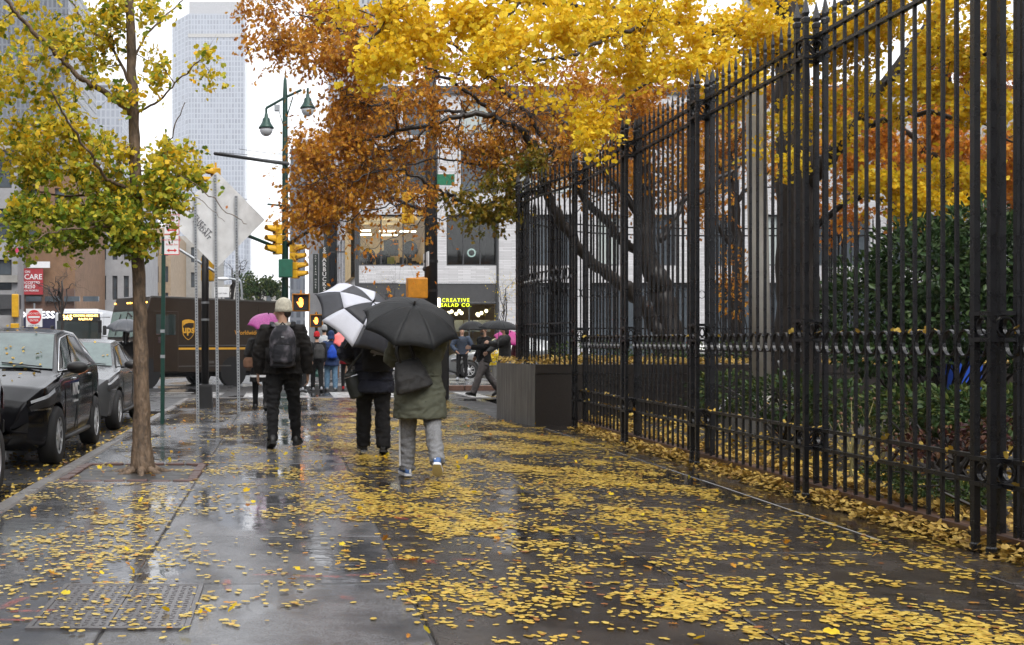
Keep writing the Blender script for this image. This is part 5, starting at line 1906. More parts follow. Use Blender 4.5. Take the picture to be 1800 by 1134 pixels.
# driver's side
ye = HW * 1.0 + .004
dr = MB().lohi((-1.0, ye - .02, .48), (-.12, ye + .012, 2.36), bev=.01).build('door', 'truck_brown', t)
MB().lohi((-.90, ye + .010, 1.62), (-.20, ye + .02, 2.26)).build('door_window', 'car_glass', dr)
MB().lohi((-.35, ye + .012, 1.38), (-.27, ye + .03, 1.56)).build('handle', 'chrome', dr)
MB().lohi((-4.85, ye - .01, 1.16), (-1.02, ye + .008, 1.225)).build('gold_stripe', 'gold', t)
MB().lohi((-4.85, ye - .01, 1.27), (-1.02, ye + .014, 1.31)).build('rub_rail', 'truck_lip', t)
MB().lohi((-3.0, ye - .01, .62), (-1.02, ye + .014, .66)).build('rub_rail', 'truck_lip', t)
sh = [(0, -.33), (.10, -.27), (.19, -.17), (.225, -.04), (.225, .27), (.13, .31), (0, .325), (-.13, .31), (-.225, .27), (-.225, -.04), (-.19, -.17), (-.10, -.27)]
MS = Matrix.Translation((-1.37, ye + .012, 1.79)) @ Matrix.Rotation(R(180), 4, 'Z')
em = MB().prism(sh, .012, MS).build('shield', 'gold', t)
MB().prism([(x * .88, z * .9 - .01) for x, z in sh], .006, Matrix.Translation((0, .006, 0)) @ MS).build('shield_field', 'truck_brown', em)
MB().prism([(-.19, .12), (-.1, .19), (.02, .215), (.197, .21), (.197, .235), (.12, .265), (0, .28), (-.12, .265), (-.197, .235)], .004, Matrix.Translation((0, .010, 0)) @ MS).build('shield_arc', 'gold', em)
TXT = lambda x, z: Matrix.Translation((x, ye + .022, z)) @ Matrix.Rotation(R(180), 4, 'Z') @ Matrix.Rotation(R(90), 4, 'X')
MB().text('ups', .33, TXT(-1.37, 1.79), bold=.03, ext=.003).build('emblem_lettering', 'gold', em)
MB().text('Worldwide Services', .20, TXT(-3.95, 1.70), bold=.012, ext=.004).build('lettering', 'gold_text', t)
for wx in (.15, -3.1):
    for s in (-1, 1):
        M = Matrix.Translation((wx, s * .95, .42)) @ Matrix.Rotation(R(-90 * s), 4, 'X')
        w_ = MB().lathe([(.25, -.13), (.39, -.14), (.42, -.10), (.42, .10), (.39, .14), (.25, .13)], 28, M, cap=False).build('wheel', 'tyre', t, smooth=True)
        MB().lathe([(.26, .12), (.24, .06), (.14, .03), (.12, .10), (.0001, .10)], 24, M, cap=False).build('rim', 'truck_lip', w_, auto=30)
        MB().lathe([(.50, -.14), (.50, .02)], 28, Matrix.Translation((wx, s * 1.085, .44)) @ Matrix.Rotation(R(-90 * s), 4, 'X')).build('wheel_arch', 'plastic_black', t)
MB().lohi((-4.9, -.8, .3), (.2, .8, .45)).build('chassis', 'plastic_black', t)
for sx in (-1.75, -2.5, -3.3, -4.1):                       # panel seams with their rows of rivets
    MB().lohi((sx - .012, ye - .01, 1.33), (sx + .012, ye + .006, 2.62)).build('panel_seam', 'truck_brown', t)
    rv = MB()
    for k in range(16):
        rv.box((sx + .03, ye + .004, 1.38 + k * .08), (.014, .006, .014))
    tag(rv.build('rivets', 'truck_lip', t), kind='stuff')
MB().lohi((-4.6, ye - .01, .78), (-4.4, ye + .01, .94)).build('fuel_cap', 'plastic_black', t)
MB().lohi((-2.35, ye - .01, .72), (-1.95, ye + .008, .80)).build('data_plate', 'truck_lip', t)

# city bus in the distance
mat('bus_white', (.62, .64, .68), .35, var=.06, coat=.3)
mat('bus_blue', (.02, .05, .16), .35)
mat('led_amber', (.6, .3, .05), .5, emit=(1., .62, .16), estr=4.)
t = thing('city_bus', 'white city bus with lit amber destination sign heading this way', 'bus', (at(139, 600, 60).x, 60, ZR), R(-90))
m = MB()
m.box((-5.5, 0, 1.65), (11, 2.55, 2.6), bev=.12, seg=2)
m.build('body', 'bus_white', t)
MB().box((-5.2, 0, 3.02), (9.5, 1.9, .26), bev=.1, seg=2).build('roof_pod', 'bus_white', t)
MB().box((.012, 0, 1.75), (.03, 2.35, 1.5), bev=.01).build('windscreen', 'car_glass', t)
MB().box((.014, 0, 2.68), (.05, 2.2, .42), bev=.02).build('sign_box', 'plastic_black', t)
MT = lambda y_, z: Matrix.Translation((.045, y_, z)) @ Matrix.Rotation(R(90), 4, 'Z') @ Matrix.Rotation(R(90), 4, 'X')
MB().text('B65', .36, MT(-.62, 2.67), bold=.02).build('route_number', 'led_amber', t)
MB().text('CROWN HEIGHTS', .16, MT(.35, 2.77), bold=.01).text('RALPH AV', .16, MT(.35, 2.59), bold=.01).build('destination', 'led_amber', t)
MB().box((0.0, 0, .75), (.12, 2.5, .5), bev=.05).build('bumper', 'bus_blue', t)
for s in (-1, 1):
    MB().lathe([(.12, 0), (.11, .03)], 14, Matrix.Translation((.05, s * .95, .85)) @ Matrix.Rotation(R(90), 4, 'Y')).build('headlight', 'letter_glow', t)
    MB().box((.2, s * 1.38, 2.0), (.1, .2, .5), bev=.04).build('mirror', 'plastic_black', t)
    for wx in (-2.2, -8.2):
        MB().lathe([(.3, -.14), (.5, -.14), (.5, .14), (.3, .14)], 24, Matrix.Translation((wx, s * 1.12, .5)) @ Matrix.Rotation(R(90), 4, 'X')).build('wheel', 'tyre', t)

# ------------------------------------------------------------------ signals, poles, signs
mat('signal_yellow', (.62, .34, .012), .42, var=.15, scale=8)
mat('signal_amber', (.50, .20, .01), .45, var=.2, scale=8)
mat('pole_green', (.006, .040, .030), .42, var=.2, scale=5, metal=.2)
mat('pole_black', (.009, .009, .010), .45, var=.25, scale=9, bump=.2, bscale=60)
mat('box_green', (.008, .10, .06), .45, var=.2, scale=6)
mat('galv', (.30, .32, .34), .45, metal=.5, var=.25, scale=20)
mat('alu_back', (.60, .61, .62), .5, metal=.0, var=.16, scale=4, bump=.1, bscale=20)
mat('stencil', (.03, .03, .045), .6)
mat('sign_white', (.68, .69, .7), .45, var=.06)
mat('sign_red', (.55, .02, .025), .45, var=.08)
mat('sign_green', (.01, .16, .08), .45)
mat('hand_glow', (1, .4, .05), .5, emit=(1., .27, .03), estr=4.5)
mat('lens_dark', (.05, .012, .01), .25, var=.2)
mat('lens_green', (.01, .06, .03), .25, var=.2)
mat('lamp_globe', (.55, .57, .6), .2, var=.1, coat=.5)


def signal(label, c, rz, n=3, s=.34, mt='signal_yellow', group='traffic signals'):
    """n-section head, lenses facing local -Y before rz"""
    t = thing('traffic_signal', label, 'traffic light', c, rz, group)
    for k in range(n):
        z = (n - 1 - 2 * k) / 2 * s
        MB().box((0, .05, z), (s * .98, .2, s * .97), bev=.03, seg=2).build('housing', mt, t)
        M = Matrix.Translation((0, -.05, z)) @ Matrix.Rotation(R(90), 4, 'X')
        MB().lathe([(s * .40, 0), (s * .36, .02), (s * .2, .035), (.001, .04)], 18, M).build('lens', 'lens_dark' if k < 2 else 'lens_green', t, smooth=True)
        v = MB()
        secs = []
        for a in np.linspace(-35, 215, 16):
            ca, sa = math.cos(R(a)) * s * .43, math.sin(R(a)) * s * .43
            L_ = .27 if 0 <= a <= 180 else .27 * (1 - min(1, (abs(a - 90) - 90) / 40))
            secs.append([(ca, -.05, z + sa), (ca, -.06 - L_, z + sa * .97), (ca * .95, -.06 - L_, z + sa * .93), (ca * .95, -.05, z + sa * .95)])
        v.loft(secs)
        v.build('visor', mt, t)
    MB().tube([(0, .05, n * s / 2), (0, .05, n * s / 2 + .14)], .03, 8).build('hanger', mt, t)
    return t


def hand_signal(label, c, rz, mt='signal_amber', s=.46, lit=True, plate='plastic_black'):
    t = thing('pedestrian_signal', label, 'pedestrian signal', c, rz, 'pedestrian signals')
    MB().box((0, .10, 0), (s, .22, s * 1.04), bev=.035, seg=2).build('housing', mt, t)
    h = MB()
    h.lohi((-s * .52, -.16, s * .47), (s * .52, .02, s * .52)).lohi((-s * .52, -.14, -s * .5), (-s * .47, .02, s * .469)).lohi((s * .47, -.14, -s * .5), (s * .52, .02, s * .469))
    h.build('hood', mt, t)
    MB().lohi((-s * .44, -.03, -s * .44), (s * .44, -.012, s * .44)).build('screen', plate, t)
    if lit:
        g = MB()
        q = s * .1
        g.prism([(-.9 * q, -2.6 * q), (.7 * q, -2.6 * q), (1.4 * q, -.6 * q), (1.2 * q, .6 * q), (-1.2 * q, .6 * q), (-1.4 * q, -1.2 * q)], .008, Matrix.Translation((0, -.042, 0)))
        for i, (x, top) in enumerate(((-.95, 2.4), (-.3, 3.0), (.35, 2.8), (.95, 2.1))):
            g.lohi(((x - .25) * q, -.042, .55 * q), ((x + .25) * q, -.034, top * q))
        g.bar((-1.3 * q, -.038, -1.2 * q), (-2.3 * q, -.038, .4 * q), .008, .5 * q, up=Vector((0, 0, 1)))
        g.build('raised_hand', 'hand_glow', t)
    MB().tube([(0, .1, s * .5), (0, .1, s * .5 + .12)], .025, 8).build('bracket', mt, t)
    return t


def teardrop_lamp(t, c):
    MB().lathe([(.035, .42), (.05, .40), (.06, .30), (.11, .26), (.12, .18), (.16, .10), (.23, .0), (.235, -.03), (.2, -.03)], 18, Matrix.Translation(c)).build('lamp_housing', 'pole_green', t, smooth=True)
    MB().lathe([(.195, -.03), (.19, -.12), (.14, -.21), (.06, -.26), (.001, -.27)], 18, Matrix.Translation(c)).build('lamp_globe', 'lamp_globe', t, smooth=True)


# green signal pole with two lamp arms, on the island
Y5 = 34.0
p5 = Vector((0.02, Y5, 0))
t = thing('signal_pole', 'green steel pole with twin street lamps and signal arms at the crossing', 'pole', p5)
q5 = lambda px, py, dy=0.: at(px, py, Y5 + dy) - p5
MB().lathe([(.30, 0), (.30, .12), (.20, .2), (.18, .95), (.13, 1.05)], 12).build('base', 'pole_green', t)
MB().tube([(0, 0, .9), (0, 0, 5), (0, 0, 8.6), (0, 0, 9.1), (0, 0, 9.25)], [.105, .095, .075, .05, .01], 14).build('shaft', 'pole_green', t, smooth=True)
MB().tube([q5(468, 190), q5(500, 172), q5(530, 158)], .04, 8).build('lamp_arm', 'pole_green', t)
MB().tube([q5(500, 222), q5(507, 196), q5(515, 170)], .02, 6).tube([q5(498, 222), q5(492, 200), q5(488, 188)], .012, 6).build('lamp_brace', 'pole_green', t)
for px, py in ((468, 190), (541, 155)):
    MB().tube([q5(px, py), q5(px, py + 14)], .035, 8).build('lamp_stem', 'pole_green', t)
    teardrop_lamp(t, q5(px, py + 34))
MB().box(q5(487, 190), (.16, .1, .2), bev=.02).build('sensor_box', 'galv', t)
MB().tube([q5(506, 288), q5(461, 282, -2), q5(378, 270, -6)], [.06, .05, .042], 10).build('mast_arm', 'pole_black', t, smooth=True)
MB().tube(catmull([q5(504, 432), q5(554, 399, -1), q5(607, 372, -2), q5(665, 348, -3), q5(707, 333, -4)], 5), [.065 - .0015 * i for i in range(21)], 10).build('mast_arm', 'pole_black', t, smooth=True)
MB().tube([q5(498, 440), q5(479, 432), q5(435, 414, -1), q5(400, 400, -2)], .05, 8).build('mast_arm', 'pole_green', t, smooth=True)
MB().tube([q5(470, 359), q5(500, 362), q5(520, 365)], .03, 8).lathe([(.16, -.06), (.16, .06)], 12, Matrix.Translation(q5(501, 364))).build('crossarm', 'pole_green', t)
MB().box(q5(502, 472, -.2), (.42, .3, .54), bev=.02).build('control_box', 'box_green', t)
for a, b in (((385, 268), (505, 272)), ((470, 350), (350, 345)), ((520, 270), (420, 262))):
    MB().tube([q5(*a), (q5(*a) + q5(*b)) / 2 - Vector((0, 0, .05)), q5(*b)], .008, 4).build('cable', 'pole_black', t)
signal('yellow three section signal facing left on the green pole', at(485, 421, Y5 - .15), R(-62), 3, .30)
signal('two yellow signal sections facing right, upper pair beside the green box', at(519, 444, Y5 - .1), R(70), 2, .25)
signal('two yellow signal sections facing right, lower pair beside the green box', at(522, 475, Y5 - .1), R(70), 2, .25)
hand_signal('large lit raised hand signal right of the beanie', at(529, 532, Y5 - .3), R(0), s=.50)
MB().tube([at(490, 516, Y5) , at(545, 516, Y5)], .03, 6)
hand_signal('small lit raised hand signal left of the white umbrella', at(556, 564, 46), R(0), s=.5)
signal('yellow signal hanging over the road behind the diamond sign tip', at(376, 318, 29), R(-60), 3, .22)
signal('yellow signal hanging among the oak twigs above the shop window', at(718, 366, 31), R(150), 3, .29)
sp = thing('signal_post', 'slim far signal post carrying the small raised hand signal', 'pole', (at(556, 600, 46.3).x, 46.3, ZR))
MB().tube([(0, .0, 0), (0, 0, 2.6)], .06, 10).lathe([(.16, 0), (.16, .1), (.07, .2)], 12).build('shaft', 'pole_green', sp)

# black signal pole on the near corner, right
pr = Vector((3.49, 27.1, 0))
t = thing('black_signal_pole', 'black signal pole rising behind the big black umbrella', 'pole', pr)
qr = lambda px, py, dy=0.: at(px, py, 27.1 + dy) - pr
MB().lathe([(.30, 0), (.28, .5), (.2, .6), (.17, .75)], 16).build('base', 'pole_black', t)
MB().tube([(0, 0, .6), (0, 0, 5), (0, 0, 9)], [.165, .15, .12], 18).build('shaft', 'pole_black', t, smooth=True)
MB().tube([qr(750, 372), qr(705, 354, .3), qr(662, 335, .8), qr(610, 318, 1.2)], [.06, .05, .045, .04], 10).build('mast_arm', 'pole_black', t, smooth=True)
MB().tube([qr(752, 488), qr(728, 490), qr(726, 496)], .03, 8).build('signal_bracket', 'signal_amber', t)
MB().box(qr(749, 457), (.03, .9, .34)).build('street_sign', 'alu_back', t)
MB().box(qr(776, 316), (.62, .03, .26)).build('street_sign', 'sign_green', t)
MB().ball(qr(747, 473), .06, 8, 6).build('finial', 'pole_black', t)
for z in (2.5, 3.2, 4.1):
    MB().lathe([(.17, -.03), (.172, .03)], 16, Matrix.Translation((0, 0, z))).build('strap', 'pole_black', t)
hand_signal('yellow back of a pedestrian signal on the black pole', at(733, 507, 26.9), R(180), s=.47, lit=False)

# black pole on the left corner with a square base
pk = Vector((-1.54, 22.1, 0))
t = thing('black_signal_pole', 'black pole with square base box behind the perforated sign posts', 'pole', pk)
qk = lambda px, py, dy=0.: at(px, py, 22.1 + dy) - pk
m = MB()
m.loft([[(s * x, s * y, z) for x, y in ((-.14, -.14), (.14, -.14), (.14, .14), (-.14, .14))] for s, z in ((1.05, 0), (1.02, .04), (.92, .42), (.88, .46), (.5, .48))])
m.build('base', 'pole_black', t)
MB().tube([(0, 0, .4), (0, 0, 2.95), (0, 0, 3.0)], [.072, .07, .04], 14).build('shaft', 'pole_black', t, smooth=True)
MB().tube([qk(378, 478), qk(345, 457), qk(313, 437)], .028, 8).build('arm', 'galv', t)
for z in (1.72, 2.05):
    MB().lathe([(.078, -.02), (.078, .02)], 14, Matrix.Translation((0, 0, z))).build('tape', 'galv', t)
signal('yellow signal head behind the black pole, below the diamond sign', at(366, 474, 22.5), R(170), 2, .24)

# diamond sign seen from the back on three perforated posts
YD = 20.3
t = thing('diamond_sign', 'back of a large pale diamond road sign on perforated steel posts', 'sign', (at(381, 600, YD).x, YD, 0))
zc = at(0, 386, YD).z
hd = .85
MB().prism([(0, -hd), (.03, -hd + .02), (hd - .02, -.03), (hd, 0), (hd - .02, .03), (.03, hd - .02), (0, hd), (-.03, hd - .02), (-hd + .02, .03), (-hd, 0), (-hd + .02, -.03), (-.03, -hd + .02)], .004, Matrix.Translation((0, .03, zc))).build('panel', 'alu_back', t)
for px, z1 in ((345, zc + .38), (380, zc + .80), (417, zc + .42)):
    x = (px - 381) * YD / 2000
    lean = (px - 381) / 36 * -.025
    q = MB().bar((x + .03, -.012, 0), (x - .02, -.012, z1), .052, .045).build('post', 'galv', t)
    hl = MB()
    for k in range(int(z1 / .05)):
        f = (k + .5) / int(z1 / .05)
        hl.box((x + .03 - .05 * f, -.036, z1 * f), (.019, .004, .019))
    tag(hl.build('perforation', 'stencil', q), kind='stuff')
M0 = Matrix.Translation((-.30, .022, zc - .03)) @ Matrix.Rotation(R(90), 4, 'X') @ Matrix.Rotation(R(-50), 4, 'Z')
MB().text('OSTLIES-ST', .105, M0, bold=.004, ext=.001, spacing=1.15).build('stencilled_mark', 'stencil', t)
M0 = Matrix.Translation((-.27, .022, zc - .18)) @ Matrix.Rotation(R(90), 4, 'X') @ Matrix.Rotation(R(-50), 4, 'Z')
MB().text('AVIDAIT', .105, M0, bold=.004, ext=.001, spacing=1.1).build('stencilled_mark', 'stencil', t)

# green sign pole with red-and-white parking signs
pg = Vector((-1.925, 17.95, 0))
t = thing('sign_post', 'green steel post carrying white parking signs with red print', 'sign post', pg)
MB().bar((0, 0, 0), (.02, 0, 2.95), .062, .05).build('post', 'pole_green', t)
for z in (1.46, 1.06):
    MB().box((.005, 0, z), (.07, .058, .05)).build('tape', 'galv', t)
for z0, z1, lines in ((2.98, 3.62, ('Authorized', 'Vehicles', 'Only', 'Department', 'Plates', 'Mon - Friday')), (2.66, 2.965, ('NO STANDING', 'Except Sun'))):
    x0 = .035
    pn = MB().lohi((x0, -.04, z0), (x0 + .235, -.032, z1)).build('panel', 'sign_white', t)
    b = MB()
    b.lohi((x0, -.043, z0), (x0 + .235, -.041, z0 + .012)).lohi((x0 + .225, -.043, z0 + .013), (x0 + .235, -.041, z1))
    b.build('border', 'sign_red', pn)
    tx = MB()
    for k, s in enumerate(lines):
        tx.text(s, .042, face_to((x0 + .117, -.042, z1 - .07 - k * (.085 if len(lines) > 2 else .07))), ext=.001)
    tx.build('print', 'sign_red', pn)
    ar = MB().prism([(-.08, 0), (-.04, .03), (-.04, .01), (.04, .01), (.04, .03), (.08, 0), (.04, -.03), (.04, -.01), (-.04, -.01), (-.04, -.03)], .001, Matrix.Translation((x0 + .117, -.042, z0 + .07)))
    ar.build('arrow', 'sign_red', pn)

# no-entry sign across the junction
pn0 = Vector((at(60, 600, 50).x, 50, ZR))
t = thing('no_entry_sign', 'square white sign with red disc reading do not enter, across the junction', 'sign', pn0)
MB().tube([(0, .04, 0), (0, .04, 3.1)], .04, 8).build('post', 'galv', t)
zc = at(0, 559, 50).z - ZR
pn = MB().box((0, 0, zc), (.72, .02, .80), bev=.008).build('panel', 'sign_white', t)
MB().lathe([(.31, 0), (.31, .012)], 32, Matrix.Translation((0, -.010, zc + .04)) @ Matrix.Rotation(R(90), 4, 'X')).build('disc', 'sign_red', pn)
MB().lohi((-.25, -.028, zc - .005), (.25, -.024, zc + .085)).text('DO NOT', .13, face_to((0, -.025, zc + .19)), bold=.01).text('ENTER', .13, face_to((0, -.025, zc - .11)), bold=.01).build('white_print', 'sign_white', pn)
MB().text('EXCEPT BUSES', .075, face_to((0, -.014, zc - .34))).build('small_print', 'stencil', pn)
t = thing('signal_post', 'post with yellow signal boxes left of the no entry sign', 'pole', (at(28, 600, 49).x, 49, ZR))
MB().tube([(0, .1, 0), (0, .1, 3.6)], .07, 10).build('shaft', 'galv', t)
MB().box((0, -.1, 2.95), (.28, .24, 1.0), bev=.03).build('signal_back', 'signal_yellow', t)
MB().box((-.02, -.1, 1.98), (.34, .24, .42), bev=.03).build('signal_box', 'signal_yellow', t)
MB().box((-.9, .1, 2.3), (2.2, .04, .5)).build('banner_rail', 'stone_grey', t)
t = thing('white_sign', 'small white sign board above the truck roof', 'sign', (at(388, 600, 42).x, 42.6, ZR))
MB().box((0, 0, at(0, 514, 42.6).z - ZR), (.56, .03, .38), bev=.01).build('panel', 'sign_white', t)
MB().tube([(0, .04, 0), (0, .04, 3.3)], .03, 8).build('post', 'galv', t)
MB().text('NO LEFT TURN', .06, face_to((0, -.02, at(0, 516, 42.6).z - ZR))).build('print', 'stencil', t)
t = thing('cobra_lamp', 'pale street lamp head on a thin arm behind the sign posts', 'street lamp', (at(425, 600, 62).x, 62, ZR))
MB().tube(catmull([(0, 0, 0), (0, 0, 4.2), (-.3, 0, 4.75), (-.9, 0, 4.85)], 5), .06, 8).build('arm', 'galv', t, smooth=True)
MB().ball((-1.05, 0, 4.83), (.38, .16, .10), 12, 8).build('head', 'sign_white', t, smooth=True)
# newspaper box and mailbox by the corner
t = thing('green_box', 'dark green street cabinet beside the coat wearer with the black umbrella', 'cabinet', (at(776, 600, 25.6).x, 25.4, 0))
MB().box((0, 0, .68), (.24, .34, 1.36), bev=.03).build('body', 'pole_black', t)
MB().box((0, 0, 1.38), (.27, .38, .06), bev=.02).build('cap', 'pole_green', t)
t = thing('flower_pot', 'pot of yellowing plants on the island behind the walking man', 'planter pot', (at(868, 600, 39).x, 39, 0))
MB().lathe([(.24, 0), (.34, .45), (.36, .47), (.30, .47)], 18).build('pot', 'concrete_board', t)
P_ = rng.normal(0, .2, (260, 3)) + np.array([0, 0, .75])
tag(leaf_cloud('foliage', 'oval', P_, rng.normal(0, 1, P_.shape), rng.normal(0, 1, P_.shape), .12 * np.ones(260), 'leaf_yellow', t), kind='stuff')

# ------------------------------------------------------------------ people
def blotch_mat(name, a, b, scale=9., th=(.52, .62), rough=.8, bump=.3, bs=120.):
    m = bpy.data.materials.new(name)
    m.use_nodes = True
    nt = m.node_tree
    L = nt.links
    bs_ = nt.nodes['Principled BSDF']
    tc = nd(nt, 'ShaderNodeTexCoord')
    n = nd(nt, 'ShaderNodeTexNoise')
    n.inputs['Scale'].default_value = scale
    n.inputs['Detail'].default_value = 5
    L.new(tc.outputs['Object'], n.inputs['Vector'])
    r = nd(nt, 'ShaderNodeMapRange')
    r.inputs[1].default_value, r.inputs[2].default_value = th
    L.new(n.outputs['Fac'], r.inputs[0])
    x = nd(nt, 'ShaderNodeMixRGB')
    x.inputs[1].default_value = (*a, 1)
    x.inputs[2].default_value = (*b, 1)
    L.new(r.outputs[0], x.inputs[0])
    L.new(x.outputs[0], bs_.inputs['Base Color'])
    bs_.inputs['Roughness'].default_value = rough
    MATS[name] = m


def cloth(name, col, rough=.85, var=.25, scale=14., bump=.5, bs=220., spec=.25):
    return mat(name, col, rough, var=var, scale=scale, bump=bump, bscale=bs, spec=spec)


mat('skin', (.45, .27, .19), .5, var=.08)
mat('skin_dark', (.20, .11, .075), .5, var=.08)
mat('hair_dark', (.02, .014, .010), .6, var=.4, scale=30, bump=.6, bscale=80)
mat('hair_grey', (.18, .17, .16), .6, var=.4, scale=30)
mat('eye_dark', (.01, .01, .01), .2)
mat('lips', (.30, .12, .10), .5)
cloth('cloth_black', (.010, .010, .011))
cloth('cloth_jacket', (.014, .0125, .012), var=.5, scale=8)
cloth('cloth_navy', (.012, .014, .026), rough=.55)
cloth('denim_black', (.009, .009, .010), var=.35)
cloth('cloth_olive', (.085, .090, .066), var=.22, scale=10)
cloth('sweat_grey', (.20, .205, .215), var=.3, scale=60)
cloth('trouser_grey', (.11, .10, .10), var=.25)
cloth('beanie_cream', (.60, .57, .47), var=.2, scale=40, bump=1., bs=160)
cloth('sherpa', (.32, .30, .27), var=.3, scale=50, bump=1., bs=120)
cloth('jeans_blue', (.11, .20, .30), var=.35, scale=12)
cloth('navy_coat', (.018, .035, .095), var=.25)
cloth('bag_blue', (.01, .06, .42), rough=.5)
cloth('beige', (.50, .42, .30), var=.15)
cloth('red_coat', (.34, .012, .02), var=.15)
cloth('red_hat', (.40, .015, .02), var=.2)
cloth('grey_hat', (.30, .31, .32), var=.2)
cloth('white_coat', (.45, .47, .50), var=.12)
cloth('puffer_blue', (.035, .05, .08), rough=.5, var=.2)
cloth('maroon', (.10, .02, .03))
cloth('tan_top', (.2, .11, .07), var=.2)
cloth('coat_grey', (.05, .05, .05), var=.3)
mat('leather_black', (.010, .010, .011), .42, var=.3, scale=25, bump=.4, bscale=200)
mat('leather_green', (.014, .018, .015), .42, var=.3, scale=25)
mat('shoe_white', (.62, .63, .65), .5, var=.08)
mat('shoe_blue', (.05, .12, .30), .6, var=.2)
mat('shoe_black', (.010, .010, .010), .5, var=.2)
mat('shoe_grey', (.22, .23, .25), .6)
mat('boot_sole', (.02, .02, .02), .8)
blotch_mat('pack_print', (.011, .012, .018), (.13, .12, .14), 7., (.50, .66))


def ik(a, c, l1, l2, hint):
    d = c - a
    L_ = min(d.length, .985 * (l1 + l2))
    u = d.normalized()
    ca = max(-1, min(1, (l1 * l1 + L_ * L_ - l2 * l2) / (2 * l1 * L_)))
    p = hint - u * hint.dot(u)
    p.normalize()
    return a + u * (l1 * ca) + p * (l1 * math.sqrt(max(0, 1 - ca * ca))), a + u * L_


def hand(mb, w, d, n, side, s=1., curl=.6):
    """palm and five fingers: w wrist, d pointing direction, n back-of-hand normal"""
    d = d.normalized()
    n = (n - d * n.dot(d)).normalized()
    a = d.cross(n) * side
    for k in range(4):
        mb.tube([w + a * ((k - 1.5) * .010 * s), w + d * .05 * s + a * ((k - 1.5) * .019 * s), w + d * .095 * s + a * ((k - 1.5) * .020 * s)], [.017 * s, .016 * s, .012 * s], 6)
        L_ = (.068, .080, .074, .056)[k] * s
        b = w + d * .09 * s + a * ((k - 1.5) * .021 * s)
        p, dd = b, d
        path = [b]
        for j in range(3):
            an = curl * (.5 + .5 * j)
            dd = (dd * math.cos(an) - n * math.sin(an)).normalized()
            p = p + dd * L_ / 2.6
            path.append(p)
            nn = n
        mb.tube(path, [.0095 * s, .0095 * s, .0085 * s, .006 * s], 6)
    b = w + d * .03 * s - a * .028 * s
    mb.tube([b, b + d * .03 * s - a * .022 * s, b + d * .06 * s - a * .026 * s - n * .018 * s, b + d * .078 * s - a * .016 * s - n * .03 * s], [.014 * s, .012 * s, .011 * s, .007 * s], 6)


def ell(cx, cy, z, rx, ry, n=18, tilt=0.):
    return [(cx + rx * math.cos(2 * math.pi * k / n), cy + ry * math.sin(2 * math.pi * k / n), z) for k in range(n)]


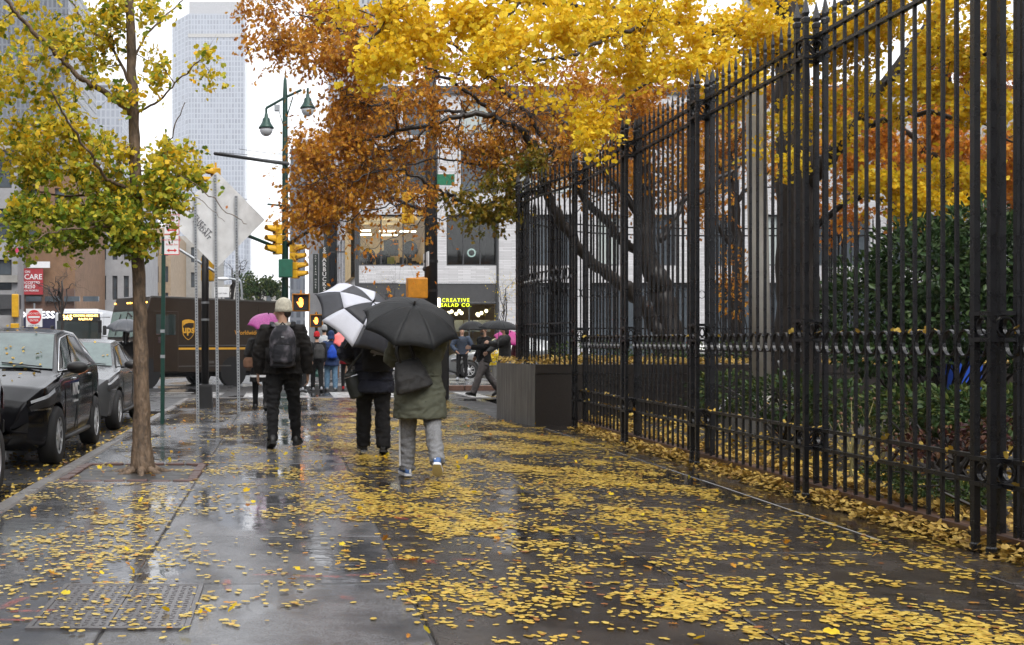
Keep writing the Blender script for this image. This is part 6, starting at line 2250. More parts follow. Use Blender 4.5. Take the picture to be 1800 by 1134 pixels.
def person(label, X, Y, Z=0., rz=0., h=1.74, girth=1., legs=((-10, 6, 0), (12, 4, 0)), hands_=None, head_yaw=0., head_pitch=0., top='cloth_black', hem=.50, flare=1., bottom='denim_black', leg_w=1., cuff=1.,
           shoes='shoe_black', sole='boot_sole', hair='hair_dark', hat=None, hatmat=None, hood=None, skin='skin', vox=.014, skirt=None, lean=0., folds=.007, sleeve=1., beard=False, collar=None, group=None, zip_=None, bulk=1.):
    s = h / 1.75
    t = thing('person', label, 'person', (X, Y, Z), rz, group)
    V = Vector
    ch = []
    for sd, (th, kb, out) in zip((-1, 1), legs):
        hp = V((sd * .092 * s, 0, 0))
        d1 = V((sd * math.sin(R(out + 2)), math.sin(R(th)), -math.cos(R(th)))).normalized()
        kn = hp + d1 * .43 * s
        a2 = th - kb
        d2 = V((sd * math.sin(R(out)), math.sin(R(a2)), -math.cos(R(a2)))).normalized()
        an = kn + d2 * .42 * s
        fp = max(0., kb * .75 - max(0, th)) if th < 0 else 0
        fp = fp + (max(0, -th) * .7 if th < 0 else -max(0, th - kb) * .6)
        fd = V((sd * math.sin(R(8 + out)), math.cos(R(fp)), -math.sin(R(fp)))).normalized()
        low = min((an + fd * .17 * s).z, an.z - .02) - .062 * s
        ch.append((hp, kn, an, fd, low))
    zp = -min(c[4] for c in ch)
    up = V((0, 0, zp))
    ch = [(a + up, b + up, c + up, d, e) for a, b, c, d, e in ch]
    pel = up.copy()
    ld = V((0, math.sin(R(lean)), math.cos(R(lean))))
    sh_c = pel + ld * .50 * s
    nk = sh_c + ld * .06 * s
    hc = nk + V((0, .02 * s, .155 * s))
    shl = [sh_c + V((sd * .185 * s * (1 + .35 * (girth - 1)), -.01, -.02 * s)) for sd in (-1, 1)]
    # ---- body: one continuous surface
    b = MB()
    g = girth
    for z0, rx, ry, dy in ((-.06, .15, .105, 0), (.06, .16, .11, 0), (.2, .145, .10, .005), (.36, .165, .11, .005), (.46, .17, .10, 0), (.53, .09, .07, 0)):
        pass
    b.loft([ell(*(pel + ld * z0 * s).xy, (pel + ld * z0 * s).z, rx * s * g, ry * s * g) for z0, rx, ry in ((-.08, .13, .095), (.0, .165, .115), (.1, .155, .108), (.22, .145, .10), (.36, .165, .112), (.46, .165, .098), (.53, .085, .07))])
    b.tube([sh_c, nk + V((0, .005, .02)), hc - V((0, .01, .04)) * s], [.062 * s, .056 * s, .06 * s], 10)
    for hp, kn, an, fd, _ in ch:
        b.tube([hp + V((0, 0, .03)), hp.lerp(kn, .3), kn, kn.lerp(an, .35), an], [.098 * s * g, .085 * s * g, .056 * s, .056 * s, .038 * s], 10)
        b.tube([an + V((0, 0, -.02)) - fd * .03 * s, an + fd * .10 * s - V((0, 0, .03 * s)), an + fd * .17 * s - V((0, 0, .04 * s))], [.036 * s, .034 * s, .02 * s], 8)
    arms = []
    hands_ = hands_ or (None, None)
    for sd, S0, tg in zip((-1, 1), shl, hands_):
        if tg is None:
            tg = dict(to=(sd * .25, .10, .86), hint=(sd * .6, -1, 0))
        to = V(tg['to'])
        to = V((to.x * s, to.y * s, to.z * s))
        el, wr = ik(S0, to, .285 * s, .26 * s, V(tg.get('hint', (sd * .5, -1, 0))))
        arms.append((S0, el, wr))
        b.tube([S0 - V((sd * .04, 0, 0)), S0, S0.lerp(el, .5), el, el.lerp(wr, .4), wr], [.06 * s, .062 * s, .048 * s, .040 * s, .036 * s, .026 * s], 9)
        hand(b, wr, V(tg.get('point', (wr - el))), V(tg.get('nrm', (sd, -.2, .2))), sd, s, tg.get('curl', .5))
    # head
    Hm = Matrix.Translation(hc) @ Matrix.Rotation(R(head_yaw), 4, 'Z') @ Matrix.Rotation(R(-head_pitch), 4, 'X') @ Matrix.Scale(s, 4)
    hb = MB()
    hb.ball((0, -.012, .03), (.074, .092, .088), 16, 12)
    hb.ball((0, .022, -.045), (.054, .062, .066), 14, 10)
    hb.ball((0, .058, -.085), (.028, .024, .022), 10, 8)
    hb.ball((0, .072, .022), (.042, .018, .014), 10, 6)
    hb.tube([(0, .082, .012), (0, .098, -.018), (0, .108, -.034), (0, .088, -.044)], [.009, .012, .015, .010], 7)
    hb.ball((0, .079, -.062), (.022, .012, .009), 8, 6)
    for sd in (-1, 1):
        hb.ball((sd * .078, -.012, -.008), (.010, .022, .032), 8, 8)
        hb.ball((sd * .045, .055, -.02), (.022, .02, .02), 8, 6)
    b.add(hb.v, hb.f, Hm)
    me = voxel(b, .0095 if vox < .016 else vox * .75, 3, .45)
    zw = pel.z + .12 * s
    for mt in (bottom, top, skin):
        me.materials.append(MATS[mt])
    wr_ = [a[2] for a in arms]
    mi = []
    for p in me.polygons:
        c = p.center
        if c.z > nk.z - .01 or min((c - w).length for w in wr_) < .2 * s and c.z > .3:
            mi.append(2)
        else:
            mi.append(0 if c.z < zw else 1)
    me.polygons.foreach_set('material_index', mi)
    link('body', me, t)
    for sd in (-1, 1):
        MB().ball((sd * .031, .079, .004), (.011, .008, .007), 8, 6, M=Hm).build('eye', 'eye_dark', t, smooth=True)
    MB().ball((0, .088, -.064), (.021, .006, .006), 8, 6, M=Hm).build('mouth', 'lips', t, smooth=True)
    # ---- trousers or skirt
    if bottom and bottom != skin:
        m = MB()
        m.loft([ell(pel.x, pel.y, pel.z + z0 * s, rx * s * g, ry * s * g) for z0, rx, ry in ((-.10, .13, .10), (-.03, .175, .128), (.06, .172, .122), (.13, .16, .112))])
        for hp, kn, an, fd, _ in ch:
            dn = (an - kn).normalized()
            m.tube([hp + V((0, 0, .02)), hp.lerp(kn, .25), hp.lerp(kn, .7), kn, kn.lerp(an, .35), kn.lerp(an, .8), an + dn * .015], [.106 * s * g, .102 * s * g * leg_w, .082 * s * leg_w, .074 * s * leg_w, .074 * s * leg_w * cuff, .066 * s * leg_w * cuff, .066 * s * leg_w * cuff], 12)
        me = voxel(m, vox, 3, .5, folds * 1.1, 9)
        me.materials.append(MATS[bottom])
        link('trousers', me, t)
    if skirt:
        m = MB()
        m.loft([ell(pel.x, pel.y, pel.z + z0 * s, rx * s, ry * s, 24) for z0, rx, ry in ((.12, .15, .115), (0, .185, .14), (-.2, .21, .17), (-.34, .225, .185))], cap=False)
        m.build('skirt', skirt, t, smooth=True)
        m = MB()
        m.loft([ell(pel.x, pel.y, pel.z + z0 * s, rx * s, ry * s, 24) for z0, rx, ry in ((-.20, .214, .174), (-.245, .219, .18))], cap=False)
        m.build('skirt_band', 'shoe_white', t, smooth=True)
    # ---- shoes
    for hp, kn, an, fd, _ in ch:
        m = MB()
        up_ = V((0, 0, 1)) - fd * fd.z
        up_.normalize()
        sdv = fd.cross(up_)
        o0 = an - up_ * .066 * s

        def sec(x, w, z0, z1):
            c = o0 + fd * x * s
            return [c + sdv * (w * s * math.cos(q)) * 1.0 + up_ * ((z0 + z1) / 2 * s + (z1 - z0) / 2 * s * math.sin(q)) for q in np.linspace(0, 2 * math.pi, 12, endpoint=False)]
        m.loft([sec(-.075, .02, .02, .06), sec(-.065, .036, .008, .11), sec(-.02, .041, .008, .13), sec(.04, .042, .008, .115), (sec(.10, .049, .008, .085)), sec(.16, .047, .01, .065), sec(.195, .030, .014, .05), sec(.205, .012, .02, .04)])
        so_ = m.build('shoe', shoes, t, smooth=True)
        m = MB()

        def sec2(x, w):
            c = o0 + fd * x * s
            return [c + sdv * w * s + up_ * 0.0, c + sdv * w * s + up_ * .024 * s, c - sdv * w * s + up_ * .024 * s, c - sdv * w * s]
        m.loft([sec2(-.08, .025), sec2(-.06, .040), sec2(0, .043), sec2(.1, .053), sec2(.16, .051), sec2(.205, .026)])
        m.build('sole', sole, so_)
    # ---- coat
    m = MB()
    hz_ = hem * h - pel.z
    lv = [(.49, .10, .085), (.465, .165, .112), (.36, .192, .135), (.22, .182, .130), (.08, .185, .133)]
    if hz_ < -.15:
        lv += [(-.05, .198 * flare, .155 * flare), ((hz_ / s) * .6, .205 * flare, .185 * flare), (hz_ / s, .21 * flare, .195 * flare)]
    elif hz_ < .0:
        lv += [(-.05, .195 * flare, .14 * flare), ((hz_ / s) * .6, .20 * flare, .148 * flare), (hz_ / s, .205 * flare, .152 * flare)]
    else:
        lv += [(hz_ / s, .188 * flare, .136 * flare)]
    m.loft([ell(*(pel + ld * z0 * s).xy, (pel + ld * z0 * s).z, rx * s * g * bulk, ry * s * g * bulk, 20) for z0, rx, ry in lv])
    for sd, (S0, el, wr) in zip((-1, 1), arms):
        m.tube([S0 - V((sd * .07, 0, 0)), S0 + V((0, 0, .004)), S0.lerp(el, .5), el, el.lerp(wr, .5), el.lerp(wr, .97)], [.074 * s, .084 * s * sleeve, .076 * s * sleeve, .066 * s * sleeve, .060 * s * sleeve, .052 * s * sleeve], 12)
    me = voxel(m, vox, 4, .5, folds, 8)
    me.materials.append(MATS[top])
    jk = link('jacket', me, t)
    if collar:
        m = MB()
        m.tube([nk + V((math.cos(a) * .078, math.sin(a) * .075, -.01 + .012 * math.sin(a))) * 1 for a in np.linspace(0, 2 * math.pi, 17)], .032 * s, 8, cap=False)
        m.build('collar', collar, jk, smooth=True)
    # ---- hair, hats, hood
    if hair:
        m = MB()
        if hat is None:
            m.ball((0, -.026, .034), (.084, .096, .094), 16, 12)
        m.ball((0, -.055, -.03), (.068, .045, .055), 14, 10)
        if hair == 'hair_dark' and hat is None and not beard and hood is None:
            m.ball((0, -.06, -.09), (.085, .06, .09), 14, 10)
        m.v = [tuple(Hm @ V(p)) for p in m.v]
        me = voxel(m, .012, 2, .4, .006, 40)
        me.materials.append(MATS[hair])
        link('hair', me, t)
    if hat == 'beanie':
        m = MB().lathe([(.088, -.035), (.094, -.03), (.095, .012), (.092, .018), (.090, .06), (.076, .105), (.045, .132), (.015, .143), (.001, .145)], 24, Hm @ Matrix.Translation((0, -.012, .02)) @ Matrix.Scale(1.13, 4, (0, 1, 0)))
        m.build('hat', hatmat, t, smooth=True)
    if hat == 'cap':
        m = MB().lathe([(.084, .0), (.086, .03), (.076, .075), (.04, .105), (.001, .112)], 20, Hm @ Matrix.Translation((0, -.01, .03)) @ Matrix.Scale(1.13, 4, (0, 1, 0)))
        m.grid(lambda u, v: tuple(Hm @ V((.07 * (2 * v - 1), .075 + .085 * u * math.sqrt(max(0, 1 - (2 * v - 1) ** 2 * .8)), .035 - .012 * u))), 4, 8)
        m.build('hat', hatmat, t, smooth=True)
    if hood:
        m = MB()
        m.ball((0, -.035, .02), (.105, .115, .125), 16, 12)
        m.tube([(0, -.06, -.13), (0, -.05, -.05)], [.11, .10], 12)
        m.v = [tuple(Hm @ V(p)) for p in m.v]
        me = voxel(m, .014, 3, .5, .006, 10)
        me.materials.append(MATS[hood])
        link('hood', me, t)
    if beard:
        MB().ball((0, .042, -.078), (.052, .048, .045), 12, 8, M=Hm).build('beard', hair or 'hair_dark', t, smooth=True)
    t['_'] = 0
    del t['_']
    return t, dict(pel=pel, sh=sh_c, nk=nk, hc=hc, arms=arms, legs=ch, s=s, jacket=jk)


def soft(mb, name, mt, parent, vox=.012, disp=.004, it=3):
    me = voxel(mb, vox, it, .5, disp, 12)
    me.materials.append(MATS[mt])
    return link(name, me, parent)


def own(o, p):
    """a carried thing: stands where its bearer stands, but is a thing of its own"""
    o.location = p.location
    o.rotation_euler = p.rotation_euler
    return o


# 1. man in a cream beanie with a printed backpack
YA = 14.0
man, K = person('man in cream beanie and black jacket walking away, head turned left', (497 - 500) * YA / 2000, YA, 0, 0, 1.80, 1.05, ((-17, 6, 1), (14, 8, 4)),
                (dict(to=(-.30, .09, .86), hint=(-1, -.55, .1)), dict(to=(.30, .09, .87), hint=(1, -.6, .1))), 74, 0, 'cloth_jacket', .505, 1.06, 'denim_black', 1.02, .9,
                hat='beanie', hatmat='beanie_cream', vox=.012, collar='sherpa', folds=.014, sleeve=1.2, lean=2, bulk=1.08)
sh = K['sh']
bp = own(thing('backpack', 'dark backpack with faded pale print on the beanie wearer', 'backpack'), man)
m = MB()
zc = sh.z - .20
m.loft([[(x * wx, -.16 - dy * (.5 + .5 * math.cos(q)), 0) for q in (0,)] for x, wx, dy in ()] or [ell(0, -.215, zc + z, rx, ry, 20) for z, rx, ry in ((-.27, .10, .06), (-.255, .155, .09), (-.1, .168, .112), (.08, .16, .105), (.18, .13, .09), (.235, .075, .06), (.245, .03, .03))])
soft(m, 'main_bag', 'pack_print', bp, .012, .004)
m = MB()
m.loft([ell(0, -.295, zc + z, rx, ry, 16) for z, rx, ry in ((-.22, .09, .035), (-.2, .12, .05), (-.06, .125, .055), (.0, .115, .045), (.02, .08, .03))])
soft(m, 'front_pocket', 'pack_print', bp, .01, .003)
for sd in (-1, 1):
    m = MB().tube(catmull([(sd * .10, -.19, zc + .22), (sd * .125, -.13, sh.z + .055), (sd * .13, -.02, sh.z + .075), (sd * .135, .10, sh.z - .0), (sd * .14, .15, sh.z - .15), (sd * .16, .05, sh.z - .36)], 5), .030, 8, flat=.4)
    m.build('strap', 'pack_print' if sd < 0 else 'cloth_black', bp, smooth=True)
    MB().tube([(sd * .155, -.2, zc - .2), (sd * .165, -.2, zc - .03)], [.05, .045], 10).build('side_pocket', 'cloth_black', bp, smooth=True)
MB().tube([(-.11, -.318, zc + .005), (0, -.335, zc + .02), (.11, -.318, zc + .005)], .006, 5).build('zip', 'plastic_black', bp)
MB().box((0, -.325, zc + .10), (.035, .01, .018)).build('badge', 'shoe_grey', bp)
MB().tube([(-.03, -.2, zc + .24), (0, -.21, zc + .275), (.03, -.2, zc + .24)], .01, 6).build('grab_loop', 'cloth_black', bp)

# 2. person in a black padded coat
YC = 13.25
pb, K = person('person in black padded coat and trousers under the black and white umbrella', (656 - 500) * YC / 2000, YC, 0, 0, 1.68, 1.18, ((15, 8, 0), (-9, 4, 0)),
               (dict(to=(-.19, .30, 1.12), hint=(-1, -.3, -.4)), dict(to=(.12, .32, 1.16), hint=(1, -.2, -.5))), 0, 0, 'cloth_navy', .42, 1.02, 'cloth_black', 1.16, 1.1, vox=.013, folds=.014, sleeve=1.45, hood='cloth_navy', bulk=1.05)
for k in range(4):                                        # quilted rings of the padded coat
    z = .76 + k * .10
    m = MB().tube([(.225 * math.cos(a) * 1.05, .168 * math.sin(a) * 1.05, z) for a in np.linspace(0, 2 * math.pi, 29)], .012, 6, cap=False)
    m.build('quilting', 'cloth_navy', K['jacket'], smooth=True)
bk = own(thing('backpack', 'black backpack with a pale leaping cat mark on the padded coat', 'backpack'), pb)
zc = K['sh'].z - .20
m = MB()
m.loft([ell(.02, -.235, zc + z, rx, ry, 20) for z, rx, ry in ((-.21, .12, .06), (-.19, .165, .09), (-.02, .175, .105), (.14, .16, .09), (.21, .10, .06))])
soft(m, 'main_bag', 'cloth_black', bk, .012, .004)
cat_ = [(-.125, .03), (-.11, .045), (-.085, .046), (-.06, .034), (-.02, .022), (.03, .012), (.06, .02), (.085, .045), (.10, .052), (.104, .043), (.092, .034), (.075, .012), (.06, -.008), (.075, -.04), (.068, -.046), (.045, -.014), (.0, -.008), (-.05, -.002), (-.065, -.016), (-.09, -.018), (-.088, -.006), (-.072, .002), (-.085, .012), (-.105, .012), (-.12, .018)]
MB().prism([(x * .95, z * 1.1) for x, z in cat_], .004, Matrix.Translation((.055, -.362, zc - .015))).build('leaping_mark', 'shoe_grey', bk)
for sd in (-1, 1):
    MB().tube(catmull([(sd * .10, -.2, zc + .2), (sd * .12, -.13, K['sh'].z + .07), (sd * .13, .0, K['sh'].z + .09), (sd * .13, .14, K['sh'].z - .05), (sd * .15, .1, K['sh'].z - .3)], 5), .024, 8, flat=.4).build('strap', 'cloth_black', bk, smooth=True)
hbg = own(thing('shoulder_bag', 'dark green shoulder bag hanging at the padded coat wearer side', 'bag'), pb)
m = MB()
Mb = Matrix.Translation((-.235, -.10, .80)) @ Matrix.Rotation(R(-18), 4, 'Y')
m.loft([[tuple(Mb @ Vector(p)) for p in ell(0, 0, z, rx, ry, 16)] for z, rx, ry in ((-.16, .06, .05), (-.145, .085, .065), (.0, .088, .06), (.12, .075, .045), (.15, .06, .02))])
soft(m, 'bag', 'leather_green', hbg, .01, .003)
MB().tube(catmull([Mb @ Vector((-.06, 0, .13)), (-.20, -.16, 1.1), (-.02, -.24, 1.3), (.12, -.1, K['sh'].z + .06)], 6), .011, 6).build('strap', 'leather_green', hbg, smooth=True)
MB().tube([Mb @ Vector((-.075, -.035, .10)), Mb @ Vector((0, -.052, .10)), Mb @ Vector((.075, -.035, .10))], .006, 5).build('zip', 'chrome', hbg)

# 3. person in the olive parka
YW = 10.85
pw, K = person('person in long olive parka and grey sweatpants walking away under black umbrella', (738 - 500) * YW / 2000, YW, 0, 0, 1.66, 1.12, ((8, 6, 1), (-16, 26, 1)),
               (dict(to=(-.10, .34, 1.16), hint=(-1, -.3, -.6)), dict(to=(.0, .36, 1.12), hint=(1, -.3, -.6))), 0, 0, 'cloth_olive', .345, 1.10, 'sweat_grey', 1.12, .98, shoes='shoe_blue', sole='shoe_white', vox=.012, hood='cloth_olive', folds=.013, sleeve=1.32, bulk=1.04)
for hp, kn, an, fd, _ in K['legs'][:1]:
    for dx in (-.012, .004):
        MB().tube([hp.lerp(kn, .5) + Vector((-.088, -.01 + dx * 2, 0)), kn + Vector((-.080, -.01 + dx * 2, 0)), kn.lerp(an, .5) + Vector((-.076, -.01 + dx * 2, 0)), an + Vector((-.070, -.01 + dx * 2, .03))], .0065, 5).build('side_stripe', 'shoe_white', pw)
for hp, kn, an, fd, _ in K['legs']:
    MB().box(an - fd * .055 + Vector((0, 0, -.015)), (.055, .03, .05), bev=.008).build('heel_patch', 'shoe_white', pw)
MB().tube([(.15 * math.cos(a) * 1.32, .118 * math.sin(a) * 1.34, .98) for a in np.linspace(0, 2 * math.pi, 25)], .007, 6, cap=False).build('waist_seam', 'cloth_olive', K['jacket'], smooth=True)
MB().bar((.03, -.205, .58), (.03, -.20, .74), .008, .02).build('back_vent', 'cloth_black', K['jacket'])
tb = own(thing('tote_bag', 'large black patterned tote bag on the olive parka wearer shoulder', 'bag'), pw)
Mb = Matrix.Translation((-.115, -.245, .985)) @ Matrix.Rotation(R(-16), 4, 'Y') @ Matrix.Rotation(R(8), 4, 'Z')
m = MB()
m.loft([[tuple(Mb @ Vector(p)) for p in ell(0, 0, z, rx, ry, 20)] for z, rx, ry in ((-.155, .16, .045), (-.14, .185, .062), (-.02, .165, .066), (.09, .135, .045), (.15, .11, .02))])
soft(m, 'bag', 'leather_black', tb, .01, .005)
for dy in (-.03, .03):
    MB().tube(catmull([Mb @ Vector((-.07, dy, .14)), Mb @ Vector((-.06, dy, .26)), (-.16, -.12, K['sh'].z + .05), (-.15, -.02, K['sh'].z + .085), (-.14, -.10, K['sh'].z + .02), Mb @ Vector((.08, dy, .14))], 5), .011, 6).build('strap', 'leather_black', tb, smooth=True)

# 4. the crowd further off
gY = lambda px, Y: (px - 500) * Y / 2000
p4, K4 = person('woman in dark coat and black skirt with white band, behind the beanie wearer', gY(458, 21.4), 21.4, 0, 0, 1.62, .95, ((10, 3, 0), (-12, 10, 0)), (dict(to=(-.18, .25, 1.1)), dict(to=(.12, .3, 1.15))), 0, 0, 'coat_grey', .56, 1.05, 'cloth_black', .9, .9, vox=.018, skirt='cloth_black')
hb_ = own(thing('shoulder_bag', 'tan and brown shoulder bag beside the striped skirt', 'bag'), p4)
m = MB().loft([ell(-.22, -.1, z, rx, ry, 14) for z, rx, ry in ((.80, .06, .04), (.82, .10, .06), (.93, .11, .06), (1.0, .07, .03))])
soft(m, 'bag', 'tan_top', hb_, .014, .003)
MB().tube(catmull([(-.28, -.1, .98), (-.18, -.12, 1.2), (-.12, -.02, 1.4)], 5), .01, 5).build('strap', 'leather_black', hb_)
crowd = 'people waiting and crossing at the island'
p5_, K5 = person('person in red knit hat and black jacket with a dark rucksack at the crossing', gY(557, 32.2), 32.2, -.12, R(8), 1.66, 1.1, ((8, 4, 0), (-8, 8, 0)), top='cloth_black', hem=.5, hat='beanie', hatmat='red_hat', vox=.022, group=crowd, shoes='shoe_grey')
rk = own(thing('backpack', 'grey black rucksack on the red hat wearer', 'backpack'), p5_)
m = MB().loft([ell(.03, -.22, z, rx, ry, 14) for z, rx, ry in ((.92, .12, .07), (.95, .16, .1), (1.2, .16, .1), (1.33, .1, .06))])
soft(m, 'main_bag', 'coat_grey', rk, .02, .004)
p6_, K6 = person('person in hooded navy coat and pale blue jeans with a bright blue bag', gY(582, 32.6), 32.6, -.12, R(0), 1.70, 1.15, ((3, 2, 1), (-3, 2, 1)), top='navy_coat', hem=.42, bottom='jeans_blue', leg_w=1.15, hood='navy_coat', vox=.022, group=crowd, shoes='shoe_grey')
rk = own(thing('drawstring_bag', 'bright blue drawstring bag on the navy coat', 'bag'), p6_)
m = MB().loft([ell(.02, -.22, z, rx, ry, 14) for z, rx, ry in ((.93, .1, .05), (.96, .15, .09), (1.12, .14, .09), (1.28, .06, .04), (1.33, .02, .02))])
soft(m, 'bag', 'bag_blue', rk, .02, .004)
person('bearded man in cream jacket and grey cap facing the viewer at the crossing', gY(599, 37.5), 37.5, 0, R(168), 1.80, 1.0, ((2, 2, 2), (-2, 2, 2)), top='beige', hem=.5, bottom='tan_top', hat='cap', hatmat='grey_hat', beard=True, vox=.024, group=crowd, shoes='shoe_white')
person('person in grey bobble hat and white jacket, head just visible in the crowd', gY(570, 35.0), 35.0, 0, R(-10), 1.76, 1.0, ((4, 2, 0), (-4, 2, 0)), top='white_coat', hem=.48, hat='beanie', hatmat='grey_hat', vox=.024, group=crowd)
p8_, K8 = person('person in red coat and black leggings under a coral umbrella', gY(609, 33.0), 33.0, -.12, R(0), 1.62, 1.0, ((3, 2, 0), (-3, 2, 0)), (dict(to=(-.12, .25, 1.05)), dict(to=(.0, .3, 1.1))), top='red_coat', hem=.47, flare=1.1, bottom='cloth_black', leg_w=.85, vox=.022, group=crowd, shoes='red_hat')
person('person in dark clothes at the crossing, half hidden behind the beanie wearer', gY(532, 31.6), 31.6, -.12, R(-20), 1.72, 1.0, ((10, 4, 0), (-12, 8, 0)), top='coat_grey', hem=.5, vox=.024, group=crowd, shoes='shoe_grey')
pt, Kt = person('dark figure under a dark umbrella beside the grey sedan', gY(222, 27.5), 27.5, -.12, R(-15), 1.68, 1.05, ((8, 4, 0), (-8, 6, 0)), (dict(to=(-.05, .28, 1.15)), dict(to=(.1, .28, 1.12))), top='cloth_black', hem=.42, vox=.022)
# right-hand group
pm, Km = person('man in black jacket and grey trousers striding left with an umbrella', gY(851, 26.9), 26.9, 0, R(106), 1.74, 1.12, ((26, 6, 0), (-24, 14, 0)), (dict(to=(-.16, .42, 1.16), hint=(-1, -.6, -.5), curl=1.1), dict(to=(.22, .12, .92), hint=(1, -1, 0))), 22, 0, 'cloth_black', .47, 1.08, 'trouser_grey', 1.1, 1.05, hair='hair_grey', vox=.015, folds=.01, sleeve=1.2, beard=True)
pp, Kp = person('man in blue quilted puffer jacket facing the viewer, hands in pockets', gY(812, 37.6), 37.6, 0, R(176), 1.74, 1.0, ((2, 1, 2), (-2, 1, 2)), (dict(to=(-.20, .13, .98), hint=(-1, -.5, 0)), dict(to=(.20, .13, .98), hint=(1, -.5, 0))), 0, 0, 'puffer_blue', .50, 1.05, 'cloth_black', .92, .85, vox=.02, shoes='shoe_grey', sleeve=1.2)
for k in range(9):
    MB().tube([(.20 * math.cos(a), .148 * math.sin(a), .92 + k * .058) for a in np.linspace(0, 2 * math.pi, 25)], .006, 5, cap=False).build('quilting', 'coat_grey', Kp['jacket'], smooth=True)
pc, Kc = person('curly haired woman in dark jacket raising a hand beside the planter', gY(892, 25.6), 25.9, 0, R(95), 1.70, 1.05, ((3, 2, 0), (-5, 4, 0)), (dict(to=(-.08, .40, 1.30), hint=(-1, -.5, -.6), curl=1.), dict(to=(.10, .42, 1.05), hint=(1, -.5, -.6), curl=.8)), -10, 0, 'coat_grey', .46, 1.05, 'cloth_black', vox=.015, sleeve=1.15)
pn_, Kn = person('person in maroon coat under the magenta umbrella behind the planter', gY(908, 29.0), 29.0, -.12, R(80), 1.66, 1.05, ((6, 3, 0), (-6, 5, 0)), (dict(to=(-.05, .30, 1.15)), dict(to=(.1, .3, 1.12))), top='maroon', hem=.4, vox=.022)

# ------------------------------------------------------------------ umbrellas
mat('brolly_black', (.017, .018, .0195), .55, var=.3, scale=9, bump=.15, bscale=50, spec=.18)
mat('brolly_white', (.58, .60, .68), .5, var=.08, scale=6)
mat('brolly_ink', (.024, .026, .034), .5, var=.25, scale=9)
mat('brolly_pink', (.42, .075, .30), .5, var=.3, scale=40)
mat('brolly_coral', (.72, .14, .13), .5, var=.1)
mat('brolly_magenta', (.34, .012, .16), .5, var=.12)
mat('brolly_slate', (.05, .055, .065), .4, var=.2)


def umbrella(label, apex, axis, Rr, dep, mats, spin=0., shaft=.72, n=8, checker=False, hook=True, group=None):
    ax = Vector(axis).normalized()
    a, b_ = frame_from(ax)
    t = thing('umbrella', label, 'umbrella', apex, 0, group)

    KK = 1.0

    def pt(th, r):
        """canopy surface, r from 0 (top) to 1 (rim); cloth sags in between the ribs and is cut hollow at the rim"""
        f = (th / (2 * math.pi) * n) % 1
        sag = math.sin(math.pi * f)
        rr = Rr * math.sin(r * KK) / math.sin(KK) * (math.cos(math.pi / n) / math.cos((f - .5) * 2 * math.pi / n)) * (1 - .045 * sag * r ** 5)
        zz = -dep * (1 - math.cos(r * KK)) / (1 - math.cos(KK)) + dep * .06 * sag * r ** 5
        return a * (rr * math.cos(th + spin)) + b_ * (rr * math.sin(th + spin)) + ax * zz
    for k in range(n):
        t0, t1 = 2 * math.pi * k / n, 2 * math.pi * (k + 1) / n
        for r0, r1, flip in (((0.02, .56, 0), (.56, 1., 1)) if checker else ((.02, 1., 0),)):
            m = MB()
            nr = 8 if not checker else 5
            m.grid(lambda u, v: pt(t0 + (t1 - t0) * min(max(v, 1e-4), 1 - 1e-4), r0 + (r1 - r0) * u), nr, 8)
            w = m.v
            o = len(w)
            mt = mats[(k + flip) % len(mats)]
            pnl = m.build('panel', mt, t, smooth=True)
            md = pnl.modifiers.new('thickness', 'SOLIDIFY')
            md.thickness = .0015
        rb = MB().tube([pt(t0 + 1e-5, r) - ax * .006 for r in np.linspace(.03, 1.0, 9)], .003, 5)
        rb.build('rib', 'galv', t)
        mid = pt(t0 + 1e-5, .5) - ax * .008
        MB().tube([mid, -ax * (dep * .95 + .1)], .0025, 4).build('stretcher', 'galv', t)
        MB().tube([pt(t0 + 1e-5, .985), pt(t0 + 1e-5, 1.0) + (pt(t0 + 1e-5, 1.0) - pt(t0 + 1e-5, .97)).normalized() * .014], .004, 5).build('rib_tip', 'plastic_black', t)
    MB().tube([ax * .045, ax * .02, -ax * .02], [.006, .011, .013], 8).build('ferrule', 'plastic_black', t)
    MB().tube([-ax * .01, -ax * shaft], .0065, 7).build('shaft', 'galv', t)
    MB().tube([-ax * (shaft - .01), -ax * (shaft + .05), -ax * (shaft + .11)], [.012, .017, .015], 9).build('handle', 'plastic_black', t, smooth=True)
    return t


umbrella('large wet black umbrella tilted back over the olive parka', at(728, 536, 10.62), (.10, -.50, .85), .475, .21, ['brolly_black'], spin=.20, shaft=.62)
umbrella('black and white panelled umbrella left of the large black umbrella', at(656, 531, 12.75), (.40, -.56, .70), .60, .27, ['brolly_ink', 'brolly_white'], spin=.05, checker=True, shaft=.62)
umbrella('pink umbrella showing left of the beanie wearer shoulder', at(472, 552, 20.9), (.05, -.30, .95), .40, .20, ['brolly_pink'], spin=.1, shaft=.6)
umbrella('coral red umbrella in the crowd under the white panels', at(609, 592, 32.6), (.25, -.60, .75), .40, .18, ['brolly_coral'], spin=.2, shaft=.6)
umbrella('black umbrella over the man striding left', at(831, 564.5, 26.6), (-.02, -.08, 1), .36 * 1.0, .20, ['brolly_black'], spin=.3, shaft=.55)
umbrella('black umbrella with flat dome held by the curly haired woman', at(878, 563.5, 25.1), (.04, -.12, 1), .47, .17, ['brolly_black'], spin=.1, shaft=.55)
umbrella('magenta umbrella lowered behind the planter corner', at(897, 584, 28.8), (.1, -.45, .85), .40, .20, ['brolly_magenta'], spin=.3, shaft=.6)
umbrella('dark slate umbrella in front of the truck bonnet, beside the trunk', at(222, 561, 27.3), (.05, -.18, 1), .50, .24, ['brolly_slate'], spin=.25, shaft=.6)

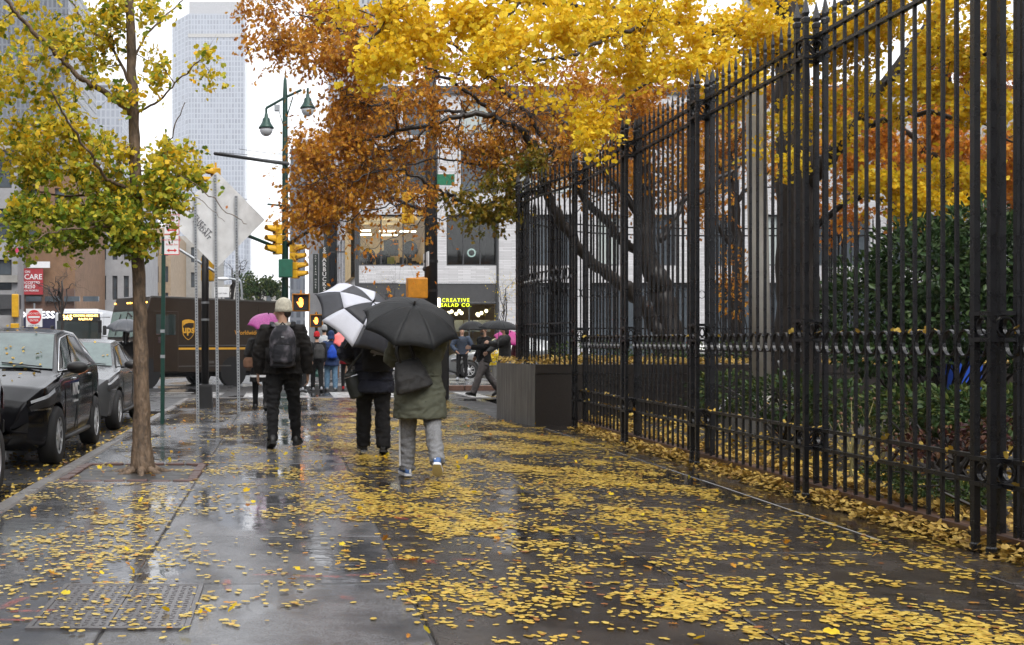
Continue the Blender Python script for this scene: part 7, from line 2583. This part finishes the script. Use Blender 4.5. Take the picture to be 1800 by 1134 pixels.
# ------------------------------------------------------------------ fallen leaves
LEAF_LABEL = {'fallen_leaves': 'yellow ginkgo leaves matted over the right half of the wet pavement', 'curled_leaves': 'single curled yellow leaves standing up from the pavement', 'brown_leaves': 'brown lobed leaves scattered on the pavement',
              'gutter_leaves': 'yellow leaves lying in the gutter beside the parked cars', 'leaf_drift': 'drift of faded leaves banked along the foot of the fence', 'park_leaves': 'fallen leaves over the beds behind the fence',
              'planter_leaves': 'faded leaves covering the top of the raised planter', 'rail_leaves': 'stray leaves caught on the fence rails', 'footing_leaves': 'leaves lying on the round footing of the grey pole'}


def fallen(name, pts, size, mt, tilt=.12, zj=.006, parent=None, curl=.12, tpl='ginkgo', flat=1.):
    P_ = np.array(pts)
    n = len(P_)
    y = np.stack([rng.normal(0, 1, n), rng.normal(0, 1, n), rng.normal(0, tilt * .6, n)], 1)
    nn = np.stack([rng.normal(0, tilt, n), rng.normal(0, tilt, n), np.ones(n)], 1)
    o = leaf_cloud(name, tpl, P_ + np.stack([np.zeros(n), np.zeros(n), rng.uniform(.001, zj, n)], 1), y, nn, size * rng.uniform(.6, 1.3, n), mt, parent, curl=rng.normal(0.05 * flat, curl, n), flat=flat)
    tag(o, LEAF_LABEL[name] if not (name == 'fallen_leaves' and mt == 'leaf_pale') else 'paler leaves strewn over the left half of the pavement', 'leaves', kind='stuff')
    return o


def sstep(a, b, x):
    t = min(1, max(0, (x - a) / (b - a)))
    return t * t * (3 - 2 * t)


def density(x, y):
    n = noise.noise(Vector((x * 1.15, y * .75, 3.1))) + .55 * noise.noise(Vector((x * 3.1, y * 2.0, 7.7))) + .35 * noise.noise(Vector((x * 7., y * 5., 1.7)))
    if x > .62:
        d = .95
        if x > 3.86:
            d = .18
        if y > 19:
            d *= .8
    elif x > -.85:
        d = .36 if y < 13 else .18
        if y > 18:
            d *= .5
    else:
        d = .44 if y < 10.5 else .2
        if y > 13:
            d *= .4
    return d * (.07 + .93 * sstep(-.12, .62, n))


pts = []
while len(pts) < 42000:
    x, y = random.uniform(-2.15, 4.3), random.uniform(3.9, 25.8)
    if x > 3.55 and y > 17.2:
        continue
    if random.random() < density(x, y):
        zz = .004 if not (PIT[0] < x < PIT[1] and PIT[2] < y < PIT[3]) else -.01
        pts.append((x, y, zz))
        if random.random() < (.42 if x > .3 else .22):     # wet leaves mat together
            for _ in range(random.randint(2, 7)):
                pts.append((x + random.gauss(0, .055), y + random.gauss(0, .055), zz))
for k in range(110):                                       # drifts on the iron cover
    pts.append((random.gauss(-.8, .25), random.gauss(5.5, .3), .010))
for k in range(300):
    pts.append((random.gauss(2.45, .25), random.gauss(10.4, .5), .004))
fallen('fallen_leaves', [p for p in pts if p[0] > .3], .030, 'leaf_fallen', tilt=.02, zj=.002, curl=.01, flat=.12)
fallen('fallen_leaves', [p for p in pts if p[0] <= .3], .030, 'leaf_pale', tilt=.02, zj=.002, curl=.01, flat=.12)
# a few curled leaves standing up, and brown oak leaves
cl = [(random.uniform(-2.1, 4.0), random.uniform(4.8, 18), .012) for _ in range(140)]
fallen('curled_leaves', cl, .036, 'leaf_gold', tilt=.6, zj=.012, curl=.5)
fallen('brown_leaves', [(random.uniform(-2.1, 4.0), random.uniform(4.8, 24), .006) for _ in range(230)], .055, 'leaf_oak', tilt=.3, curl=.3, tpl='oak')
# gutter
fallen('gutter_leaves', [(random.uniform(-3.4, -2.32) if random.random() < .4 else random.gauss(-2.42, .1), random.uniform(7.5, 22), -.117) for _ in range(1500)], .04, 'leaf_fallen', tilt=.25)
# drift banked against the fence foot
pl_ = []
for k in range(5200):
    y = random.uniform(4.2, 16.9)
    x = 4.40 - abs(random.gauss(0, .085))
    hgt = .10 * math.exp(-((4.42 - x) / .13) ** 2) * (.75 + .4 * noise.noise(Vector((0, y * 1.7, 0))))
    pl_.append((x, y, random.uniform(.2, 1) * hgt + .006))
fallen('leaf_drift', pl_, .035, 'leaf_pile', tilt=.4, zj=.012, curl=.12, flat=.6)
fallen('leaf_drift', [(4.47 + abs(random.gauss(0, .12)), random.uniform(4.2, 16.9), .12 + random.uniform(0, .05)) for _ in range(2600)], .038, 'leaf_pile', tilt=.6, zj=.02, curl=.3)
# leaves over the park beds and the planter top
pk_ = []
for k in range(3600):
    x, y = 4.5 + abs(random.gauss(0, 1.6)), random.uniform(4.2, 17.4)
    pk_.append((x, y, park_z(x, y) + random.uniform(.005, .12 if random.random() < .3 else .02)))
fallen('park_leaves', pk_, .042, 'leaf_fallen', tilt=.45, zj=.02, curl=.3)
from mathutils.geometry import intersect_point_tri_2d
pt_ = []
cen = Vector((9, 21))


def in_planter(x, y):
    c = False
    j = len(cr) - 1
    for i in range(len(cr)):
        if (cr[i][1] > y) != (cr[j][1] > y) and x < (cr[j][0] - cr[i][0]) * (y - cr[i][1]) / (cr[j][1] - cr[i][1]) + cr[i][0]:
            c = not c
        j = i
    return c


while len(pt_) < 3600:
    x, y = (random.uniform(3.6, 7.5), random.uniform(17.6, 23)) if random.random() < .62 else (random.uniform(4, 14), 17.62 + abs(random.gauss(0, .2)))
    if in_planter(x, y):
        pt_.append((x, y, PTOP + .0 + random.random() ** 2 * .07))
fallen('planter_leaves', pt_, .045, 'leaf_pile', tilt=.6, zj=.03, curl=.35)
# strays caught on the fence rails and scrolls
st = []
for k in range(150):
    y = random.uniform(5, 16.8)
    st.append((XF + random.gauss(0, .015), y, random.choice((.595, .595, .441, 1.37))))
for px, py, Y in ((678, 0, 0),):
    pass
fallen('rail_leaves', st, .036, 'leaf_fallen', tilt=.8, zj=.006, curl=.4)
# tie-ring of leaves on the pole footing
fallen('footing_leaves', [(6.22 + .56 * math.cos(a) * r, 15 + .56 * math.sin(a) * r, .505) for a, r in ((random.uniform(0, 6.28), random.uniform(.4, 1) ** .5) for _ in range(120))], .042, 'leaf_pile', tilt=.3)

# ------------------------------------------------------------------ rain haze
hz = bpy.data.materials.new('rain_haze')
hz.use_nodes = True
nt = hz.node_tree
nt.nodes.remove(nt.nodes['Principled BSDF'])
pv = nd(nt, 'ShaderNodeVolumePrincipled')
pv.inputs['Color'].default_value = (.92, .95, 1, 1)
pv.inputs['Density'].default_value = .0002
pv.inputs['Anisotropy'].default_value = .1
nt.links.new(pv.outputs[0], nt.nodes['Material Output'].inputs['Volume'])
MATS['rain_haze'] = hz
hb = MB().lohi((-600, -120, -1.3), (600, 1080, 310)).build('haze', 'rain_haze')
tag(hb, kind='stuff')

bpy.data.scenes.remove(WORK)
